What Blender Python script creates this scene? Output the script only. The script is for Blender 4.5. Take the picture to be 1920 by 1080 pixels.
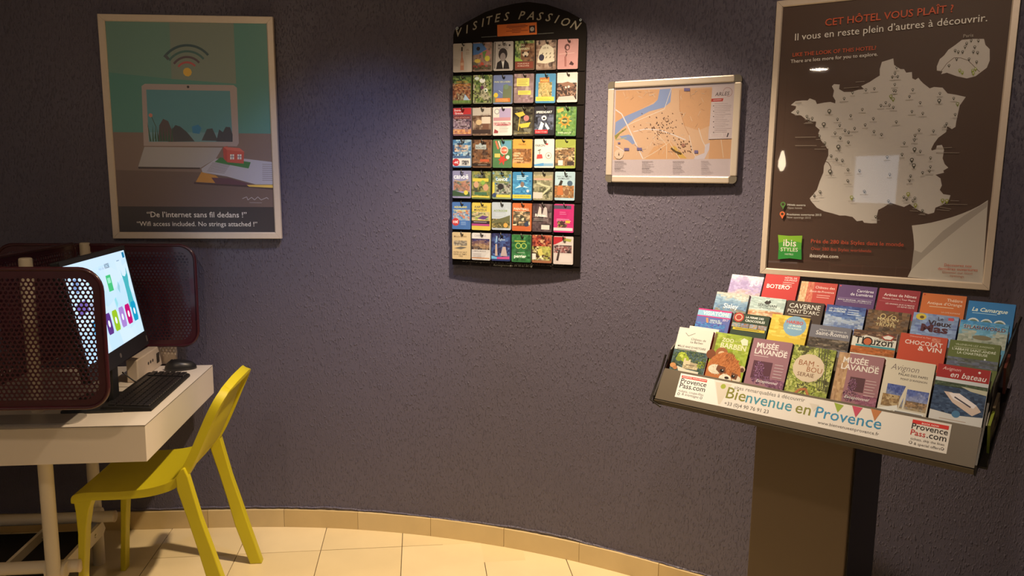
import bpy, bmesh, math, random
from mathutils import Vector, Matrix
from math import sin, cos, pi, radians, atan2, sqrt
random.seed(7)
SC = bpy.context.scene
COL = SC.collection
for _o in list(bpy.data.objects): bpy.data.objects.remove(_o)

# ------------------------------------------------------------------ camera
_p, _r = radians(8.1463), radians(0.72996)
_U0 = Vector((0, sin(_p), cos(_p))); _B = Vector((0, -cos(_p), sin(_p))); _R0 = Vector((1, 0, 0))
_R = _R0*cos(_r) + _U0*sin(_r); _U = -_R0*sin(_r) + _U0*cos(_r)
cam = bpy.data.cameras.new('camera'); cam.sensor_width = 36; cam.lens = 1397.11/1920*36
cam.clip_start = 0.02
camo = bpy.data.objects.new('camera', cam); COL.objects.link(camo)
M = Matrix.Identity(4)
for i in range(3): M[i][0], M[i][1], M[i][2] = _R[i], _U[i], _B[i]
M[2][3] = 1.5
camo.matrix_world = M
SC.camera = camo

# ------------------------------------------------------------------ world, exposure, lamps
w = bpy.data.worlds.new('world'); SC.world = w; w.use_nodes = True
w.node_tree.nodes['Background'].inputs[0].default_value = (.5, .6, .8, 1)
w.node_tree.nodes['Background'].inputs[1].default_value = 0.3
SC.view_settings.view_transform = 'Standard'; SC.view_settings.look = 'None'
SC.view_settings.exposure = 0.0; SC.view_settings.gamma = 1; SC.view_settings.use_curve_mapping = False
SC.cycles.max_bounces = 6

def spot(name, loc, target, power, colr, size=120, blend=1.0, radius=.04):
    l = bpy.data.lights.new(name, 'SPOT'); l.energy = power; l.color = colr
    l.spot_size = radians(size); l.spot_blend = blend; l.shadow_soft_size = radius
    o = bpy.data.objects.new(name, l); COL.objects.link(o); o.location = loc
    o.rotation_euler = (Vector(target)-Vector(loc)).to_track_quat('-Z', 'Y').to_euler()
    return o
def arealight(name, loc, target, power, colr, sx, sy):
    l = bpy.data.lights.new(name, 'AREA'); l.energy = power; l.color = colr
    l.shape = 'RECTANGLE'; l.size = sx; l.size_y = sy
    o = bpy.data.objects.new(name, l); COL.objects.link(o); o.location = loc
    o.rotation_euler = (Vector(target)-Vector(loc)).to_track_quat('-Z', 'Y').to_euler()
    return o
WARM = (1.0, .66, .36)
SOFT = (1.0, .74, .52)
spot('spot_centre', (.05, 2.20, 2.55), (.0, 2.32, 0), 350, (1.0, .75, .48), size=104, blend=1.0, radius=.035)
spot('spot_desk', (-.9, .6, 2.55), (-1.3, 2.65, .95), 32, (1.0, .71, .45), size=92, blend=1.0, radius=.05)
spot('spot_stand', (.35, .75, 2.55), (1.02, 2.15, 1.45), 34, (1.0, .76, .55), size=92, blend=1.0, radius=.05)
spot('spot_rear', (-1.0, -1.4, 2.55), (-1.0, -1.2, 0), 35, (1.0, .78, .58), size=150, blend=1.0, radius=.06)
spot('added_cool_spot', (-.30, 2.05, 2.55), (-.72, 3.05, 1.18), 44, (.42, .56, 1.0), size=50, blend=1.0, radius=.05)  # added blue light for the tinted patch of wall, no fitting of its own

# ------------------------------------------------------------------ colour + materials
def lin1(c):
    c = max(0, min(255, c))/255
    return c/12.92 if c <= .04045 else ((c+.055)/1.055)**2.4
def lin(c): return tuple(lin1(v) for v in c)
def alb(c, white=(205, 185, 172), top=.74):
    return tuple(min(.92, lin1(a)/lin1(b)*top) for a, b in zip(c, white))
def mat(name, base=(.5, .5, .5), rough=.5, metal=0, spec=.5, bump=None, coat=0, noise=None):
    m = bpy.data.materials.new(name); m.use_nodes = True
    nt = m.node_tree; b = nt.nodes['Principled BSDF']
    b.inputs['Base Color'].default_value = (*base, 1); b.inputs['Roughness'].default_value = rough
    b.inputs['Metallic'].default_value = metal; b.inputs['Specular IOR Level'].default_value = spec
    b.inputs['Coat Weight'].default_value = coat; b.inputs['Coat Roughness'].default_value = .08
    if bump or noise:
        tc = nt.nodes.new('ShaderNodeTexCoord')
    if noise:      # (scale, amount) soft colour variation
        n = nt.nodes.new('ShaderNodeTexNoise'); n.inputs['Scale'].default_value = noise[0]; n.inputs['Detail'].default_value = 5
        nt.links.new(tc.outputs['Object'], n.inputs['Vector'])
        mx = nt.nodes.new('ShaderNodeMix'); mx.data_type = 'RGBA'
        mx.inputs[6].default_value = (*[v*(1-noise[1]) for v in base], 1); mx.inputs[7].default_value = (*[min(1, v*(1+noise[1])) for v in base], 1)
        nt.links.new(n.outputs['Fac'], mx.inputs[0]); nt.links.new(mx.outputs[2], b.inputs['Base Color'])
    if bump:       # (scale, strength, distance)
        n = nt.nodes.new('ShaderNodeTexNoise'); n.inputs['Scale'].default_value = bump[0]; n.inputs['Detail'].default_value = 6
        nt.links.new(tc.outputs['Object'], n.inputs['Vector'])
        bp = nt.nodes.new('ShaderNodeBump'); bp.inputs['Strength'].default_value = bump[1]; bp.inputs['Distance'].default_value = bump[2]
        nt.links.new(n.outputs['Fac'], bp.inputs['Height']); nt.links.new(bp.outputs['Normal'], b.inputs['Normal'])
    return m
def printmat(name, rough=.4, emit=0, coat=0):
    m = bpy.data.materials.new(name); m.use_nodes = True
    nt = m.node_tree; b = nt.nodes['Principled BSDF']
    a = nt.nodes.new('ShaderNodeVertexColor'); a.layer_name = 'Col'
    nt.links.new(a.outputs['Color'], b.inputs['Base Color']); b.inputs['Roughness'].default_value = rough
    b.inputs['Specular IOR Level'].default_value = .28
    b.inputs['Coat Weight'].default_value = coat; b.inputs['Coat Roughness'].default_value = .12
    if emit:
        b.inputs['Base Color'].default_value = (0, 0, 0, 1)
        nt.links.remove(b.inputs['Base Color'].links[0])
        nt.links.new(a.outputs['Color'], b.inputs['Emission Color']); b.inputs['Emission Strength'].default_value = emit
    return m
MT = {}
def wallmat(name, base, strength=.55):
    m = bpy.data.materials.new(name); m.use_nodes = True
    nt = m.node_tree; b = nt.nodes['Principled BSDF']
    tc = nt.nodes.new('ShaderNodeTexCoord'); mp = nt.nodes.new('ShaderNodeMapping'); mp.inputs['Scale'].default_value = (1, 1, .42)
    nt.links.new(tc.outputs['Object'], mp.inputs['Vector'])
    n1 = nt.nodes.new('ShaderNodeTexNoise'); n1.inputs['Scale'].default_value = 300; n1.inputs['Detail'].default_value = 4; n1.inputs['Roughness'].default_value = .6
    n2 = nt.nodes.new('ShaderNodeTexNoise'); n2.inputs['Scale'].default_value = 165; n2.inputs['Detail'].default_value = 5
    n3 = nt.nodes.new('ShaderNodeTexNoise'); n3.inputs['Scale'].default_value = 4.5; n3.inputs['Detail'].default_value = 3
    for n in (n1, n2): nt.links.new(mp.outputs[0], n.inputs['Vector'])
    nt.links.new(tc.outputs['Object'], n3.inputs['Vector'])
    r3 = nt.nodes.new('ShaderNodeMapRange'); r3.inputs[1].default_value = .38; r3.inputs[2].default_value = .62; r3.inputs[3].default_value = .15
    nt.links.new(n3.outputs['Fac'], r3.inputs[0])
    pw = nt.nodes.new('ShaderNodeMath'); pw.operation = 'MULTIPLY'   # patchy trowel marks
    nt.links.new(n1.outputs['Fac'], pw.inputs[0]); nt.links.new(r3.outputs[0], pw.inputs[1])
    ad = nt.nodes.new('ShaderNodeMath'); ad.operation = 'ADD'
    r2 = nt.nodes.new('ShaderNodeMapRange'); r2.inputs[1].default_value = .54; r2.inputs[2].default_value = .78; r2.inputs[4].default_value = 1.1   # sparse raised specks
    nt.links.new(n2.outputs['Fac'], r2.inputs[0])
    nt.links.new(pw.outputs[0], ad.inputs[0]); nt.links.new(r2.outputs[0], ad.inputs[1])
    bp = nt.nodes.new('ShaderNodeBump'); bp.inputs['Strength'].default_value = strength; bp.inputs['Distance'].default_value = .0042
    nt.links.new(ad.outputs[0], bp.inputs['Height']); nt.links.new(bp.outputs['Normal'], b.inputs['Normal'])
    mx = nt.nodes.new('ShaderNodeMix'); mx.data_type = 'RGBA'
    mx.inputs[6].default_value = (*[v*.88 for v in base], 1); mx.inputs[7].default_value = (*[v*1.1 for v in base], 1)
    nt.links.new(n3.outputs['Fac'], mx.inputs[0]); nt.links.new(mx.outputs[2], b.inputs['Base Color'])
    b.inputs['Roughness'].default_value = .42; b.inputs['Specular IOR Level'].default_value = .4
    return m
MT['wall'] = wallmat('slate_plaster', (.106, .100, .154), .72)
MT['wall_pale'] = mat('pale_plaster', (.55, .5, .45), .8, bump=(60, .2, .003))
MT['ceiling'] = mat('ceiling_paint', (.55, .52, .48), .85, bump=(80, .1, .002))
MT['tile'] = mat('beige_tile', (.71, .59, .36), .32, noise=(5, .10), bump=(30, .05, .001))
MT['tile2'] = mat('beige_tile_pale', (.75, .63, .40), .32, noise=(6, .10), bump=(30, .05, .001))
MT['skirt'] = mat('skirting_tile', (.56, .43, .22), .35, noise=(9, .12))
MT['skirt2'] = mat('skirting_tile_pale', (.62, .49, .27), .35, noise=(9, .12))
MT['grout'] = mat('grout', (.12, .085, .05), .9)
MT['yellow'] = mat('yellow_plastic', (.52, .46, .012), .42, noise=(3, .05), bump=(160, .04, .001))
MT['white_lam'] = mat('white_laminate', (.72, .66, .60), .38, noise=(3, .03))
MT['edge'] = mat('dark_edge', (.06, .05, .05), .6)
MT['white_met'] = mat('cream_powder_coat', (.62, .56, .46), .4, noise=(8, .05))
MT['burgundy'] = mat('burgundy_metal', (.052, .008, .017), .3, coat=.3, noise=(30, .2))
MT['black'] = mat('black_plastic', (.012, .012, .014), .38)
MT['blackmat'] = mat('black_matt_plastic', (.009, .008, .009), .7, spec=.3, bump=(300, .1, .0005))
MT['key'] = mat('key_plastic', (.02, .018, .02), .35)
MT['greyglass'] = mat('grey_acrylic', (.34, .31, .28), .3)
MT['adapter'] = mat('cream_plastic', (.62, .52, .42), .45, noise=(40, .08))
MT['frame'] = mat('champagne_frame', (.70, .62, .55), .42, metal=.15, noise=(60, .05))
MT['frame2'] = mat('satin_aluminium', (.52, .47, .43), .34, metal=.35, bump=(200, .03, .0005))
MT['corner'] = mat('grey_plastic_corner', (.11, .10, .085), .5)
MT['rackboard'] = mat('black_rack_board', (.006, .004, .004), .6, spec=.15, noise=(12, .1))
MT['hook'] = mat('black_hook', (.01, .01, .01), .3)
MT['greybrown'] = mat('taupe_powder_coat', (.080, .066, .050), .42, bump=(500, .12, .0005), noise=(6, .06))
MT['column'] = mat('column_laminate', (.155, .11, .07), .5, bump=(240, .08, .0005), noise=(3, .08))
MT['blackmetal'] = mat('black_metal', (.012, .010, .009), .35)
MT['chrome'] = mat('worn_steel', (.5, .47, .42), .3, metal=.9)
MT['red'] = mat('red_paper', (.4, .02, .02), .5)
MT['print'] = printmat('coated_print', .5)
MT['poster'] = printmat('poster_print', .5)
MT['screen'] = printmat('screen_glow', .3, emit=1.15)
def glassmat(nm='clear_pane', ro=.02):
    m = bpy.data.materials.new(nm); m.use_nodes = True; nt = m.node_tree
    for n in list(nt.nodes): nt.nodes.remove(n)
    o = nt.nodes.new('ShaderNodeOutputMaterial'); t = nt.nodes.new('ShaderNodeBsdfTransparent'); g = nt.nodes.new('ShaderNodeBsdfGlossy')
    g.inputs['Roughness'].default_value = ro; lw = nt.nodes.new('ShaderNodeLayerWeight')
    p5 = nt.nodes.new('ShaderNodeMath'); p5.operation = 'POWER'; p5.inputs[1].default_value = 5; nt.links.new(lw.outputs['Facing'], p5.inputs[0])
    f = nt.nodes.new('ShaderNodeMath'); f.operation = 'MULTIPLY_ADD'; f.inputs[1].default_value = .9; f.inputs[2].default_value = .045; nt.links.new(p5.outputs[0], f.inputs[0])
    mx = nt.nodes.new('ShaderNodeMixShader'); nt.links.new(f.outputs[0], mx.inputs[0]); nt.links.new(t.outputs[0], mx.inputs[1]); nt.links.new(g.outputs[0], mx.inputs[2])
    nt.links.new(mx.outputs[0], o.inputs[0]); return m
MT['pane'] = glassmat(); MT['pane_matt'] = glassmat('satin_pane', .3)
def emat(name, c, s):
    m = bpy.data.materials.new(name); m.use_nodes = True; b = m.node_tree.nodes['Principled BSDF']
    b.inputs['Base Color'].default_value = (*c, 1); b.inputs['Emission Color'].default_value = (*c, 1); b.inputs['Emission Strength'].default_value = s
    return m

# ------------------------------------------------------------------ mesh builders
class MB:
    def __init__(s): s.v = []; s.f = []; s.sm = []
    def add(s, vs, fs, smooth=False):
        k = len(s.v); s.v += [tuple(v) for v in vs]
        for f in fs: s.f.append(tuple(i+k for i in f)); s.sm.append(smooth)
    def box(s, x0, y0, z0, x1, y1, z1, b=0, fr=None):
        if b <= 0:
            vs = [Vector(p) for p in [(x0,y0,z0),(x1,y0,z0),(x1,y1,z0),(x0,y1,z0),(x0,y0,z1),(x1,y0,z1),(x1,y1,z1),(x0,y1,z1)]]
            fs = [(3,2,1,0),(4,5,6,7),(0,1,5,4),(1,2,6,5),(2,3,7,6),(3,0,4,7)]
        else:
            b = min(b, (x1-x0)/2.01, (y1-y0)/2.01, (z1-z0)/2.01)
            bm = bmesh.new(); bmesh.ops.create_cube(bm, size=1)
            for v in bm.verts: v.co = Vector(((x0+x1)/2+v.co.x*(x1-x0), (y0+y1)/2+v.co.y*(y1-y0), (z0+z1)/2+v.co.z*(z1-z0)))
            bmesh.ops.bevel(bm, geom=list(bm.edges), offset=b, segments=2, affect='EDGES', profile=.5)
            bm.verts.index_update(); vs = [v.co.copy() for v in bm.verts]; fs = [tuple(v.index for v in f.verts) for f in bm.faces]; bm.free()
        if fr: vs = [fr @ v for v in vs]
        s.add(vs, fs)
    def prism(s, pts, d, fr=None, axis=2):
        """pts: 2D outline, extruded 0..d on the third axis (axis=2: xy outline up z; axis=0: (y,z) outline along x)"""
        n = len(pts)
        def mk(p, h): return Vector((p[0], p[1], h)) if axis == 2 else Vector((h, p[0], p[1]))
        vs = [mk(p, 0) for p in pts]+[mk(p, d) for p in pts]
        if fr: vs = [fr @ v for v in vs]
        s.add(vs, [tuple(range(n))[::-1], tuple(range(n, 2*n))]+[(i, (i+1) % n, n+(i+1) % n, n+i) for i in range(n)])
    def tube(s, path, r, seg=12, cap=True, smooth=True):
        path = [Vector(p) for p in path]; rings = []
        rr = r if isinstance(r, (list, tuple)) else [r]*len(path)
        prev = None
        for i, p in enumerate(path):
            t = (path[min(i+1, len(path)-1)]-path[max(i-1, 0)]).normalized()
            if prev is None: a = t.orthogonal().normalized()
            else: a = (prev-t*prev.dot(t)).normalized()
            prev = a; b = t.cross(a)
            rings.append([p+(a*cos(2*pi*j/seg)+b*sin(2*pi*j/seg))*rr[i] for j in range(seg)])
        vs = [v for q in rings for v in q]
        s.add(vs, [(i*seg+j, i*seg+(j+1) % seg, (i+1)*seg+(j+1) % seg, (i+1)*seg+j) for i in range(len(path)-1) for j in range(seg)], smooth)
        if cap: s.add(rings[0], [tuple(range(seg))[::-1]]); s.add(rings[-1], [tuple(range(seg))])
    def build(s, name, m, parent=None, mw=None, recalc=True):
        me = bpy.data.meshes.new(name); me.from_pydata(s.v, [], s.f)
        me.polygons.foreach_set('use_smooth', s.sm)
        if recalc:
            bm = bmesh.new(); bm.from_mesh(me); bmesh.ops.recalc_face_normals(bm, faces=bm.faces); bm.to_mesh(me); bm.free()
        me.materials.append(m); me.update()
        return link(name, me, parent, mw)
def link(name, me, parent=None, mw=None):
    o = bpy.data.objects.new(name, me); COL.objects.link(o)
    if parent is not None: o.parent = parent
    if mw is not None: o.matrix_local = mw
    return o
def tag(o, label=None, cat=None, group=None, kind=None):
    if label: o['label'] = label
    if cat: o['category'] = cat
    if group: o['group'] = group
    if kind: o['kind'] = kind
    return o
def empty(name, mw, label=None, cat=None, group=None):
    o = bpy.data.objects.new(name, None); COL.objects.link(o); o.empty_display_size = .05
    o.matrix_world = mw; return tag(o, label, cat, group)
def frame3(o, x, y, z):
    """matrix from origin and three axes"""
    m = Matrix.Identity(4)
    for i in range(3): m[i][0], m[i][1], m[i][2], m[i][3] = x[i], y[i], z[i], o[i]
    return m
def yawm(o, deg): return Matrix.Translation(Vector(o)) @ Matrix.Rotation(radians(deg), 4, 'Z')
def rrect(w, h, r, seg=6, cx=0, cy=0):
    pts = []
    for sx, sy, a0 in ((1, 1, 0), (-1, 1, 90), (-1, -1, 180), (1, -1, 270)):
        for i in range(seg+1):
            a = radians(a0+90*i/seg); pts.append((cx+sx*(w/2-r)+r*cos(a), cy+sy*(h/2-r)+r*sin(a)))
    return pts

# ------------------------------------------------------------------ flat print (lettering, pictures) in a local x-right / z-up plane, facing -y
_TC = {}
def glyphs(t, bold=0, ital=0):
    k = (t, bold, ital)
    if k not in _TC:
        cu = bpy.data.curves.new('t', 'FONT'); cu.body = t; cu.size = 1; cu.resolution_u = 2; cu.offset = bold; cu.shear = ital; cu.fill_mode = 'FRONT'
        ob = bpy.data.objects.new('t', cu); me = ob.to_mesh()
        vs = [(v.co.x, v.co.y) for v in me.vertices]; fs = [tuple(p.vertices) for p in me.polygons]
        ob.to_mesh_clear(); bpy.data.objects.remove(ob); bpy.data.curves.remove(cu)
        if not vs: vs = [(0, 0), (1, 0), (1, 1)]; fs = []
        x0 = min(v[0] for v in vs); x1 = max(v[0] for v in vs)
        _TC[k] = ([((x-x0), y) for x, y in vs], fs, x1-x0)
    return _TC[k]
class Art:
    def __init__(s, white=(205, 185, 172), step=5e-5, y0=0., top=.74, sat=1.):
        s.sat = sat
        s.v = []; s.f = []; s.c = []; s.y = y0; s.step = step; s.white = white; s.top = top
    def col(s, c):
        m = (c[0]+c[1]+c[2])/3; c = tuple(m+(v-m)*s.sat for v in c)
        return alb(c, s.white, s.top)
    def raw(s, vs, fs, cols):
        k = len(s.v); s.v += [tuple(v) for v in vs]
        for f, c in zip(fs, cols): s.f.append(tuple(i+k for i in f)); s.c.append(c)
    def flat(s, pts, fs, c):
        s.y -= s.step
        cc = s.col(c)
        s.raw([(p[0], s.y, p[1]) for p in pts], fs, [cc]*len(fs))
    def P(s, c, pts):
        if len(pts) > 4:
            from mathutils.geometry import tessellate_polygon
            s.flat(pts, [tuple(t) for t in tessellate_polygon([[Vector((p[0], p[1], 0)) for p in pts]])], c)
        else: s.flat(pts, [tuple(range(len(pts)))], c)
    def R(s, c, x0, z0, x1, z1): s.flat([(x0, z0), (x1, z0), (x1, z1), (x0, z1)], [(0, 1, 2, 3)], c)
    def C(s, c, p, r, ry=None, n=14):
        ry = ry or r
        s.flat([(p[0]+r*cos(2*pi*i/n), p[1]+ry*sin(2*pi*i/n)) for i in range(n)], [tuple(range(n))], c)
    def L(s, c, w, pts):
        vs = []; fs = []
        for i in range(len(pts)-1):
            a = Vector(pts[i]); b = Vector(pts[i+1]); d = b-a
            if d.length < 1e-7: continue
            n = Vector((-d.y, d.x)).normalized()*w/2; k = len(vs); vs += [a-n, b-n, b+n, a+n]; fs.append((k, k+1, k+2, k+3))
        s.flat(vs, fs, c)
    def T(s, c, t, a, b, bold=0, ital=0, hs=1.0):
        vs, fs, w = glyphs(t, round(bold*.45, 4), ital); a = Vector(a); b = Vector(b); d = b-a; k = d.length/w; u = d.normalized(); n = Vector((-u.y, u.x))
        s.flat([a+u*(x*k)+n*(y*k*hs) for x, y in vs], fs, c)
    def G(s, c, t, p, rot, h, bold=.01, ital=.35):
        vs, fs, w = glyphs(t, bold, ital); k = h/.73; r = radians(rot); u = Vector((cos(r), sin(r))); n = Vector((-u.y, u.x)); p = Vector(p)
        s.flat([p+u*((x-w/2)*k)+n*((y-.36)*k) for x, y in vs], fs, c)
    def N(s, pal, x0, z0, x1, z1, nx, ny, seed=0, jit=14, sc=3.0, vert=False):
        """little picture: a grid of coloured cells; the palette runs with smooth noise (and downwards when vert)"""
        from mathutils import noise
        s.y -= s.step; vs = []; fs = []; cols = []; rnd = random.Random(seed)
        for j in range(ny+1):
            for i in range(nx+1):
                jx = jz = 0
                if 0 < i < nx: jx = rnd.uniform(-.35, .35)
                if 0 < j < ny: jz = rnd.uniform(-.35, .35)
                vs.append((x0+(x1-x0)*(i+jx)/nx, s.y, z1+(z0-z1)*(j+jz)/ny))
        for j in range(ny):
            for i in range(nx):
                q = noise.noise(Vector((i/nx*sc+seed*7.1, j/ny*sc*1.3, seed*3.3)))*.8+noise.noise(Vector((i/nx*sc*3.1+seed*2.1, j/ny*sc*3.7, seed*1.7)))*.55+rnd.uniform(-.08, .08)
                t = (j+.5)/ny+q*.45 if vert else .5+q*1.1
                t = max(0, min(.999, t))*(len(pal)-1); a = int(t); fr = t-a
                fr = max(0, min(1, (fr-.2)/.6))
                jj = rnd.uniform(-jit, jit)
                c = tuple(max(0, pal[a][k]*(1-fr)+pal[a+1][k]*fr+jj) for k in range(3)) if len(pal) > 1 else tuple(max(0, v+jj) for v in pal[0])
                k = j*(nx+1)+i; fs.append((k, k+nx+1, k+nx+2, k+1)); cols.append(s.col(c))
        s.raw(vs, fs, cols)
    def box(s, w, h, d, c, r=.004, edge=None):
        """rounded card body: front face at y=0, from x 0..w, z 0..-h, going back to y=d"""
        pts = rrect(w, h, r, 3, w/2, -h/2); n = len(pts); cc = s.col(c); ec = s.col(edge or c)
        s.raw([(p[0], 0, p[1]) for p in pts]+[(p[0], d, p[1]) for p in pts], [tuple(range(n)), tuple(range(n, 2*n))[::-1]]+[(i, n+i, n+(i+1) % n, (i+1) % n) for i in range(n)], [cc, ec]+[ec]*n)
    def mesh(s, name, m):
        me = bpy.data.meshes.new(name); me.from_pydata(s.v, [], s.f)
        at = me.color_attributes.new('Col', 'FLOAT_COLOR', 'CORNER'); buf = []
        for p, c in zip(me.polygons, s.c): buf += [c[0], c[1], c[2], 1.0]*p.loop_total
        at.data.foreach_set('color', buf); me.materials.append(m); me.update(); return me
    def build(s, name, m, parent=None, mw=None): return link(name, s.mesh(name, m), parent, mw)
def run_spec(art, items, k=1e-4, gh=.033):
    for it in items:
        q = it[0]
        if q == 'P': art.P(it[1], [(x*k, y*k) for x, y in it[2]])
        elif q == 'T': art.T(it[1], it[2], (it[3][0]*k, it[3][1]*k), (it[4][0]*k, it[4][1]*k), it[5], it[6])
        elif q == 'C': art.C(it[1], (it[2][0]*k, it[2][1]*k), it[3]*k, n=9)
        elif q == 'L': art.L(it[1], it[2]*k, [(x*k, y*k) for x, y in it[3]])
        elif q == 'G': art.G(it[1], it[2], (it[3][0]*k, it[3][1]*k), it[4], gh)
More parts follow.
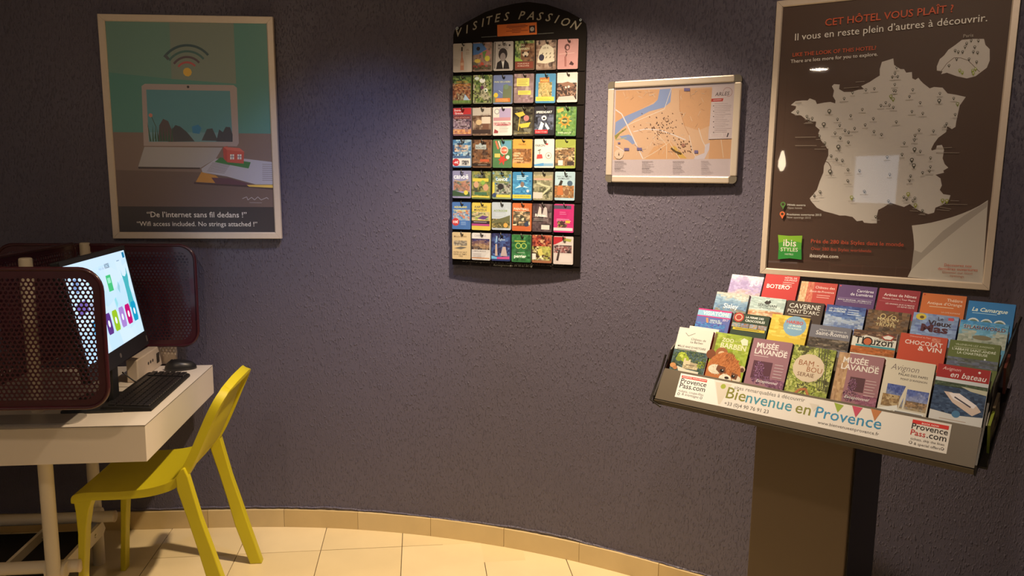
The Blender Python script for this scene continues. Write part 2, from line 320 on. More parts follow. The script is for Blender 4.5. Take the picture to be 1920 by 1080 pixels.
# flat artwork printed on the posters, maps and signs, in tenths of a millimetre on each sheet
SPEC = {
'RP': [
('P',(176,150,138),[(1098,-2557),(1339,-2513),(1595,-2451),(1882,-2355),(2128,-2262),(2370,-2149),(2573,-2039),(2772,-1910),(2959,-1750),(3038,-4190),(1109,-4113),(1187,-3889),(1204,-3541),(1213,-3281),(1200,-3110),(1160,-2854)]),('P',(150,126,116),[(1194,-3888),(1460,-3524),(1935,-2984),(2432,-2458),(2949,-1946),(2955,-1783),(2410,-2210),(1910,-2690),(1409,-3355),(1206,-3282)]),('P',(178,152,142),[(-87,2274),(212,2356),(246,2170),(426,2035),(521,2030),(586,1924),(734,1935),(760,1750),(845,1705),(915,1762),(977,1677),(1057,1592),(1235,1441),(1341,1476),(1560,1446),(1699,1278),(1917,1229),(2159,1158),(2032,924),(2012,744),(1983,464),(1977,323),(1893,264),(1768,348),(1757,185),(1571,25),(1476,-137),(1416,-302),(1438,-344),(1544,-304),(1554,-201),(1680,-182),(1746,-326),(1731,-572),(1799,-737),(1898,-839),(1779,-922),(1802,-984),(1589,-1048),(1725,-1150),(1779,-1357),(1735,-1482),(1836,-1605),(2020,-1634),(1995,-1767),(1845,-1917),(1669,-2006),(1644,-2154),(1500,-2201),(1328,-2144),(1151,-2044),(989,-1921),(844,-2011),(648,-1952),(469,-1893),(304,-2027),(154,-2119),(128,-2294),(146,-2533),(-12,-2540),(-214,-2526),(-259,-2462),(-418,-2490),(-550,-2363),(-757,-2326),(-922,-2332),(-1134,-2273),(-1390,-2214),(-1610,-2109),(-1794,-1911),(-1843,-1822),(-1648,-1547),(-1582,-1277),(-1495,-1009),(-1490,-787),(-1438,-632),(-1386,-478),(-1402,-258),(-1421,-278),(-1514,-145),(-1628,-12),(-1727,210),(-1693,319),(-1827,432),(-1815,564),(-2008,613),(-2139,660),(-2275,775),(-2449,802),(-2593,874),(-2461,980),(-2445,1068),(-2608,1110),(-2477,1224),(-2263,1238),(-2114,1232),(-2055,1295),(-1881,1222),(-1831,1111),(-1625,1147),(-1439,1161),(-1300,1112),(-1298,1199),(-1381,1331),(-1361,1502),(-1432,1635),(-1375,1696),(-1210,1675),(-1220,1539),(-1072,1446),(-869,1437),(-674,1491),(-516,1505),(-602,1593),(-374,1708),(-207,1824),(-115,1881),(-129,2069)]),
('P',(178,152,142),[(1364,2058),(1420,2255),(1519,2347),(1613,2499),(1779,2625),(1926,2751),(2185,2757),(2461,2735),(2510,2569),(2623,2444),(2651,2133),(2600,1942),(2473,1832),(2346,1722),(2142,1674),(1890,1748),(1632,1862),(1491,1830),(1521,1909),(1374,1937)]),('L',(95,70,60),15,[(1468,1892),(1610,2123),(1774,2270),(1952,2250),(2133,2167),(2325,1959),(2439,1834)]),('L',(75,50,42),21,[(-1501,-632),(-1371,-698),(-1286,-831),(-1286,-1007)]),
('C',(70,60,50),(320,2090),34),('P',(70,60,50),[(290,2085),(351,2081),(326,2020)]),('C',(178,152,142),(320,2090),19),('C',(70,60,50),(291,1928),35),('P',(70,60,50),[(261,1922),(323,1918),(297,1857)]),('C',(178,152,142),(291,1928),19),('C',(70,60,50),(227,1828),34),('P',(70,60,50),[(196,1823),(258,1819),(232,1757)]),('C',(178,152,142),(227,1828),19),('C',(70,60,50),(371,1833),34),('P',(70,60,50),[(341,1827),(402,1823),(376,1762)]),
('C',(178,152,142),(371,1833),19),('C',(70,60,50),(309,1605),34),('P',(70,60,50),[(279,1599),(341,1596),(315,1534)]),('C',(178,152,142),(309,1605),19),('C',(70,60,50),(296,1432),35),('P',(70,60,50),[(266,1426),(328,1423),(302,1361)]),('C',(178,152,142),(296,1432),19),('C',(70,60,50),(350,1421),35),('P',(70,60,50),[(320,1415),(382,1412),(356,1350)]),('C',(178,152,142),(350,1421),19),('C',(70,60,50),(-234,1511),35),
('P',(70,60,50),[(-265,1505),(-202,1502),(-229,1440)]),('C',(178,152,142),(-234,1511),19),('C',(70,60,50),(-464,1489),36),('P',(70,60,50),[(-495,1483),(-431,1480),(-458,1417)]),('C',(178,152,142),(-464,1489),20),('C',(70,60,50),(-828,1421),36),('P',(70,60,50),[(-860,1415),(-795,1412),(-823,1348)]),('C',(178,152,142),(-828,1421),20),('C',(70,60,50),(-1054,1256),37),('P',(70,60,50),[(-1086,1250),(-1020,1247),(-1048,1183)]),
('C',(178,152,142),(-1054,1256),20),('C',(70,60,50),(797,1429),34),('P',(70,60,50),[(767,1423),(828,1420),(803,1359)]),('C',(178,152,142),(797,1429),19),('C',(70,60,50),(727,1239),33),('P',(70,60,50),[(697,1233),(758,1231),(732,1169)]),('C',(178,152,142),(727,1239),18),('C',(70,60,50),(1504,1294),33),('P',(70,60,50),[(1476,1288),(1534,1286),(1510,1225)]),('C',(178,152,142),(1504,1294),18),('C',(70,60,50),(1865,1138),32),
('P',(70,60,50),[(1836,1132),(1894,1130),(1871,1069)]),('C',(178,152,142),(1865,1138),17),('C',(70,60,50),(1021,1051),33),('P',(70,60,50),[(991,1045),(1051,1042),(1027,981)]),('C',(178,152,142),(1021,1051),18),('C',(70,60,50),(-17,1008),35),('P',(70,60,50),[(-47,1001),(16,999),(-11,936)]),('C',(178,152,142),(-17,1008),20),('C',(70,60,50),(109,1087),34),('P',(70,60,50),[(78,1080),(141,1078),(114,1015)]),
('C',(178,152,142),(109,1087),19),('C',(70,60,50),(215,1011),34),('P',(70,60,50),[(184,1005),(246,1003),(220,940)]),('C',(178,152,142),(215,1011),19),('C',(70,60,50),(323,941),35),('P',(70,60,50),[(293,934),(355,932),(329,869)]),('C',(178,152,142),(323,941),19),('C',(70,60,50),(-519,908),36),('P',(70,60,50),[(-550,901),(-486,899),(-513,835)]),('C',(178,152,142),(-519,908),20),('C',(70,60,50),(-830,734),36),
('P',(70,60,50),[(-862,727),(-797,725),(-824,661)]),('C',(178,152,142),(-830,734),20),('C',(70,60,50),(-1200,633),36),('P',(70,60,50),[(-1233,626),(-1167,624),(-1195,559)]),('C',(178,152,142),(-1200,633),20),('C',(70,60,50),(-1122,449),37),('P',(70,60,50),[(-1154,442),(-1088,441),(-1116,375)]),('C',(178,152,142),(-1122,449),21),('C',(70,60,50),(-2386,893),39),('P',(70,60,50),[(-2421,886),(-2351,884),(-2381,817)]),
('C',(178,152,142),(-2386,893),21),('C',(70,60,50),(-2102,747),38),('P',(70,60,50),[(-2137,740),(-2067,738),(-2097,671)]),('C',(178,152,142),(-2102,747),21),('C',(70,60,50),(-1941,685),38),('P',(70,60,50),[(-1975,678),(-1906,676),(-1936,609)]),('C',(178,152,142),(-1941,685),21),('C',(70,60,50),(-2045,657),38),('P',(70,60,50),[(-2079,650),(-2010,648),(-2040,581)]),('C',(178,152,142),(-2045,657),21),
('C',(70,60,50),(826,803),33),('P',(70,60,50),[(796,797),(856,795),(831,732)]),('C',(178,152,142),(826,803),18),('C',(70,60,50),(1113,740),33),('P',(70,60,50),[(1083,734),(1143,732),(1119,670)]),('C',(178,152,142),(1113,740),18),('C',(70,60,50),(-194,626),35),('P',(70,60,50),[(-225,619),(-161,617),(-188,553)]),('C',(178,152,142),(-194,626),20),('C',(70,60,50),(437,512),35),('P',(70,60,50),[(407,505),(469,503),(443,440)]),
('C',(178,152,142),(437,512),19),('C',(70,60,50),(-405,445),36),('P',(70,60,50),[(-436,438),(-372,436),(-399,372)]),('C',(178,152,142),(-405,445),20),('C',(70,60,50),(-693,344),37),('P',(70,60,50),[(-725,337),(-659,336),(-687,271)]),('C',(178,152,142),(-693,344),20),('C',(70,60,50),(-959,290),36),('P',(70,60,50),[(-992,283),(-926,281),(-954,216)]),('C',(178,152,142),(-959,290),20),('C',(70,60,50),(-850,236),37),
('P',(70,60,50),[(-882,229),(-817,227),(-845,162)]),('C',(178,152,142),(-850,236),20),('C',(70,60,50),(-1241,217),37),('P',(70,60,50),[(-1273,210),(-1207,209),(-1235,143)]),('C',(178,152,142),(-1241,217),21),('C',(70,60,50),(-145,243),35),('P',(70,60,50),[(-176,236),(-113,235),(-140,170)]),('C',(178,152,142),(-145,243),19),('C',(70,60,50),(65,150),35),('P',(70,60,50),[(34,143),(97,142),(71,78)]),('C',(178,152,142),(65,150),19),
('C',(70,60,50),(1939,682),32),('P',(70,60,50),[(1911,675),(1969,673),(1945,613)]),('C',(178,152,142),(1939,682),18),('C',(70,60,50),(1747,428),32),('P',(70,60,50),[(1718,422),(1777,420),(1753,359)]),('C',(178,152,142),(1747,428),18),('C',(70,60,50),(1716,364),33),('P',(70,60,50),[(1688,358),(1746,356),(1722,295)]),('C',(178,152,142),(1716,364),18),('C',(70,60,50),(1059,264),34),('P',(70,60,50),[(1030,258),(1090,256),(1065,194)]),
('C',(178,152,142),(1059,264),19),('C',(70,60,50),(964,109),34),('P',(70,60,50),[(934,102),(995,101),(970,38)]),('C',(178,152,142),(964,109),19),('C',(70,60,50),(1431,224),33),('P',(70,60,50),[(1402,217),(1461,216),(1437,154)]),('C',(178,152,142),(1431,224),18),('C',(70,60,50),(-1078,67),37),('P',(70,60,50),[(-1111,59),(-1044,58),(-1073,-8)]),('C',(178,152,142),(-1078,67),20),('C',(70,60,50),(-840,-67),37),
('P',(70,60,50),[(-872,-74),(-807,-75),(-835,-141)]),('C',(178,152,142),(-840,-67),20),('C',(70,60,50),(-1688,129),38),('P',(70,60,50),[(-1722,122),(-1653,121),(-1683,54)]),('C',(178,152,142),(-1688,129),21),('C',(70,60,50),(960,-28),34),('P',(70,60,50),[(931,-35),(991,-36),(966,-99)]),('C',(178,152,142),(960,-28),19),('C',(70,60,50),(700,-112),34),('P',(70,60,50),[(670,-119),(731,-120),(706,-184)]),
('C',(178,152,142),(700,-112),19),('C',(70,60,50),(-1514,-85),38),('P',(70,60,50),[(-1547,-92),(-1479,-93),(-1509,-160)]),('C',(178,152,142),(-1514,-85),21),('C',(70,60,50),(1140,-358),34),('P',(70,60,50),[(1111,-366),(1171,-366),(1146,-429)]),('C',(178,152,142),(1140,-358),19),('C',(70,60,50),(-1453,888),58),('P',(70,60,50),[(-1505,877),(-1400,874),(-1445,772)]),('C',(178,152,142),(-1453,888),32),
('C',(70,60,50),(-1587,491),58),('P',(70,60,50),[(-1639,480),(-1534,478),(-1579,375)]),('C',(178,152,142),(-1587,491),32),('C',(70,60,50),(1504,1088),50),('P',(70,60,50),[(1459,1079),(1550,1075),(1513,980)]),('C',(178,152,142),(1504,1088),27),('C',(70,60,50),(-1116,-203),58),('P',(70,60,50),[(-1167,-215),(-1063,-216),(-1108,-319)]),('C',(178,152,142),(-1116,-203),32),('C',(70,60,50),(986,-299),52),
('P',(70,60,50),[(940,-310),(1034,-311),(995,-410)]),('C',(178,152,142),(986,-299),29),('C',(110,105,45),(233,1263),46),('P',(110,105,45),[(192,1255),(275,1251),(241,1168)]),('C',(178,152,142),(233,1263),25),('C',(110,105,45),(301,1177),46),('P',(110,105,45),[(260,1169),(343,1165),(308,1082)]),('C',(178,152,142),(301,1177),25),('C',(110,105,45),(1974,976),43),('P',(110,105,45),[(1937,968),(2013,965),(1982,884)]),
('C',(178,152,142),(1974,976),24),('C',(70,60,50),(-1307,-479),37),('P',(70,60,50),[(-1340,-487),(-1273,-487),(-1302,-554)]),('C',(178,152,142),(-1307,-479),21),('C',(70,60,50),(-1142,-585),37),('P',(70,60,50),[(-1175,-593),(-1108,-593),(-1137,-660)]),('C',(178,152,142),(-1142,-585),20),('C',(70,60,50),(-971,-620),37),('P',(70,60,50),[(-1004,-628),(-937,-628),(-966,-695)]),('C',(178,152,142),(-971,-620),20),
('C',(70,60,50),(-791,-900),36),('P',(70,60,50),[(-824,-908),(-758,-907),(-786,-974)]),('C',(178,152,142),(-791,-900),20),('C',(70,60,50),(-462,-928),36),('P',(70,60,50),[(-494,-936),(-429,-936),(-456,-1002)]),('C',(178,152,142),(-462,-928),20),('C',(70,60,50),(-771,-1241),37),('P',(70,60,50),[(-803,-1249),(-737,-1248),(-765,-1316)]),('C',(178,152,142),(-771,-1241),21),('C',(70,60,50),(272,-519),35),
('P',(70,60,50),[(242,-527),(304,-527),(278,-592)]),('C',(178,152,142),(272,-519),20),('C',(70,60,50),(670,-445),34),('P',(70,60,50),[(639,-452),(701,-452),(675,-517)]),('C',(178,152,142),(670,-445),18),('C',(70,60,50),(1422,-548),33),('P',(70,60,50),[(1393,-555),(1452,-555),(1428,-619)]),('C',(178,152,142),(1422,-548),18),('C',(70,60,50),(1440,-805),33),('P',(70,60,50),[(1411,-812),(1470,-812),(1446,-876)]),
('C',(178,152,142),(1440,-805),18),('C',(70,60,50),(1424,-930),33),('P',(70,60,50),[(1395,-937),(1455,-937),(1430,-1001)]),('C',(178,152,142),(1424,-930),19),('C',(70,60,50),(1250,-977),34),('P',(70,60,50),[(1221,-984),(1281,-984),(1256,-1048)]),('C',(178,152,142),(1250,-977),19),('C',(70,60,50),(944,-1080),34),('P',(70,60,50),[(914,-1088),(975,-1087),(950,-1152)]),('C',(178,152,142),(944,-1080),19),
('C',(70,60,50),(928,-1211),34),('P',(70,60,50),[(898,-1219),(959,-1218),(934,-1283)]),('C',(178,152,142),(928,-1211),19),('C',(70,60,50),(383,-1038),34),('P',(70,60,50),[(352,-1046),(415,-1046),(388,-1111)]),('C',(178,152,142),(383,-1038),19),('C',(70,60,50),(-1552,-1600),39),('P',(70,60,50),[(-1585,-1609),(-1517,-1607),(-1546,-1676)]),('C',(178,152,142),(-1552,-1600),21),('C',(70,60,50),(-1722,-1711),38),
('P',(70,60,50),[(-1756,-1720),(-1687,-1719),(-1717,-1788)]),('C',(178,152,142),(-1722,-1711),21),('C',(70,60,50),(410,-1835),35),('P',(70,60,50),[(379,-1844),(442,-1842),(416,-1909)]),('C',(178,152,142),(410,-1835),19),('C',(70,60,50),(816,-1705),34),('P',(70,60,50),[(786,-1713),(847,-1712),(822,-1778)]),('C',(178,152,142),(816,-1705),19),('C',(70,60,50),(893,-1763),34),('P',(70,60,50),[(863,-1771),(924,-1770),(899,-1835)]),
('C',(178,152,142),(893,-1763),19),('C',(70,60,50),(1110,-1732),34),('P',(70,60,50),[(1080,-1740),(1141,-1739),(1116,-1804)]),('C',(178,152,142),(1110,-1732),19),('C',(70,60,50),(1064,-1809),34),('P',(70,60,50),[(1034,-1818),(1095,-1816),(1069,-1882)]),('C',(178,152,142),(1064,-1809),18),('C',(70,60,50),(1339,-2093),33),('P',(70,60,50),[(1309,-2102),(1369,-2100),(1345,-2166)]),('C',(178,152,142),(1339,-2093),18),
('C',(70,60,50),(-278,-1556),36),('P',(70,60,50),[(-310,-1565),(-245,-1564),(-273,-1631)]),('C',(178,152,142),(-278,-1556),19),('C',(70,60,50),(98,-2322),36),('P',(70,60,50),[(67,-2331),(131,-2329),(104,-2396)]),('C',(178,152,142),(98,-2322),20),('C',(70,60,50),(-1112,-204),58),('P',(70,60,50),[(-1163,-216),(-1059,-217),(-1103,-321)]),('C',(178,152,142),(-1112,-204),32),('C',(70,60,50),(-1298,-964),59),
('P',(70,60,50),[(-1349,-977),(-1244,-976),(-1289,-1082)]),('C',(178,152,142),(-1298,-964),32),('C',(70,60,50),(940,-609),53),('P',(70,60,50),[(893,-621),(988,-621),(949,-721)]),('C',(178,152,142),(940,-609),29),('C',(70,60,50),(1005,-768),53),('P',(70,60,50),[(959,-780),(1054,-780),(1015,-880)]),('C',(178,152,142),(1005,-768),29),('C',(130,120,40),(-619,-1753),53),('P',(130,120,40),[(-666,-1766),(-571,-1763),(-611,-1862)]),
('C',(178,152,142),(-619,-1753),29),('C',(130,120,40),(1833,-1781),47),('P',(130,120,40),[(1791,-1793),(1877,-1791),(1842,-1884)]),('C',(178,152,142),(1833,-1781),26),('C',(130,120,40),(1943,-1791),47),('P',(130,120,40),[(1902,-1803),(1986,-1801),(1952,-1894)]),('C',(178,152,142),(1943,-1791),26),('C',(130,120,40),(1142,-1939),49),('P',(130,120,40),[(1099,-1952),(1187,-1949),(1151,-2044)]),('C',(178,152,142),(1142,-1939),27),
('C',(130,120,40),(923,-1614),49),('P',(130,120,40),[(879,-1626),(968,-1624),(931,-1719)]),('C',(178,152,142),(923,-1614),27),('C',(70,60,50),(1668,2066),32),('P',(70,60,50),[(1639,2061),(1697,2057),(1674,1998)]),('C',(178,152,142),(1668,2066),18),('C',(70,60,50),(1785,2474),32),('P',(70,60,50),[(1757,2469),(1814,2465),(1791,2406)]),('C',(178,152,142),(1785,2474),18),('C',(70,60,50),(1841,2233),32),
('P',(70,60,50),[(1813,2228),(1870,2224),(1847,2165)]),('C',(178,152,142),(1841,2233),17),('C',(70,60,50),(2147,2213),31),('P',(70,60,50),[(2119,2207),(2176,2204),(2153,2145)]),('C',(178,152,142),(2147,2213),17),('C',(70,60,50),(2049,2650),32),('P',(70,60,50),[(2022,2645),(2078,2641),(2055,2583)]),('C',(178,152,142),(2049,2650),18),('C',(70,60,50),(2154,2720),31),('P',(70,60,50),[(2127,2715),(2183,2711),(2160,2653)]),
('C',(178,152,142),(2154,2720),17),('C',(70,60,50),(2327,2706),31),('P',(70,60,50),[(2300,2702),(2356,2697),(2333,2640)]),('C',(178,152,142),(2327,2706),17),('C',(70,60,50),(2020,2555),31),('P',(70,60,50),[(1992,2550),(2048,2546),(2025,2487)]),('C',(178,152,142),(2020,2555),17),('C',(70,60,50),(1972,2421),32),('P',(70,60,50),[(1944,2416),(2001,2412),(1978,2353)]),('C',(178,152,142),(1972,2421),17),
('C',(70,60,50),(1866,2429),32),('P',(70,60,50),[(1838,2424),(1895,2420),(1872,2361)]),('C',(178,152,142),(1866,2429),18),('C',(70,60,50),(2256,2537),32),('P',(70,60,50),[(2229,2532),(2285,2528),(2262,2470)]),('C',(178,152,142),(2256,2537),18),('C',(70,60,50),(2233,2410),31),('P',(70,60,50),[(2206,2405),(2262,2401),(2239,2343)]),('C',(178,152,142),(2233,2410),17),('C',(70,60,50),(2339,2375),32),('P',(70,60,50),[(2312,2370),(2368,2366),(2345,2308)]),
('C',(178,152,142),(2339,2375),18),('C',(70,60,50),(2338,2122),31),('P',(70,60,50),[(2310,2116),(2367,2113),(2344,2054)]),('C',(178,152,142),(2338,2122),17),('C',(70,60,50),(2265,1852),31),('P',(70,60,50),[(2238,1846),(2294,1843),(2271,1784)]),('C',(178,152,142),(2265,1852),17),('C',(130,130,30),(1946,1911),35),('P',(130,130,30),[(1915,1905),(1979,1901),(1953,1835)]),('C',(178,152,142),(1946,1911),20),
('C',(130,130,30),(2015,1848),35),('P',(130,130,30),[(1984,1842),(2047,1838),(2021,1772)]),('C',(178,152,142),(2015,1848),19),('C',(130,130,30),(2262,1892),34),('P',(130,130,30),[(2231,1886),(2294,1882),(2268,1817)]),('C',(178,152,142),(2262,1892),19),('C',(130,130,30),(2328,1927),34),('P',(130,130,30),[(2297,1921),(2359,1918),(2334,1852)]),('C',(178,152,142),(2328,1927),19),('C',(130,130,30),(2286,1812),35),
('P',(130,130,30),[(2255,1806),(2318,1802),(2293,1737)]),('C',(178,152,142),(2286,1812),19),('L',(135,112,102),11,[(261,1988),(396,1988)]),('L',(135,112,102),11,[(213,1826),(385,1824)]),('L',(135,112,102),11,[(159,1725),(311,1725)]),('L',(135,112,102),12,[(289,1731),(468,1729)]),('L',(135,112,102),11,[(226,1502),(408,1502)]),('L',(135,112,102),12,[(247,1327),(361,1330)]),('L',(135,112,102),12,[(304,1316),(412,1320)]),
('L',(135,112,102),12,[(-333,1408),(-119,1406)]),('L',(135,112,102),12,[(-527,1383),(-384,1385)]),('L',(135,112,102),12,[(-891,1314),(-749,1317)]),('L',(135,112,102),13,[(-1168,1150),(-925,1149)]),('L',(135,112,102),11,[(725,1326),(885,1327)]),('L',(135,112,102),12,[(632,1137),(837,1137)]),('L',(135,112,102),11,[(1435,1193),(1591,1195)]),('L',(135,112,102),11,[(1787,1038),(1959,1039)]),('L',(135,112,102),11,[(969,947),(1090,951)]),
('L',(135,112,102),11,[(-102,902),(85,904)]),('L',(135,112,102),12,[(9,982),(224,983)]),('L',(135,112,102),11,[(137,907),(308,909)]),('L',(135,112,102),11,[(233,836),(430,838)]),('L',(135,112,102),12,[(-609,801),(-413,803)]),('L',(135,112,102),12,[(-882,625),(-762,630)]),('L',(135,112,102),12,[(-1300,524),(-1086,527)]),('L',(135,112,102),12,[(-1210,339),(-1018,344)]),('L',(135,112,102),13,[(-2460,781),(-2298,785)]),
('L',(135,112,102),13,[(-2157,634),(-2034,640)]),('L',(135,112,102),13,[(-2052,574),(-1816,577)]),('L',(135,112,102),13,[(-2130,545),(-1947,549)]),('L',(135,112,102),12,[(738,699),(929,702)]),('L',(135,112,102),12,[(1017,637),(1224,639)]),('L',(135,112,102),12,[(-286,519),(-86,522)]),('L',(135,112,102),11,[(336,406),(555,409)]),('L',(135,112,102),12,[(-477,336),(-317,341)]),('L',(135,112,102),13,[(-793,236),(-577,240)]),
('L',(135,112,102),12,[(-1037,180),(-866,185)]),('L',(135,112,102),13,[(-960,126),(-725,131)]),('L',(135,112,102),13,[(-1349,107),(-1118,112)]),('L',(135,112,102),12,[(-198,134),(-76,141)]),('L',(135,112,102),11,[(11,42),(136,48)]),('L',(135,112,102),11,[(1886,579),(2010,584)]),('L',(135,112,102),11,[(1649,326),(1861,329)]),('L',(135,112,102),11,[(1649,261),(1800,266)]),('L',(135,112,102),11,[(979,159),(1157,164)]),
('L',(135,112,102),12,[(902,3),(1042,9)]),('L',(135,112,102),11,[(1359,119),(1520,125)]),('L',(135,112,102),13,[(-1153,-45),(-988,-38)]),('L',(135,112,102),13,[(-912,-178),(-753,-171)]),('L',(135,112,102),13,[(-1779,17),(-1583,23)]),('L',(135,112,102),12,[(881,-134),(1056,-128)]),('L',(135,112,102),12,[(600,-219),(816,-213)]),('L',(135,112,102),12,[(-1610,-197),(-1403,-190)]),('L',(135,112,102),11,[(1041,-465),(1255,-458)]),
('L',(135,112,102),12,[(-1560,775),(-1331,776)]),('L',(135,112,102),12,[(-1704,377),(-1455,380)]),('L',(135,112,102),11,[(1423,983),(1602,984)]),('L',(135,112,102),12,[(-1176,-319),(-1040,-312)]),('L',(135,112,102),11,[(891,-410),(1098,-403)]),('L',(135,112,102),13,[(-1422,-592),(-1177,-593)]),('L',(135,112,102),13,[(-1252,-698),(-1017,-698)]),('L',(135,112,102),13,[(-1058,-733),(-868,-733)]),('L',(135,112,102),12,[(-887,-1013),(-680,-1012)]),
('L',(135,112,102),12,[(-523,-1041),(-384,-1040)]),('L',(135,112,102),12,[(-874,-1356),(-651,-1352)]),('L',(135,112,102),12,[(191,-629),(371,-629)]),('L',(135,112,102),12,[(607,-553),(749,-554)]),('L',(135,112,102),11,[(1376,-655),(1486,-655)]),('L',(135,112,102),11,[(1347,-912),(1550,-911)]),('L',(135,112,102),11,[(1323,-1038),(1543,-1036)]),('L',(135,112,102),11,[(1202,-1085),(1317,-1084)]),('L',(135,112,102),11,[(852,-1190),(1054,-1187)]),
('L',(135,112,102),12,[(859,-1321),(1015,-1319)]),('L',(135,112,102),11,[(328,-1149),(455,-1148)]),('L',(135,112,102),13,[(-1623,-1717),(-1465,-1714)]),('L',(135,112,102),13,[(-1827,-1830),(-1603,-1825)]),('L',(135,112,102),12,[(310,-1949),(527,-1943)]),('L',(135,112,102),11,[(769,-1816),(881,-1813)]),('L',(135,112,102),12,[(811,-1875),(992,-1870)]),('L',(135,112,102),11,[(1064,-1842),(1174,-1839)]),
('L',(135,112,102),12,[(976,-1921),(1168,-1916)]),('L',(135,112,102),11,[(1276,-2205),(1419,-2200)]),('L',(135,112,102),13,[(-383,-1671),(-158,-1666)]),('L',(135,112,102),12,[(-11,-2439),(224,-2430)]),('L',(135,112,102),12,[(-1194,-321),(-1013,-322)]),('L',(135,112,102),13,[(-1415,-1084),(-1165,-1082)]),('L',(135,112,102),11,[(878,-722),(1020,-722)]),('L',(135,112,102),12,[(957,-881),(1072,-881)]),
('L',(135,112,102),13,[(-707,-1873),(-515,-1868)]),('L',(135,112,102),11,[(1790,-1894),(1895,-1891)]),('L',(135,112,102),11,[(1890,-1903),(2014,-1900)]),('L',(135,112,102),11,[(1074,-2055),(1228,-2050)]),('L',(135,112,102),11,[(842,-1729),(1022,-1725)]),('L',(125,100,88),17,[(-2403,98),(-1783,96)]),('L',(125,100,88),17,[(-2386,-162),(-1743,-169)]),('L',(125,100,88),16,[(-762,1720),(-513,1724)]),('L',(125,100,88),16,[(-1079,1553),(-660,1571)]),
('L',(125,100,88),17,[(-2473,1167),(-2280,1168)]),('L',(125,100,88),18,[(-2173,520),(-1896,522)]),('L',(125,100,88),15,[(1553,-407),(2141,-419)]),('L',(125,100,88),14,[(1525,-283),(1939,-262)]),('L',(125,100,88),15,[(1777,-1982),(2073,-2035)]),('L',(125,100,88),15,[(1710,-2059),(2040,-2078)]),('L',(125,100,88),15,[(2033,-1787),(2249,-1790)]),('L',(125,100,88),14,[(1988,-1892),(2471,-1890)]),('L',(125,100,88),17,[(-1799,-276),(-1463,-279)]),
('L',(125,100,88),15,[(1005,-2112),(1233,-2126)]),('L',(125,100,88),15,[(1240,-2219),(1428,-2229)]),('T', (178, 68, 40), 'CET HÔTEL VOUS PLAÎT ?', (-1752, 3447), (1648, 3530), 0.022, 0),('T', (205, 185, 172), 'Il vous en reste plein d’autres à découvrir.', (-2608, 3082), (2494, 3202), 0.006, 0),('T', (178, 68, 40), 'LIKE THE LOOK OF THIS HOTEL?', (-2645, 2594), (-270, 2637), 0.015, 0),('T', (205, 185, 172), 'There are lots more for you to explore.', (-2692, 2401), (-213, 2456), 0.006, 0),
('T', (150, 125, 112), 'Paris', (1956, 2799), (2198, 2811), 0, 0),('T', (190, 170, 160), 'Hôtels ouverts', (-2498, -2068), (-1947, -2069), 0, 0),('T', (150, 130, 120), 'Open hotels', (-2492, -2169), (-2045, -2163), 0, 0),('T', (190, 170, 160), 'Prochaines ouvertures 2015', (-2496, -2381), (-1456, -2361), 0, 0),('T', (150, 130, 120), 'New openings 2015', (-2490, -2473), (-1765, -2463), 0, 0),('T', (165, 62, 42), 'Près de 280 ibis Styles dans le monde', (-1705, -3228), (931, -3194), 0.008, 0),
('T', (150, 58, 42), 'Over 280 ibis Styles worldwide', (-1689, -3456), (63, -3430), 0.005, 0),('T', (215, 195, 180), 'ibisstyles.com', (-1708, -3688), (-868, -3669), 0.008, 0),('T', (165, 62, 42), 'Découvrez nos', (2041, -3711), (2726, -3699), 0.008, 0),('T', (165, 62, 42), 'dernières ouvertures', (1888, -3828), (2888, -3804), 0.008, 0),('T', (150, 80, 62), 'Discover our latest', (2014, -3921), (2773, -3905), 0, 0),
('T', (150, 80, 62), 'openings', (2205, -4005), (2561, -4014), 0, 0),('C',(75,95,50),(-2638,-2031),84),('P',(75,95,50),[(-2713,-2051),(-2561,-2046),(-2627,-2197)]),('C',(60,45,30),(-2638,-2031),46),('C',(190,85,50),(-2640,-2341),84),('P',(190,85,50),[(-2716,-2361),(-2563,-2355),(-2630,-2507)]),('C',(60,45,30),(-2640,-2341),46),('P',(70,120,45),[(-2731,-3027),(-2373,-3042),(-1979,-3013),(-1985,-3382),(-1950,-3787),(-2317,-3765),(-2681,-3822),(-2679,-3422)]),
('P',(110,135,40),[(-2731,-3027),(-2373,-3042),(-1979,-3013),(-1986,-3243),(-2342,-3179),(-2692,-3282)]),('P',(45,105,45),[(-2682,-3516),(-2318,-3550),(-1976,-3451),(-1950,-3787),(-2317,-3765),(-2681,-3822)]),('T', (220, 205, 190), 'ibis', (-2547, -3377), (-2148, -3373), 0.02, 0),('T', (220, 205, 190), 'STYLES', (-2617, -3550), (-2085, -3536), 0, 0),('T', (190, 180, 160), 'HOTELS', (-2475, -3663), (-2218, -3660), 0, 0),
],
'LP': [
('P',(70,102,88),[(-3109,4154),(3111,4167),(3134,-152),(-3141,-151)]),('P',(104,100,84),[(-656,4084),(1808,4097),(1802,1784),(-697,1942)]),('P',(88,104,88),[(-3109,4154),(-654,4109),(-697,1942),(-3106,2167)]),('P',(106,78,66),[(-3157,-134),(3134,-144),(3167,-3069),(-3214,-3062)]),('P',(90,64,54),[(-3174,-1610),(3113,-1751),(3167,-3069),(-3214,-3062)]),('P',(48,36,34),[(-3223,-3062),(3167,-3069),(3213,-4168),(-3230,-4176)]),  # warm pale block at the top: hazy pane reflection put into the print
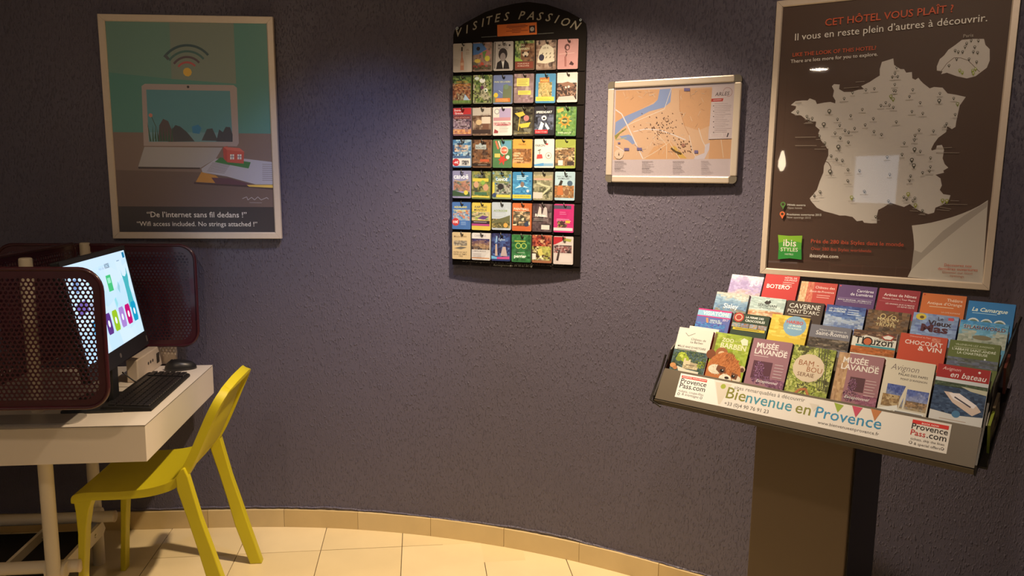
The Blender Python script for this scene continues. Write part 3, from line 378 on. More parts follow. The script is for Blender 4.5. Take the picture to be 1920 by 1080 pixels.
('L',(45,58,58),94,[(-924,2773),(-830,2882),(-724,2978),(-607,3061),(-481,3129),(-349,3180),(-212,3215),(-72,3232),(67,3231),(203,3212),(335,3175),(460,3121),(575,3052),(680,2967),(771,2869)]),('L',(55,75,68),85,[(-743,2645),(-670,2731),(-587,2806),(-495,2871),(-396,2924),(-292,2965),(-184,2992),(-75,3005),(34,3004),(141,2989),(245,2961),(342,2918),(433,2864),(515,2797),(587,2720)]),('L',(75,52,55),85,[(-569,2522),(-515,2585),(-454,2640),(-386,2688),(-314,2727),(-237,2757),(-158,2777),(-78,2787),(3,2786),(81,2775),(157,2754),(229,2723),(296,2682),(356,2633),(409,2576)]),
('L',(150,58,55),77,[(-408,2408),(-372,2449),(-331,2487),(-286,2519),(-238,2545),(-187,2565),(-134,2578),(-80,2584),(-27,2584),(26,2576),(77,2562),(125,2541),(169,2515),(209,2482),(244,2444)]),('C',(185,130,45),(-66,2213),171),('P',(62,60,60),[(-936,2801),(-846,2886),(-719,2720),(-809,2651)]),('P',(140,112,102),[(-1867,1657),(-1733,1744),(1696,1732),(1821,1631),(1798,-529),(1714,-652),(-1930,-661)]),
('P',(72,104,104),[(-1696,1523),(1547,1508),(1556,-479),(-1721,-503)]),('P',(92,112,112),[(-1715,-123),(1556,-113),(1556,-479),(-1721,-503)]),('P',(52,46,46),[(-970,-498),(-813,-29),(-647,163),(-460,104),(-213,-110),(70,-472)]),('P',(70,52,48),[(-1358,-483),(-1277,140),(-1115,400),(-922,316),(-796,-28),(-736,-479)]),('P',(55,50,52),[(341,-436),(573,18),(791,45),(983,-448)]),('P',(52,46,50),[(912,-466),(1049,4),(1192,-99),(1315,111),(1488,95),(1570,-182),(1556,-479)]),
('P',(42,62,42),[(-1686,-486),(-1736,292),(-1617,-485)]),('P',(42,62,42),[(-1582,-485),(-1533,189),(-1513,-484)]),('P',(42,62,42),[(-1479,-484),(-1422,-37),(-1410,-484)]),('P',(42,62,42),[(-1375,-483),(-1380,133),(-1306,-483)]),('P',(42,62,42),[(-1272,-483),(-1253,63),(-1203,-482)]),('P',(42,62,42),[(-1168,-482),(-1129,97),(-1099,-481)]),('P',(42,62,42),[(-1064,-481),(-1022,-50),(-995,-481)]),('P',(42,62,42),[(-961,-480),(-914,148),(-891,-480)]),
('P',(42,62,42),[(-857,-479),(-768,225),(-788,-479)]),('L',(50,60,42),26,[(-1481,-380),(-1409,96),(-1556,482)]),('C',(170,95,75),(-1588,533),78),('P',(38,92,120),[(-11,108),(236,188),(367,51),(268,-176),(10,-143)]),('C',(35,25,25),(-72,1644),51),('P',(140,120,112),[(-1906,-696),(1144,-709),(860,-1148),(231,-1520),(-2198,-1482)]),('P',(50,34,30),[(-2198,-1482),(231,-1503),(211,-1564),(-2186,-1561)]),
('P',(60,38,36),[(-44,-2077),(3093,-2266),(3133,-2372),(2034,-2271),(-48,-2156)]),('P',(150,130,125),[(273,-1546),(860,-1148),(1997,-1141),(3177,-1274),(3168,-2159),(2391,-2162),(1263,-1849),(308,-1696)]),('P',(160,100,40),[(26,-2076),(266,-1678),(827,-1808),(1161,-2133)]),('P',(80,44,48),[(647,-1897),(1347,-1920),(2389,-2216),(810,-2143)]),('P',(190,140,60),[(2038,-2182),(3167,-2177),(3162,-2301),(2123,-2252)]),
('L',(115,95,92),22,[(486,-1633),(1182,-1717)]),('L',(115,95,92),22,[(524,-1580),(1219,-1664)]),('L',(115,95,92),22,[(562,-1527),(1257,-1611)]),('L',(115,95,92),22,[(599,-1474),(1295,-1558)]),('L',(115,95,92),22,[(637,-1421),(1332,-1505)]),('L',(115,95,92),22,[(675,-1368),(1370,-1452)]),('L',(115,95,92),22,[(712,-1315),(1407,-1399)]),('L',(115,95,92),22,[(2690,-1356),(3147,-1362)]),('L',(115,95,92),22,[(2686,-1436),(3143,-1442)]),
('L',(115,95,92),22,[(2683,-1515),(3140,-1521)]),('L',(115,95,92),22,[(2680,-1594),(3137,-1601)]),('L',(115,95,92),22,[(2676,-1674),(3134,-1680)]),('L',(115,95,92),22,[(2673,-1754),(3131,-1760)]),('L',(115,95,92),22,[(2669,-1833),(3128,-1840)]),('L',(115,95,92),22,[(2666,-1913),(3124,-1919)]),('L',(115,95,92),22,[(2663,-1993),(3121,-1999)]),('P',(50,88,44),[(810,-1280),(1038,-1094),(2236,-1280),(2138,-1527)]),
('P',(150,52,42),[(1162,-708),(1339,-637),(1308,-1285),(1175,-1146)]),('P',(165,62,48),[(1315,-777),(1992,-860),(1953,-1334),(1308,-1285)]),('P',(175,78,62),[(1181,-673),(1824,-721),(2009,-877),(1314,-795)]),('P',(205,190,185),[(1437,-969),(1594,-968),(1584,-1170),(1427,-1171)]),('L',(70,50,80),22,[(1515,-968),(1506,-1170)]),('L',(70,50,80),22,[(1432,-1065),(1589,-1064)]),('P',(205,190,185),[(1725,-967),(1883,-966),(1873,-1168),(1716,-1169)]),
('L',(70,50,80),22,[(1804,-966),(1795,-1168)]),('L',(70,50,80),22,[(1721,-1063),(1878,-1062)]),('T', (205, 190, 180), '“De l’internet sans fil dedans !”', (-1979, -3486), (1979, -3494), 0.02, 0),('T', (190, 175, 165), '“Wifi access included. No strings attached !”', (-2395, -3844), (2389, -3853), 0.015, 0),('L',(150,125,115),22,[(1837,-2734),(2016,-2662),(2055,-2787),(2210,-2679),(2320,-2786),(2458,-2660),(2585,-2785),(2810,-2686),(2879,-2748)]),
('L',(130,108,98),18,[(2112,-2893),(2607,-2901)]),],
'MP': [
('P',(196,152,116),[(-2059,1467),(1372,1420),(1319,-321),(2106,-287),(2095,-955),(-2086,-972)]),('P',(192,140,98),[(-2059,1467),(-450,1419),(-500,1081),(-772,932),(-1634,554),(-2031,359)]),('P',(192,140,98),[(262,1385),(1374,1370),(1355,149),(981,1),(482,171),(295,653)]),('P',(192,140,98),[(1378,-302),(2106,-276),(2095,-955),(1370,-952)]),('P',(194,142,98),[(-872,-943),(-584,-535),(4,-340),(595,-949)]),
('P',(126,134,160),[(-442,1431),(-22,1438),(-44,983),(-256,812),(-806,690),(-1363,423),(-1797,125),(-2060,-120),(-2040,359),(-1678,555),(-1027,799),(-644,947),(-500,1081)]),('P',(126,134,160),[(-1878,-144),(-1522,-88),(-1386,-153),(-1279,-403),(-1376,-434),(-1536,-295),(-1786,-208)]),('P',(135,120,60),[(-2060,-120),(-1641,142),(-1617,100),(-1858,-61),(-2010,-267)]),('P',(190,170,165),[(900,-871),(1219,-754),(1226,-477),(1383,-420),(1374,-637),(1229,-952),(863,-966)]),
('P',(190,145,70),[(21,-542),(179,-503),(615,-929),(365,-908)]),('L',(205,185,172),40,[(-2045,795),(-1815,642),(-1601,265),(-1291,-320),(-960,-943)]),('L',(205,185,172),31,[(-1348,11),(-912,92),(-394,51),(36,-99),(545,-308)]),('L',(150,150,120),37,[(-2010,-267),(-1607,-190)]),('L',(215,190,165),17,[(-31,1439),(-253,751),(-1360,340),(-1600,223)]),('L',(170,120,85),17,[(263,1365),(291,732),(504,130),(661,-151)]),
('L',(205,180,160),21,[(661,-151),(810,-710),(942,-911)]),('L',(205,180,160),24,[(977,79),(1117,-318),(1250,-556)]),('L',(210,180,150),18,[(-960,-943),(-534,-719),(-36,-380)]),('L',(210,180,150),17,[(-38,-339),(366,-948)]),('L',(210,180,150),16,[(1755,-308),(1865,-915)]),('L',(210,180,150),17,[(-586,35),(-117,-459),(-97,-946)]),('L',(205,185,172),28,[(-2003,-476),(-1680,-668),(-1806,-939)]),('L',(140,120,130),27,[(-1287,-444),(-969,-695)]),
('L',(208,178,150),11,[(-689,1281),(-597,1163)]),('L',(208,178,150),11,[(-652,-358),(-715,-505)]),('L',(175,130,98),10,[(511,826),(622,801)]),('L',(205,170,140),11,[(-1574,1218),(-1699,1161)]),('L',(205,170,140),11,[(1017,651),(937,491)]),('L',(205,170,140),11,[(-840,1431),(-789,1226)]),('L',(208,178,150),11,[(-811,-501),(-816,-597)]),('L',(205,170,140),10,[(1020,1086),(1107,936)]),('L',(208,178,150),10,[(489,-117),(374,-144)]),
('L',(205,170,140),10,[(262,-507),(306,-742)]),('L',(175,130,98),10,[(335,-645),(261,-694)]),('L',(205,170,140),11,[(-526,-672),(-597,-744)]),('L',(175,130,98),11,[(-845,1282),(-761,1201)]),('L',(208,178,150),11,[(404,629),(286,604)]),('L',(175,130,98),11,[(-1412,1314),(-1417,1225)]),('L',(175,130,98),11,[(-693,-5),(-846,-13)]),('L',(205,170,140),11,[(-1788,1407),(-1702,1245)]),('L',(208,178,150),10,[(668,484),(747,318)]),
('L',(205,170,140),10,[(298,1153),(368,1054)]),('L',(208,178,150),10,[(-588,1304),(-814,1228)]),('L',(175,130,98),11,[(-285,357),(-378,188)]),('L',(205,170,140),11,[(-995,1402),(-862,1337)]),('L',(208,178,150),11,[(-897,311),(-721,293)]),('L',(205,170,140),11,[(-1283,1411),(-1185,1324)]),('L',(205,170,140),11,[(-195,-644),(-258,-777)]),('L',(208,178,150),10,[(-618,-180),(-534,-358)]),('L',(175,130,98),11,[(-386,-104),(-476,-240)]),
('L',(175,130,98),11,[(-357,-623),(-398,-786)]),('L',(175,130,98),10,[(947,244),(871,114)]),('L',(175,130,98),11,[(-643,-368),(-486,-476)]),('L',(205,170,140),11,[(-1160,-603),(-1213,-824)]),('L',(175,130,98),12,[(-1708,1464),(-1674,1236)]),('L',(208,178,150),11,[(-1208,1235),(-1059,1166)]),('L',(175,130,98),10,[(1192,1302),(1129,1259)]),('L',(175,130,98),10,[(924,506),(979,420)]),('L',(175,130,98),11,[(-474,-402),(-260,-454)]),
('L',(208,178,150),11,[(-7,-670),(107,-809)]),('L',(205,170,140),11,[(-423,217),(-224,143)]),('L',(175,130,98),11,[(-1174,74),(-1000,-31)]),('L',(208,178,150),11,[(-1191,-350),(-1217,-520)]),('L',(175,130,98),11,[(-516,177),(-436,-19)]),('L',(205,170,140),10,[(-628,1266),(-749,1223)]),('L',(208,178,150),10,[(503,617),(394,445)]),('L',(175,130,98),10,[(1017,719),(1149,662)]),('L',(208,178,150),10,[(-413,-281),(-243,-299)]),
('L',(205,170,140),11,[(-15,430),(-79,334)]),('L',(175,130,98),10,[(806,1344),(804,1249)]),('L',(175,130,98),11,[(-680,1342),(-850,1329)]),('L',(205,170,140),11,[(-1066,-503),(-1086,-711)]),('L',(205,170,140),11,[(-922,1346),(-1024,1227)]),('L',(175,130,98),10,[(1032,906),(946,841)]),('L',(175,130,98),10,[(626,1222),(760,1044)]),('L',(205,170,140),11,[(322,1197),(314,1035)]),('L',(205,170,140),11,[(419,1358),(511,1288)]),
('L',(175,130,98),11,[(-1589,1461),(-1546,1344)]),('L',(175,130,98),10,[(623,1318),(653,1086)]),('L',(208,178,150),11,[(870,1330),(797,1276)]),('L',(208,178,150),11,[(429,595),(452,508)]),('L',(175,130,98),11,[(-473,28),(-472,-59)]),('L',(208,178,150),11,[(-534,-150),(-632,-244)]),('L',(175,130,98),11,[(-1382,1210),(-1496,1124)]),('L',(175,130,98),10,[(-425,-393),(-378,-585)]),('L',(208,178,150),10,[(1021,1230),(1139,1209)]),
('L',(175,130,98),11,[(-1203,1389),(-1104,1368)]),('L',(205,170,140),11,[(166,162),(97,109)]),('L',(208,178,150),11,[(-861,-585),(-1018,-614)]),('L',(205,170,140),11,[(-1277,-506),(-1224,-580)]),('L',(208,178,150),11,[(96,-289),(234,-384)]),('L',(208,178,150),10,[(782,1232),(679,1194)]),('L',(175,130,98),10,[(-57,-692),(151,-699)]),('P',(120,80,60),[(-344,306),(-314,306),(-313,277),(-343,278)]),('P',(90,60,50),[(-280,-54),(-250,-54),(-249,-83),(-279,-82)]),
('P',(90,60,50),[(-568,-50),(-538,-51),(-537,-79),(-567,-78)]),('P',(120,80,60),[(-362,-46),(-332,-46),(-331,-75),(-361,-74)]),('P',(120,80,60),[(176,380),(205,379),(207,351),(177,352)]),('P',(120,80,60),[(-1072,650),(-1041,649),(-1040,621),(-1071,622)]),('P',(90,60,50),[(-160,414),(-130,413),(-129,385),(-158,386)]),('P',(70,50,50),[(371,574),(400,573),(401,546),(372,546)]),('P',(90,60,50),[(-873,145),(-843,144),(-842,115),(-872,116)]),
('P',(90,60,50),[(-579,-431),(-549,-432),(-548,-460),(-578,-460)]),('P',(90,60,50),[(-300,245),(-271,244),(-270,216),(-299,217)]),('P',(120,80,60),[(-485,-123),(-455,-124),(-454,-152),(-484,-151)]),('P',(90,60,50),[(-619,178),(-589,177),(-588,149),(-618,150)]),('P',(70,50,50),[(-425,-92),(-395,-92),(-393,-121),(-423,-120)]),('P',(70,50,50),[(-619,173),(-589,173),(-588,144),(-618,145)]),('P',(70,50,50),[(-102,-41),(-73,-42),(-72,-70),(-101,-69)]),
('P',(70,50,50),[(-613,144),(-583,143),(-582,115),(-612,116)]),('P',(70,50,50),[(-341,640),(-311,639),(-310,610),(-340,611)]),('P',(70,50,50),[(393,257),(422,257),(423,229),(394,230)]),('P',(70,50,50),[(4,300),(34,299),(35,271),(5,272)]),('P',(90,60,50),[(-1771,70),(-1740,69),(-1739,40),(-1770,41)]),('P',(70,50,50),[(-835,-215),(-805,-216),(-804,-244),(-834,-244)]),('P',(70,50,50),[(-6,145),(24,144),(25,116),(-5,117)]),
('P',(90,60,50),[(-267,423),(-237,422),(-236,394),(-265,395)]),('P',(90,60,50),[(41,338),(70,337),(71,309),(42,310)]),('P',(120,80,60),[(-41,-58),(-12,-59),(-11,-87),(-40,-87)]),('P',(70,50,50),[(-285,456),(-255,455),(-254,427),(-284,428)]),('P',(90,60,50),[(-269,212),(-239,211),(-238,183),(-268,183)]),('P',(70,50,50),[(-339,-24),(-309,-24),(-308,-52),(-338,-52)]),('P',(90,60,50),[(-118,526),(-89,525),(-88,497),(-117,498)]),
('P',(120,80,60),[(-653,143),(-623,142),(-622,114),(-652,115)]),('P',(70,50,50),[(-254,479),(-224,478),(-223,450),(-253,451)]),('P',(90,60,50),[(-418,147),(-388,146),(-387,118),(-417,119)]),('P',(120,80,60),[(-786,521),(-756,520),(-755,492),(-785,493)]),('P',(70,50,50),[(-361,51),(-331,51),(-330,22),(-359,23)]),('P',(120,80,60),[(-1104,253),(-1073,252),(-1072,224),(-1103,224)]),('P',(90,60,50),[(-322,165),(-292,164),(-291,136),(-321,136)]),
('P',(70,50,50),[(174,148),(203,147),(204,119),(175,120)]),('P',(120,80,60),[(-929,133),(-898,132),(-897,104),(-928,104)]),('P',(120,80,60),[(-742,240),(-711,239),(-710,211),(-741,212)]),('P',(120,80,60),[(-247,44),(-218,43),(-217,15),(-246,15)]),('P',(90,60,50),[(107,-215),(137,-216),(138,-244),(108,-244)]),('P',(70,50,50),[(-666,67),(-635,67),(-634,38),(-665,39)]),('P',(70,50,50),[(-414,-9),(-384,-9),(-383,-38),(-413,-37)]),
('P',(70,50,50),[(-157,240),(-128,240),(-126,211),(-156,212)]),('P',(70,50,50),[(-300,142),(-270,142),(-269,113),(-299,114)]),('P',(120,80,60),[(35,616),(64,615),(65,587),(36,588)]),('P',(120,80,60),[(-445,252),(-415,251),(-414,223),(-444,224)]),('P',(90,60,50),[(-530,289),(-500,289),(-499,260),(-529,261)]),('P',(70,50,50),[(-465,-231),(-435,-232),(-434,-260),(-464,-260)]),('P',(70,50,50),[(93,-58),(122,-58),(124,-86),(94,-86)]),
('P',(120,80,60),[(63,125),(92,125),(93,97),(64,97)]),('P',(70,50,50),[(-683,133),(-653,133),(-651,104),(-682,105)]),('P',(70,50,50),[(-202,-52),(-172,-52),(-171,-81),(-201,-80)]),('P',(90,60,50),[(-485,1),(-455,1),(-454,-28),(-484,-27)]),('P',(70,50,50),[(-61,281),(-32,281),(-30,252),(-60,253)]),('P',(70,50,50),[(-469,233),(-439,232),(-438,204),(-467,204)]),('P',(90,60,50),[(-339,-591),(-309,-591),(-308,-619),(-338,-619)]),
('P',(120,80,60),[(-1348,208),(-1317,207),(-1316,178),(-1347,179)]),('P',(120,80,60),[(45,29),(75,29),(76,1),(47,1)]),('P',(90,60,50),[(-508,315),(-478,314),(-477,286),(-507,287)]),('P',(70,50,50),[(-527,489),(-497,488),(-496,460),(-526,461)]),('P',(120,80,60),[(-678,156),(-648,156),(-647,127),(-677,128)]),('P',(90,60,50),[(-100,137),(-70,137),(-69,108),(-99,109)]),('P',(90,60,50),[(160,-289),(189,-289),(190,-317),(161,-317)]),
('P',(70,50,50),[(-541,504),(-511,503),(-510,475),(-540,476)]),('P',(90,60,50),[(-504,333),(-474,332),(-473,304),(-503,304)]),('P',(70,50,50),[(-128,-160),(-98,-161),(-97,-189),(-126,-188)]),('P',(90,60,50),[(-86,-290),(-57,-290),(-56,-319),(-85,-318)]),('P',(90,60,50),[(-743,274),(-713,273),(-712,245),(-742,246)]),('P',(90,60,50),[(-590,137),(-560,136),(-559,108),(-589,108)]),('P',(90,60,50),[(-403,58),(-373,57),(-372,29),(-402,30)]),
('P',(120,80,60),[(-465,-61),(-435,-62),(-434,-90),(-464,-89)]),('P',(70,50,50),[(-146,113),(-116,112),(-115,84),(-145,85)]),('P',(110,75,55),[(366,-434),(404,-434),(405,-466),(368,-466)]),('P',(110,75,55),[(719,-506),(756,-507),(758,-539),(721,-538)]),('P',(110,75,55),[(593,-416),(630,-416),(632,-448),(594,-448)]),('P',(110,75,55),[(254,-428),(291,-428),(293,-460),(255,-460)]),('P',(110,75,55),[(626,-659),(663,-660),(665,-692),(628,-691)]),
('P',(110,75,55),[(530,-493),(567,-494),(568,-526),(531,-525)]),('P',(110,75,55),[(514,-482),(551,-482),(553,-514),(515,-514)]),('P',(110,75,55),[(521,-685),(559,-685),(560,-717),(523,-717)]),('P',(110,75,55),[(349,-559),(387,-559),(388,-591),(351,-591)]),('P',(110,75,55),[(719,-695),(756,-695),(758,-727),(721,-727)]),('P',(110,75,55),[(347,-752),(385,-752),(386,-784),(349,-784)]),('P',(110,75,55),[(657,-341),(694,-342),(695,-374),(658,-373)]),
('P',(110,75,55),[(373,-355),(410,-355),(412,-387),(374,-387)]),('P',(110,75,55),[(284,-759),(322,-759),(323,-792),(286,-791)]),('P',(110,75,55),[(460,-705),(497,-706),(499,-738),(462,-737)]),('P',(110,75,55),[(293,-255),(330,-256),(332,-288),(294,-287)]),('P',(110,75,55),[(687,-666),(724,-667),(725,-699),(688,-698)]),('P',(110,75,55),[(744,-611),(781,-611),(783,-643),(746,-643)]),('P',(110,75,55),[(515,-650),(553,-650),(554,-683),(517,-682)]),
('P',(110,75,55),[(294,-530),(332,-530),(333,-563),(295,-562)]),('P',(110,75,55),[(459,-327),(496,-328),(498,-360),(460,-359)]),('P',(110,75,55),[(542,-420),(579,-421),(581,-453),(544,-452)]),('P',(110,75,55),[(497,-446),(534,-446),(535,-478),(498,-478)]),('P',(110,75,55),[(403,-437),(440,-437),(441,-469),(404,-469)]),('L',(85,62,35),51,[(48,-575),(230,-705),(421,-767)]),('C',(150,110,85),(-141,387),68),
('C',(196,152,116),(-141,387),43),('C',(150,100,80),(479,-487),66),('P',(105,90,120),[(417,1429),(621,1419),(626,1325),(421,1334)]),('P',(105,90,120),[(-1675,-555),(-1487,-557),(-1484,-649),(-1672,-647)]),('P',(105,90,120),[(-1194,-552),(-1010,-555),(-1006,-645),(-1191,-643)]),('P',(105,90,120),[(870,-663),(996,-664),(1001,-760),(874,-759)]),('P',(105,90,120),[(-1916,-352),(-1826,-353),(-1824,-412),(-1914,-410)]),
('C',(205,170,140),(-1866,-771),181),('P',(60,45,40),[(-1891,-821),(-1868,-696),(-1837,-822)]),('P',(190,165,155),[(1384,1420),(2146,1503),(2145,-288),(1337,-298)]),('T', (70, 50, 50), 'ARLES', (1486, 1115), (1962, 1124), 0.01, 0.2),('L',(150,90,80),12,[(1884,1088),(1933,1085),(1979,1099),(2017,1128),(2041,1167),(2050,1214),(2042,1263),(2018,1308),(1982,1344),(1937,1367),(1887,1376),(1839,1367),(1799,1344),(1769,1307),(1755,1262)]),
('P',(165,50,42),[(1371,1035),(1772,1033),(1750,934),(1368,934)]),('L',(220,190,180),16,[(1433,986),(1708,990)]),('L',(140,118,112),9,[(1479,864),(1930,858)]),('L',(140,118,112),10,[(1481,806),(2043,796)]),('C',(40,30,30),(1454,799),16),('L',(140,118,112),10,[(1484,748),(2033,739)]),('L',(140,118,112),10,[(1487,689),(2015,682)]),('L',(140,118,112),10,[(1490,631),(2010,625)]),('C',(40,30,30),(1463,624),16),
('L',(140,118,112),10,[(1493,573),(1853,572)]),('L',(140,118,112),10,[(1496,515),(2057,508)]),('L',(140,118,112),10,[(1499,456),(1854,457)]),('C',(40,30,30),(1472,449),15),('L',(140,118,112),9,[(1502,398),(1814,400)]),('L',(140,118,112),9,[(1505,340),(1928,339)]),('L',(140,118,112),9,[(1508,281),(1998,279)]),('C',(40,30,30),(1480,274),16),('L',(140,118,112),9,[(1511,223),(1887,224)]),('L',(140,118,112),9,[(1514,164),(1979,164)]),
('L',(140,118,112),9,[(1517,106),(1876,108)]),('C',(40,30,30),(1489,99),16),('L',(140,118,112),9,[(1520,47),(2079,46)]),('L',(140,118,112),10,[(1522,-11),(1932,-9)]),('L',(140,118,112),10,[(1525,-70),(1942,-67)]),('C',(40,30,30),(1498,-77),16),('L',(215,195,180),12,[(1408,-107),(1792,-111),(1791,-243),(1403,-244),(1408,-107)]),('P',(50,40,45),[(1940,-234),(1972,-99),(2011,-107),(1971,-238)]),('L',(95,75,72),12,[(-2030,-1031),(-1671,-1032)]),
('L',(150,128,122),9,[(-2028,-1073),(-1584,-1074)]),('L',(150,128,122),9,[(-2027,-1115),(-1555,-1116)]),('L',(150,128,122),9,[(-2025,-1158),(-1667,-1158)]),('L',(150,128,122),9,[(-2024,-1200),(-1687,-1200)]),('L',(150,128,122),9,[(-2022,-1242),(-1642,-1242)]),('L',(95,75,72),12,[(-2021,-1284),(-1776,-1284)]),('L',(150,128,122),9,[(-2020,-1327),(-1687,-1326)]),('L',(150,128,122),9,[(-2018,-1369),(-1581,-1367)]),
('L',(95,75,72),11,[(-991,-1034),(-587,-1035)]),('L',(150,128,122),9,[(-990,-1075),(-757,-1075)]),('L',(150,128,122),9,[(-988,-1116),(-565,-1117)]),('L',(150,128,122),9,[(-987,-1158),(-676,-1158)]),('L',(150,128,122),9,[(-985,-1199),(-532,-1199)]),('L',(150,128,122),8,[(-983,-1241),(-677,-1240)]),('L',(95,75,72),12,[(-982,-1282),(-711,-1282)]),('L',(150,128,122),9,[(-980,-1324),(-630,-1323)]),('L',(150,128,122),9,[(-979,-1365),(-548,-1364)]),
('L',(150,128,122),9,[(-977,-1407),(-655,-1405)]),('L',(95,75,72),11,[(127,-1036),(536,-1037)]),('L',(150,128,122),8,[(129,-1077),(502,-1077)]),('L',(150,128,122),8,[(131,-1117),(424,-1118)]),('L',(150,128,122),9,[(132,-1158),(411,-1158)]),('L',(150,128,122),9,[(134,-1199),(460,-1198)]),('L',(150,128,122),8,[(136,-1239),(438,-1239)]),('L',(95,75,72),11,[(138,-1280),(433,-1279)]),('L',(150,128,122),9,[(139,-1320),(499,-1319)]),
('L',(150,128,122),9,[(141,-1361),(552,-1360)]),('L',(150,128,122),8,[(143,-1402),(487,-1400)]),('L',(150,128,122),8,[(145,-1442),(389,-1441)]),('L',(95,75,72),10,[(1120,-1039),(1370,-1039)]),('L',(150,128,122),9,[(1121,-1079),(1406,-1079)]),('L',(150,128,122),8,[(1123,-1118),(1461,-1119)]),('L',(150,128,122),8,[(1125,-1158),(1358,-1158)]),('L',(150,128,122),8,[(1127,-1198),(1348,-1198)]),('L',(150,128,122),8,[(1129,-1238),(1402,-1238)]),
('L',(95,75,72),11,[(1131,-1278),(1396,-1277)]),('L',(150,128,122),8,[(1133,-1318),(1342,-1317)]),('L',(150,128,122),8,[(1135,-1358),(1456,-1356)]),('L',(150,128,122),8,[(1137,-1397),(1543,-1396)]),('L',(150,128,122),8,[(1139,-1437),(1459,-1436)]),],
'RK': [
('G', (150, 128, 108), 'V', (-2216, 4554), 12),('G', (150, 128, 108), 'I', (-1910, 4647), 16),('G', (150, 128, 108), 'S', (-1591, 4765), 14),('G', (150, 128, 108), 'I', (-1275, 4856), 12),('G', (150, 128, 108), 'T', (-990, 4934), 11),('G', (150, 128, 108), 'E', (-692, 4999), 8),('G', (150, 128, 108), 'S', (-339, 5034), 5),('G', (150, 128, 108), 'P', (248, 5046), -3),('G', (150, 128, 108), 'A', (581, 5018), -5),
('G', (150, 128, 108), 'S', (954, 4975), -8),('G', (150, 128, 108), 'S', (1297, 4921), -12),('G', (150, 128, 108), 'I', (1597, 4844), -12),('G', (150, 128, 108), 'O', (1924, 4728), -17),('G', (150, 128, 108), 'N', (2303, 4598), -20),('P',(196,92,40),[(-703,4740),(826,4764),(846,4333),(-689,4320)]),('P',(45,25,28),[(541,4653),(768,4659),(784,4402),(552,4396)]),('C',(200,170,150),(657,4528),75),('C',(45,25,28),(657,4528),47),
('P',(220,190,170),[(637,4554),(639,4495),(688,4526)]),('L',(110,45,30),17,[(-320,4696),(407,4704)]),('L',(110,45,30),26,[(-342,4644),(486,4653)]),('L',(110,45,30),17,[(-234,4593),(398,4601)]),('L',(110,45,30),17,[(-121,4542),(243,4549)]),('L',(110,45,30),17,[(-345,4489),(489,4498)]),('L',(110,45,30),17,[(-119,4438),(217,4445)]),('L',(120,110,100),15,[(-1328,4321),(-712,4332)]),('L',(120,110,100),13,[(863,4347),(1481,4359)]),
('C',(190,185,180),(-2311,4690),50),('C',(25,20,20),(-2311,4690),27),('C',(190,185,180),(2471,4767),45),('C',(25,20,20),(2471,4767),24),('T', (140, 125, 110), 'Le présent programme de la carte Visites Passion est réservé à son usage exclusif', (-2033, -4211), (2105, -4200), 0, 0.3),('T', (140, 125, 110), 'Renseignements: 04 90 61 84 43', (-741, -4320), (845, -4296), 0, 0.3),],
'BN': [
('P',(214,194,182),[(443,-67),(6780,-58),(6789,-725),(484,-745)]),('P',(222,206,196),[(443,-67),(1385,-64),(1699,-728),(484,-745)]),('P',(200,178,160),[(1445,-123),(1881,-105),(1738,-684),(1688,-695)]),('C',(150,150,50),(1678,-207),70),('P',(190,40,35),[(490,-120),(1206,-106),(1221,-187),(502,-190)]),('T', (230, 210, 200), 'RESERVEZ MAINTENANT', (528, -173), (1202, -163), 0, 0),('T', (30, 28, 32), 'Provence', (512, -332), (1235, -320), 0.02, 0),
('T', (30, 28, 32), 'Pass.com', (523, -468), (1240, -456), 0.02, 0),('T', (90, 80, 78), 'tickets, coupe-files', (532, -580), (1238, -571), 0, 0),('T', (90, 80, 78), '& avantages', (656, -657), (1128, -658), 0, 0),('C',(60,50,50),(567,-642),38),('C',(222,206,196),(567,-642),25),('C',(60,50,50),(1199,-629),36),('C',(222,206,196),(1199,-629),23),('T', (110, 98, 92), 'sites remarquables à découvrir', (1967, -217), (3723, -200), 0, 0),
('T', (120, 112, 40), 'Bie', (1817, -489), (2321, -495), 0.012, 0),('T', (60, 125, 140), 'nvenue', (2339, -497), (3476, -498), 0.012, 0),('T', (120, 112, 40), 'en', (3563, -499), (3919, -505), 0.012, 0),('T', (45, 120, 155), 'Provence', (4033, -509), (5462, -490), 0.012, 0),('T', (90, 80, 76), '+33 (0)4 90 76 91 23', (1837, -676), (2969, -669), 0, 0),('T', (90, 80, 76), 'www.bienvenueenprovence.fr', (4131, -657), (5451, -642), 0, 0),
('P',(140,150,45),[(4373,-71),(4594,-98),(4500,-296)]),('P',(185,60,85),[(4769,-65),(5001,-71),(4901,-332)]),('P',(180,105,60),[(5166,-48),(5398,-61),(5302,-323)]),('P',(200,180,165),[(3837,-201),(4061,-203),(3981,-385)]),('P',(200,32,28),[(6040,-111),(6736,-108),(6738,-196),(6045,-199)]),('T', (235, 215, 205), 'BOOK NOW', (6228, -185), (6559, -181), 0, 0),('T', (30, 24, 26), 'Provence', (6047, -318), (6742, -319), 0.02, 0),
('T', (180, 35, 35), 'Pass', (6052, -461), (6340, -465), 0.02, 0),('T', (30, 24, 26), '.com', (6366, -463), (6737, -465), 0.02, 0),('T', (100, 85, 78), 'tickets, skip the lines', (6073, -572), (6719, -562), 0, 0),('T', (100, 85, 78), '& special offers', (6158, -672), (6661, -669), 0, 0),('C',(60,50,50),(6091,-636),34),('C',(214,194,182),(6091,-636),22),('C',(60,50,50),(6698,-634),32),('C',(214,194,182),(6698,-634),20),
],
}
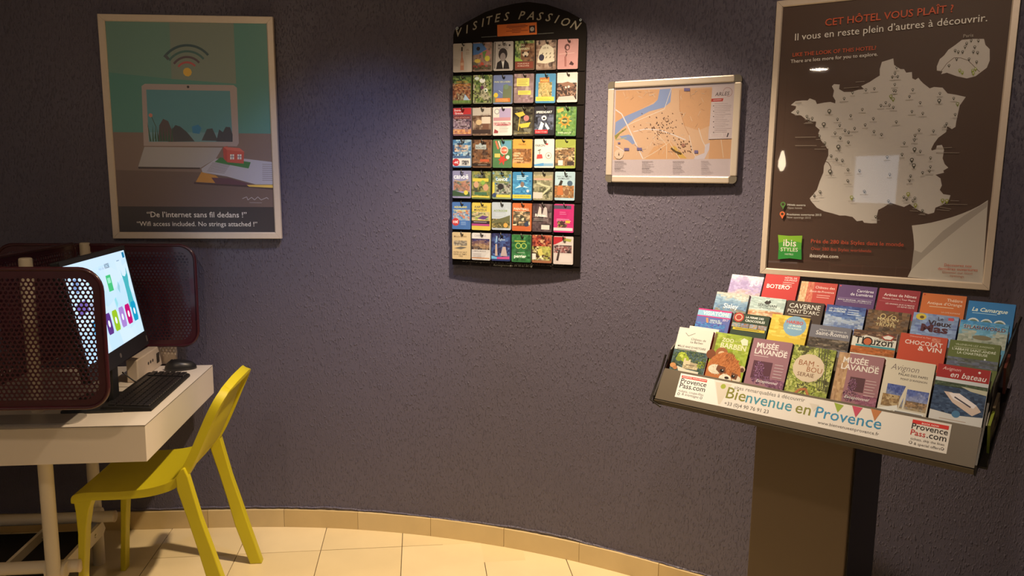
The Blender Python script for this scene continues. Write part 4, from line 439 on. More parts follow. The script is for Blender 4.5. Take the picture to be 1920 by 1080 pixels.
# ------------------------------------------------------------------ printed cards and brochures: little drawings in fractions of the sheet (x right, y down)
def paint(a, w, h, items, seed=0, nk=1.6):
    for n, it in enumerate(items):
        q = it[0]
        if q == 'r': a.R(it[1], it[2]*w, -it[5]*h, it[4]*w, -it[3]*h)
        elif q == 'n': a.N(it[1], it[2]*w, -it[5]*h, it[4]*w, -it[3]*h, int(it[6]*nk), int(it[7]*nk), seed=seed*13+n, vert=(len(it) > 8 and it[8]))
        elif q == 't': a.T(it[1], it[2], (it[3]*w, -it[5]*h), (it[4]*w, -it[5]*h), it[6] if len(it) > 6 else .01, it[7] if len(it) > 7 else 0, it[8] if len(it) > 8 else 1)
        elif q == 'c': a.C(it[1], (it[2]*w, -it[3]*h), it[4]*w, (it[5]*w if len(it) > 5 else None))
        elif q == 'p': a.P(it[1], [(x*w, -y*h) for x, y in it[2]])
        elif q == 'l': a.L(it[1], it[2]*w, [(x*w, -y*h) for x, y in it[3]])
        elif q == 'f':     # strokes: fur, leaves, petals scattered in an ellipse
            rnd = random.Random(seed*5+n); pal, cx, cy, rx, ry, cnt, ln, wd = it[1:9]; vs = []; fs = []; cs = []; a.y -= a.step
            for _ in range(cnt):
                t = rnd.uniform(0, 2*pi); u = sqrt(rnd.random()); px, py = cx+rx*u*cos(t), cy+ry*u*sin(t)
                d = rnd.uniform(0, pi) if len(it) < 10 else it[9]+rnd.uniform(-.5, .5); L = ln*rnd.uniform(.6, 1.3)
                dx, dy = cos(d)*L, sin(d)*L*w/h; nx, ny = -sin(d)*wd, cos(d)*wd*w/h; k = len(vs)
                vs += [(x*w, a.y, -y*h) for x, y in ((px-dx, py-dy), (px-nx, py-ny), (px+dx, py+dy), (px+nx, py+ny))]
                vs[k:] = [(max(.0004, min(w-.0004, v[0])), v[1], min(-.0004, v[2])) for v in vs[k:]]
                fs.append((k, k+1, k+2, k+3)); cs.append(a.col(rnd.choice(pal)))
            a.raw(vs, fs, cs)
        elif q == 'm':
            rnd = random.Random(seed*7+n)
            for k in range(it[5]): 
                y = it[4]+k*it[6]; a.L(it[1], .018*w if len(it) < 8 else it[7]*w, [(it[2]*w, -y*h), ((it[3]-rnd.uniform(0, .25)*(it[3]-it[2]))*w, -y*h)])
W_ = (195, 175, 165); K_ = (40, 28, 28); Y_ = (205, 175, 60); R_ = (170, 35, 35)
BRN = [(70, 45, 38), (120, 82, 60), (165, 125, 95), (95, 62, 48)]; GRN = [(52, 70, 35), (95, 112, 52), (140, 140, 80), (60, 58, 40)]
SEA = [(40, 70, 110), (70, 115, 155), (150, 165, 175), (50, 60, 80)]; MIX = [(60, 45, 45), (150, 110, 60), (80, 100, 60), (160, 70, 50), (190, 165, 130)]
CARDS = [
 # row 1
 ('cream card with a slim pink bottle', (188,163,150), [('p',(188,115,88),[(.4,.97),(.4,.66),(.45,.5),(.45,.3),(.53,.3),(.53,.5),(.6,.66),(.6,.97)]),('r',K_,.45,.13,.53,.28),('r',(205,150,120),.42,.7,.58,.8),('t',(130,90,75),'3%',.72,.88,.28),('m',(150,120,105),.7,.9,.34,2,.05)]),
 ('card with a blue sky, yellow blobs and red flowers', (120,95,85), [('n',[(120,92,85),(150,105,90),(90,80,70)],0,0,1,1,7,9),('p',(62,95,150),[(0,.03),(.5,.03),(.75,.25),(.3,.42),(0,.45)]),('c',K_,.28,.22,.1),('p',(175,95,90),[(.3,.42),(.75,.25),(1,.4),(.7,.5)]),('c',(195,170,50),.78,.58,.14),('c',(205,160,60),.25,.66,.17,.1),('p',(90,120,60),[(.5,.35),(.75,.3),(.6,.6)]),('c',(180,60,45),.5,.78,.1),('n',[(150,50,45),(70,60,45),(120,90,60)],0,.82,1,.97,8,2)]),
 ('grey card with a black and white portrait of a person', (160,140,132), [('r',(60,45,42),.05,.02,.09,.96),('t',(70,55,55),'MUSÉE',.24,.72,.17,.02),('t',(70,55,55),'RÉATTU',.24,.76,.28,.02),('c',(40,30,32),.5,.45,.24,.3),('c',(125,105,102),.5,.56,.15,.22),('p',(32,25,28),[(.14,.98),(.2,.75),(.4,.66),(.5,.85),(.62,.64),(.8,.78),(.86,.98)]),('p',(190,172,165),[(.44,.72),(.52,.98),(.58,.7)]),('c',K_,.85,.14,.05)]),
 ('card with a red panda above a red brown foot', (95,62,45), [('n',GRN,0,0,1,.7,8,7),('n',[(60,35,28),(110,68,45),(140,95,65)],.3,.1,1,.72,6,6),('t',(200,180,140),'ZOO',.2,.5,.2,.03),('t',(200,180,140),'BARBEN',.2,.75,.32,.03),('c',(185,155,130),.55,.48,.16,.12),('c',K_,.55,.55,.06),('c',K_,.42,.42,.05),('c',K_,.7,.4,.05),('p',(125,145,50),[(0,.55),(.4,.68),(.4,.72),(0,.72)]),('r',(120,48,35),.02,.74,.97,.98),('t',(205,160,140),'POUR LES PLUS',.15,.75,.83,.01),('t',(205,160,140),'DE MILLE SITES',.15,.75,.91,.01)]),
 ('card with pale wooden boats seen from above', (115,85,72), [('n',[(120,85,70),(150,115,98),(80,58,52)],0,0,1,1,6,9),('p',(200,175,150),[(.15,.4),(.3,.2),(.55,.12),(.9,.3),(.95,.75),(.5,.82),(.05,.78)]),('t',(70,45,40),'LES B.',.35,.65,.3,.01)]+[('l',(75,55,45),.03,[(.3+.2*(k%4),.5+.13*(k//4)),(.36+.2*(k%4),.44+.13*(k//4))]) for k in range(8)]+[('c',(50,42,60),.28,.6,.14,.16)]),
 ('pink card with a small dark figure and a rose sprig', (188,122,118), [('c',(90,50,50),.48,.28,.14,.16),('c',(188,122,118),.5,.3,.07,.09),('l',(110,65,60),.06,[(.4,.4),(.48,.5),(.42,.6)]),('l',(215,160,150),.02,[(.08,.52),(.85,.48)]),('l',(150,85,80),.1,[(.4,.6),(.42,.95)]),('p',(70,35,38),[(.6,.88),(.7,.76),(.85,.86),(.8,.92)])]),
 # row 2
 ('green framed labyrinth card with orange lettering', (80,85,45), [('n',[(120,60,40),(170,110,70),(90,50,40),(150,130,100)],0,.25,1,.9,9,9),('n',[(70,95,45),(110,125,60),(45,60,35)],0,0,1,.28,8,3),('t',(190,130,50),'PARC DES',.22,.82,.26,.03),('t',(200,120,45),'LABYRINTHES',.1,.93,.38,.04),('t',(180,90,50),'Arles',.3,.6,.47),('p',(150,165,190),[(.6,.9),(.68,.68),(.95,.9)]),('n',[(85,110,50),(110,130,60)],0,.9,1,1,9,1)]),
 ('card with white birds over meadow flowers', (110,105,80), [('n',GRN+[(150,135,110)],0,0,1,1,9,12),('c',(190,190,185),.2,.12,.13,.08),('c',(205,195,190),.5,.2,.16,.12),('c',(200,190,180),.7,.55,.1),('c',(90,40,70),.5,.45,.09),('c',(60,80,60),.68,.56,.05)]),
 ('card half blue and half olive with an orange slogan strip', (92,98,140), [('p',(95,98,72),[(.55,.35),(1,.4),(1,1),(.5,1)]),('p',(105,108,80),[(0,.72),(.55,.98),(0,1)]),('t',(190,180,120),'PARC DE LOISIRS',.06,.92,.27,.01,.2),('c',(95,110,90),.7,.42,.13),('l',(170,175,190),.02,[(.3,.55),(.5,.65)]),('c',(195,160,40),.15,.72,.12),('r',(185,90,35),.12,.83,.92,.97),('m',(225,190,120),.16,.88,.87,2,.06)]),
 ('mauve card with two yellow text boxes', (128,98,100), [('n',[(140,105,110),(118,88,88),(150,120,110)],0,0,1,1,5,8),('r',(205,175,75),.14,.16,.8,.44),('m',(120,95,50),.2,.76,.22,4,.055),('r',(205,175,65),.22,.6,.9,.75),('m',(120,95,50),.28,.84,.65,2,.05)]),
 ('blue card with an orange title sign over a golden relief', (65,120,160), [('n',[(150,120,60),(180,145,90),(110,95,55)],.15,.3,.85,.82,7,7),('p',(170,95,45),[(.2,.14),(.7,.12),(.72,.3),(.22,.32)]),('t',(215,185,90),'PUZZLE',.26,.66,.27,.03),('r',(205,180,60),.02,.82,.98,.97),('m',(110,100,40),.1,.9,.87,2,.05)]),
 ('card with a white sky above dark red rocks', (200,175,165), [('n',[(60,40,38),(115,75,62),(45,32,32),(150,105,85)],0,.36,1,.95,9,8),('p',(130,85,68),[(.15,.38),(.55,.32),(.9,.42),(.9,.5),(.3,.48)]),('c',(190,165,155),.6,.5,.06),('c',(190,165,155),.45,.52,.05),('p',(175,150,140),[(0,.97),(.1,.84),(.85,.82),(.98,.97)])]),
 # row 3
 ('red topped card with a white title box and amethyst rocks', (110,70,80), [('n',[(60,45,60),(110,80,95),(150,120,130),(70,50,50)],0,.4,1,.8,8,6),('r',(185,35,40),0,.02,1,.25),('t',(225,190,190),'Entrée',.07,.45,.13,.03),('r',(190,45,45),.05,.15,.6,.26),('t',(225,190,190),'Gratuite',.1,.56,.24,.03),('r',(110,35,40),.03,.3,.95,.42),('t',(190,130,120),'DÉGUSTATION',.08,.9,.4,.01),('n',[(170,90,60),(200,130,80),(150,100,90)],0,.8,1,.98,8,3)]),
 ('card of a brown cellar with a white round table', (105,75,62), [('n',[(60,38,32),(110,78,62),(150,115,95)],0,0,1,1,7,10),('r',(170,150,140),0,.02,1,.3),('t',(110,80,70),'LES CAVES',.45,.95,.3,.01),('r',(190,165,150),.5,.35,.98,.6),('c',(190,150,110),.35,.55,.17,.14),('r',(105,65,50),.55,.6,.9,.85),('r',(58,40,38),0,.82,1,.97)]),
 ('white and mauve card with a round seal', (198,178,172), [('r',(150,125,160),.35,.05,.98,.4),('c',(140,130,135),.22,.16,.15),('c',(198,178,172),.22,.16,.1),('r',(170,110,120),.03,.38,.97,.5),('n',[(150,60,70),(190,140,140),(120,90,90)],.03,.56,.97,.68,9,2),('m',(140,115,110),.35,.9,.72,4,.06),('p',(140,50,55),[(.05,.95),(.1,.8),(.3,.88),(.28,.95)])]),
 ('black card with two yellow boats and a pink disc', (48,38,32), [('n',[(38,30,28),(70,62,45),(95,85,70)],0,0,1,1,6,9),('p',(190,150,45),[(.05,.22),(.5,.16),(.62,.28),(.3,.36)]),('p',(200,160,45),[(.25,.62),(.9,.55),(.8,.72),(.4,.75)]),('c',(165,95,90),.68,.4,.15),('l',(180,145,60),.04,[(.35,.35),(.25,.85)]),('t',(170,140,90),'LE GROS HAMEAU',.05,.9,.96,.01)]),
 ('black card with a kart racer and a red offer strip', (38,34,42), [('n',[(30,28,36),(80,80,100),(50,50,62)],0,.3,1,.85,8,6),('t',(210,200,195),'SPEEDKART',.08,.92,.25,.04,.2),('c',(205,195,195),.5,.42,.13,.12),('p',(200,195,195),[(.2,.85),(.35,.55),(.5,.62),(.4,.85)]),('p',(195,190,190),[(.6,.58),(.8,.8),(.7,.85),(.55,.7)]),('c',K_,.5,.43,.07,.05),('r',(185,35,40),.03,.84,.7,.98),('t',(220,170,170),'5 min + 5 min',.08,.65,.94,.01)]),
 ('green card with an orange sun-like wreath', (70,105,55), [('n',[(50,85,45),(100,130,60),(75,100,60)],0,0,1,1,7,9),('p',(190,140,60),[(.05,.1),(.35,.03),(.38,.14),(.08,.22)])]+[('l',(195,140,45),.07,[(.45+.16*cos(k*.7),.5+.12*sin(k*.7)),(.45+.34*cos(k*.7),.5+.26*sin(k*.7))]) for k in range(9)]+[('c',(175,110,35),.45,.5,.23),('c',(70,75,40),.45,.5,.15),('t',(205,190,120),'PARC',.3,.6,.53,.04),('t',(190,190,150),'www.parc.fr',.1,.8,.95,.01)]),
 # row 4
 ('blue and white water park card with a red round discount', (80,110,150), [('n',SEA,0,0,1,.6,8,6),('n',[(160,95,55),(190,160,140),(70,90,120)],.1,.2,.85,.45,6,3),('t',(35,45,80),'SPLASHWORLD',.04,.96,.68,.05),('r',(195,180,172),0,.7,1,.98),('c',(185,40,45),.18,.85,.2),('t',(230,200,200),'-4€',.05,.32,.9,.04),('n',[(50,45,50),(180,165,160)],.5,.78,.9,.95,6,4)]),
 ('brown card with a lying bison-like hill and a small sign', (110,72,50), [('n',[(85,52,36),(125,80,52),(100,62,42),(60,40,34)],0,0,1,1,7,9),('r',(150,150,150),.15,.18,.75,.35),('t',(70,60,55),'ROCHES',.2,.7,.32,.03),('c',(150,150,150),.45,.2,.12),('r',(175,70,40),.42,.72,.92,.82),('r',(45,32,28),0,.88,1,.98),('m',(170,145,130),.3,.8,.93,1,.05)]),
 ('green bordered card with a pink disc and a red star', (70,105,65), [('r',(80,130,150),.45,.04,1,.35),('l',(190,90,60),.1,[(.15,.05),(.3,.35)]),('l',(190,170,160),.07,[(.3,.05),(.42,.3)]),('c',(205,160,140),.62,.4,.22),('c',(190,80,60),.62,.4,.17),('t',(235,190,170),'+100',.48,.76,.43,.04),('r',(195,160,70),.1,.52,.4,.66),('p',(185,50,40),[(.3,.75),(.42,.68),(.4,.55),(.52,.65),(.68,.52),(.64,.68),(.82,.75),(.64,.8),(.6,.95),(.5,.82),(.35,.92),(.4,.8)]),('c',(195,175,165),.82,.65,.1)]),
 ('orange card with a list of brown words over ochre ground', (195,132,50), [('n',[(150,88,45),(120,72,42),(185,120,70)],0,.35,1,.88,7,6),('t',(110,60,30),'OKHRA',.3,.7,.22,.01),('t',(215,185,140),'CIDRE',.06,.42,.55,.03),('t',(215,185,140),'PAIN',.06,.34,.64,.03),('t',(215,185,140),'LAVANDE',.06,.55,.73,.03),('t',(215,185,140),'CHOCOLAT',.06,.6,.82,.03)]),
 ('white card with a red cable car and a blue foot', (200,182,172), [('t',(60,50,60),'FARON',.06,.55,.27,.04),('r',(180,50,50),.6,.15,.72,.22),('l',(60,45,45),.04,[(.18,.42),(.35,.38)]),('l',(60,45,45),.03,[(.28,.4),(.28,.55)]),('p',(175,55,55),[(.12,.72),(.15,.56),(.4,.55),(.45,.7)]),('c',(150,135,130),.75,.6,.17),('c',(200,182,172),.75,.6,.13),('c',(120,105,100),.75,.6,.06),('p',(70,125,175),[(0,.92),(.5,.86),(.5,.98),(0,.98)]),('r',(110,140,170),.5,.88,1,.98)]),
 ('yellow green topped card with a brown troglodyte village', (140,140,55), [('n',[(110,75,50),(150,105,70),(80,58,42),(175,140,100)],0,.3,1,.95,8,9),('t',(205,185,150),'La Caverne',.1,.65,.36,.02,.3),('r',(190,175,165),.15,.75,.4,.93),('r',(55,40,38),.62,.8,.97,.93)]),
 # row 5
 ('lilac card with white canoe lettering and a paddler', (128,118,150), [('n',[(120,90,80),(160,100,80),(80,90,80)],.05,.4,.98,.78,8,5),('t',(210,200,205),'canoë',.06,.9,.3,.05),('l',(200,150,60),.025,[(.1,.36),(.5,.43),(.9,.34)]),('p',(55,75,50),[(0,.75),(.6,.85),(.95,.8),(1,.97),(0,.97)]),('c',(200,175,60),.76,.83,.12)]),
 ('card with smiling faces among leaves and a green sign', (95,105,60), [('n',[(80,95,50),(130,120,60),(60,60,45)],0,0,1,1,8,10),('r',(195,165,50),.05,.26,.93,.38),('t',(110,110,120),'ACRO',.15,.6,.2,.05),('c',(185,130,100),.25,.5,.14,.17),('c',(180,125,95),.78,.6,.15,.18),('c',(120,150,60),.62,.42,.12),('r',(60,95,70),.15,.78,.85,.88),('r',(200,170,60),0,.92,1,.98)]),
 ('yellow edged card with white canoe lettering and a helmeted paddler', (120,130,100), [('n',[(60,110,160),(120,120,80),(95,100,60)],0,0,1,.5,7,5),('t',(215,205,200),'CANOË',.18,.82,.36,.06),('r',(200,165,55),0,.42,.12,.9),('n',[(60,50,50),(150,140,130),(80,90,70)],.2,.45,1,.88,7,5),('c',(40,35,38),.45,.58,.16),('c',(50,60,100),.12,.9,.12),('r',(200,172,55),.22,.88,1,.98)]),
 ('blue card with a diving swimmer above a yellow foot', (48,112,160), [('n',[(40,100,150),(60,130,175),(35,85,135)],0,.25,1,.84,6,6),('m',(190,205,215),.22,.85,.15,3,.06,.03),('p',(160,185,200),[(.1,.62),(.4,.48),(.6,.5),(.9,.6),(.6,.56),(.45,.56)]),('c',(120,90,80),.52,.46,.1,.14),('c',(195,170,180),.82,.7,.07),('r',(200,170,50),0,.84,1,.98),('t',(90,75,40),'10% DE RÉDUCTION',.08,.92,.93,.02)]),
 ('card with pink lettering over grey green snakes', (120,108,85), [('n',[(80,75,55),(150,135,105),(110,100,75)],0,.1,1,1,8,9),('r',(150,125,90),0,.14,1,.3),('t',(200,130,125),'SERPENTARIUM',.04,.95,.3,.03),('l',(170,160,125),.09,[(.2,.4),(.6,.5),(.9,.55),(.6,.75),(.4,.9)]),('l',(50,45,38),.04,[(.55,.85),(.85,.72),(.95,.6)]),('r',(185,160,150),0,.75,.5,.97)]),
 ('pale blue card with a horse, a person riding and a lion', (150,165,175), [('t',(60,50,60),'PARC DE LOISIRS',.1,.85,.2,.01),('t',(60,50,60),'ANIMALIER',.15,.75,.28,.01),('n',[(160,95,50),(120,80,50),(175,130,90)],0,.5,1,.95,7,6),('p',(50,38,32),[(.18,.5),(.3,.3),(.42,.34),(.35,.5)]),('p',(175,90,45),[(.12,.85),(.15,.55),(.4,.5),(.45,.85)]),('c',(60,75,95),.78,.42,.14),('c',(120,75,50),.62,.75,.13,.18)]),
 # row 6
 ('blue card with a yellow title and a red ten euro disc', (60,95,155), [('n',[(190,95,60),(150,150,160),(60,110,160)],.05,.28,1,.7,7,6),('t',(215,190,70),'AQUALAND',.12,.85,.22,.06),('t',(215,190,70),"CAP D'AGDE",.12,.8,.36,.03),('c',(190,45,45),.2,.76,.21),('t',(235,205,205),'10€',.06,.34,.81,.05),('r',(60,95,160),.45,.7,.9,.9),('m',(150,170,200),.5,.85,.76,3,.05)]),
 ('yellow card with a kart picture and a purple band', (200,165,60), [('t',(60,55,75),'KARTING',.15,.85,.2,.04,.2),('t',(60,55,75),'MONTEUX',.12,.85,.31,.04,.2),('n',[(130,140,70),(180,150,110),(90,90,70)],0,.34,1,.66,8,4),('p',(90,50,110),[(.3,.6),(.6,.48),(.95,.52),(.7,.64)]),('r',(50,35,45),0,.68,1,.8),('r',(165,50,110),0,.8,1,.88),('m',(215,190,190),.1,.9,.73,1,.05)]),
 ('pale grey card with green lettering above a pine forest', (165,165,178), [('n',[(110,95,55),(80,72,45),(150,125,70)],0,.62,1,.97,9,5),('p',(95,90,60),[(0,.72),(.3,.64),(.6,.58),(1,.48),(1,.7),(0,.8)]),('t',(120,135,50),'ACCROCHE',.1,.85,.35,.05),('m',(190,190,195),.2,.8,.44,2,.06),('c',(205,140,60),.76,.86,.12)]),
 ('orange card with paintball players', (190,85,40), [('n',[(190,150,110),(110,85,65),(60,55,45),(205,175,140)],.04,.3,.96,.84,8,7),('t',(220,190,170),'PAINTBALL',.08,.9,.26,.04),('m',(220,180,150),.15,.85,.31,1,.05),('p',(50,55,80),[(.65,.75),(.85,.65),(.9,.85),(.7,.88)]),('r',(185,80,40),0,.87,1,.98),('m',(90,40,30),.05,.9,.85,1,.04)]),
 ('dark card with two ghostly pale statues', (70,50,55), [('n',[(60,42,48),(95,70,72),(45,32,36)],0,0,1,1,6,8),('p',(180,160,155),[(.25,.45),(.35,.1),(.45,.15),(.48,.45)]),('p',(170,150,148),[(.5,.48),(.62,.08),(.75,.15),(.8,.5)]),('t',(210,195,190),'Rivales',.14,.7,.48,.05),('m',(160,140,138),.05,.9,.56,2,.06),('r',(190,172,165),.48,.78,.92,.95)]),
 ('magenta card with a bear drawing and a white foot', (185,28,95), [('r',(70,60,80),0,.05,.9,.18),('m',(220,120,160),.3,.7,.3,2,.07),('m',(225,170,190),.15,.9,.56,2,.06),('n',[(150,120,60),(60,40,45),(170,60,90)],.2,.62,.7,.86,6,4),('c',(70,40,40),.42,.7,.1,.12),('r',(200,150,50),.62,.6,.85,.7),('r',(190,170,172),0,.87,1,.98)]),
 # row 7
 ('cream card with an old engraving of a diver', (200,162,115), [('t',(120,85,60),'Moulin 1900',.1,.82,.2,.02),('n',[(110,95,85),(165,140,115)],.08,.32,.85,.52,7,3),('p',(100,88,80),[(.1,.62),(.5,.55),(.85,.58),(.5,.66)]),('t',(80,55,40),'FAITES UN SAUT',.08,.85,.8,.02),('t',(80,55,40),'DANS LE TEMPS',.08,.82,.88,.02),('t',(80,55,40),'1900',.38,.6,.96,.01)]),
 ('white card with a night view of a citadel', (195,178,175), [('t',(120,110,130),'CARRIÈRES',.15,.8,.14,.01),('n',[(50,40,85),(110,75,80),(150,110,80),(45,35,45)],.0,.22,1,.64,8,6,True),('t',(90,70,70),'LUMIÈRE & MUSIQUE',.06,.8,.72,.01),('m',(140,120,118),.06,.6,.8,4,.045),('r',(190,110,50),0,.95,1,.98)]),
 ('dark blue card with glowing statues', (45,50,105), [('n',[(35,35,80),(60,80,140),(40,35,70)],0,0,1,.9,6,8),('l',(140,170,205),.05,[(.3,.1),(.25,.35)]),('t',(160,175,205),'Église',.4,.75,.26,.02),('p',(175,140,130),[(.2,.85),(.22,.4),(.3,.4),(.34,.85)]),('p',(170,140,140),[(.5,.85),(.62,.5),(.78,.5),(.88,.85)]),('p',(90,150,200),[(0,.85),(.3,.9),(.3,.97),(0,.97)]),('p',(185,60,120),[(.3,.9),(1,.86),(1,.97),(.3,.97)])]),
 ('green card with yellow spectacles and white lettering', (40,95,50), [('n',[(35,85,45),(50,110,58),(38,75,45)],0,0,1,1,5,7),('r',(150,150,50),.15,.22,.75,.27),('c',(185,190,70),.36,.42,.15),('c',(40,95,50),.36,.42,.12),('c',(185,190,70),.66,.42,.15),('c',(40,95,50),.66,.42,.12),('t',(215,215,200),'perrier',.14,.8,.87,.06),('m',(180,185,160),.3,.75,.68,1,.05)]),
 ('card with red meat slices and green olives', (150,85,55), [('n',[(140,35,30),(175,75,50),(100,30,28),(190,130,90)],0,0,1,.5,8,6),('n',[(170,155,70),(140,130,55),(60,38,30),(205,180,130)],0,.42,1,.95,8,6),('p',(195,170,80),[(.25,.55),(.5,.48),(.6,.72),(.4,.8)]),('r',(200,185,175),.0,.7,.2,.92),('m',(195,175,160),.25,.9,.92,1,.04)]),
 ('white card with a red corner and a crowd of people', (190,165,160), [('p',(175,30,40),[(0,.02),(.65,.02),(.45,.18),(.1,.3),(0,.32)]),('p',(150,140,60),[(.5,.05),(.95,.1),(.9,.2),(.55,.16)]),('n',[(60,40,42),(150,110,110),(120,50,50),(175,150,145)],.02,.33,.96,.62,10,5),('p',(60,42,42),[(.15,.9),(.25,.55),(.35,.5),(.32,.7),(.26,.92)]),('r',(195,172,168),.35,.68,.96,.97)]),
]
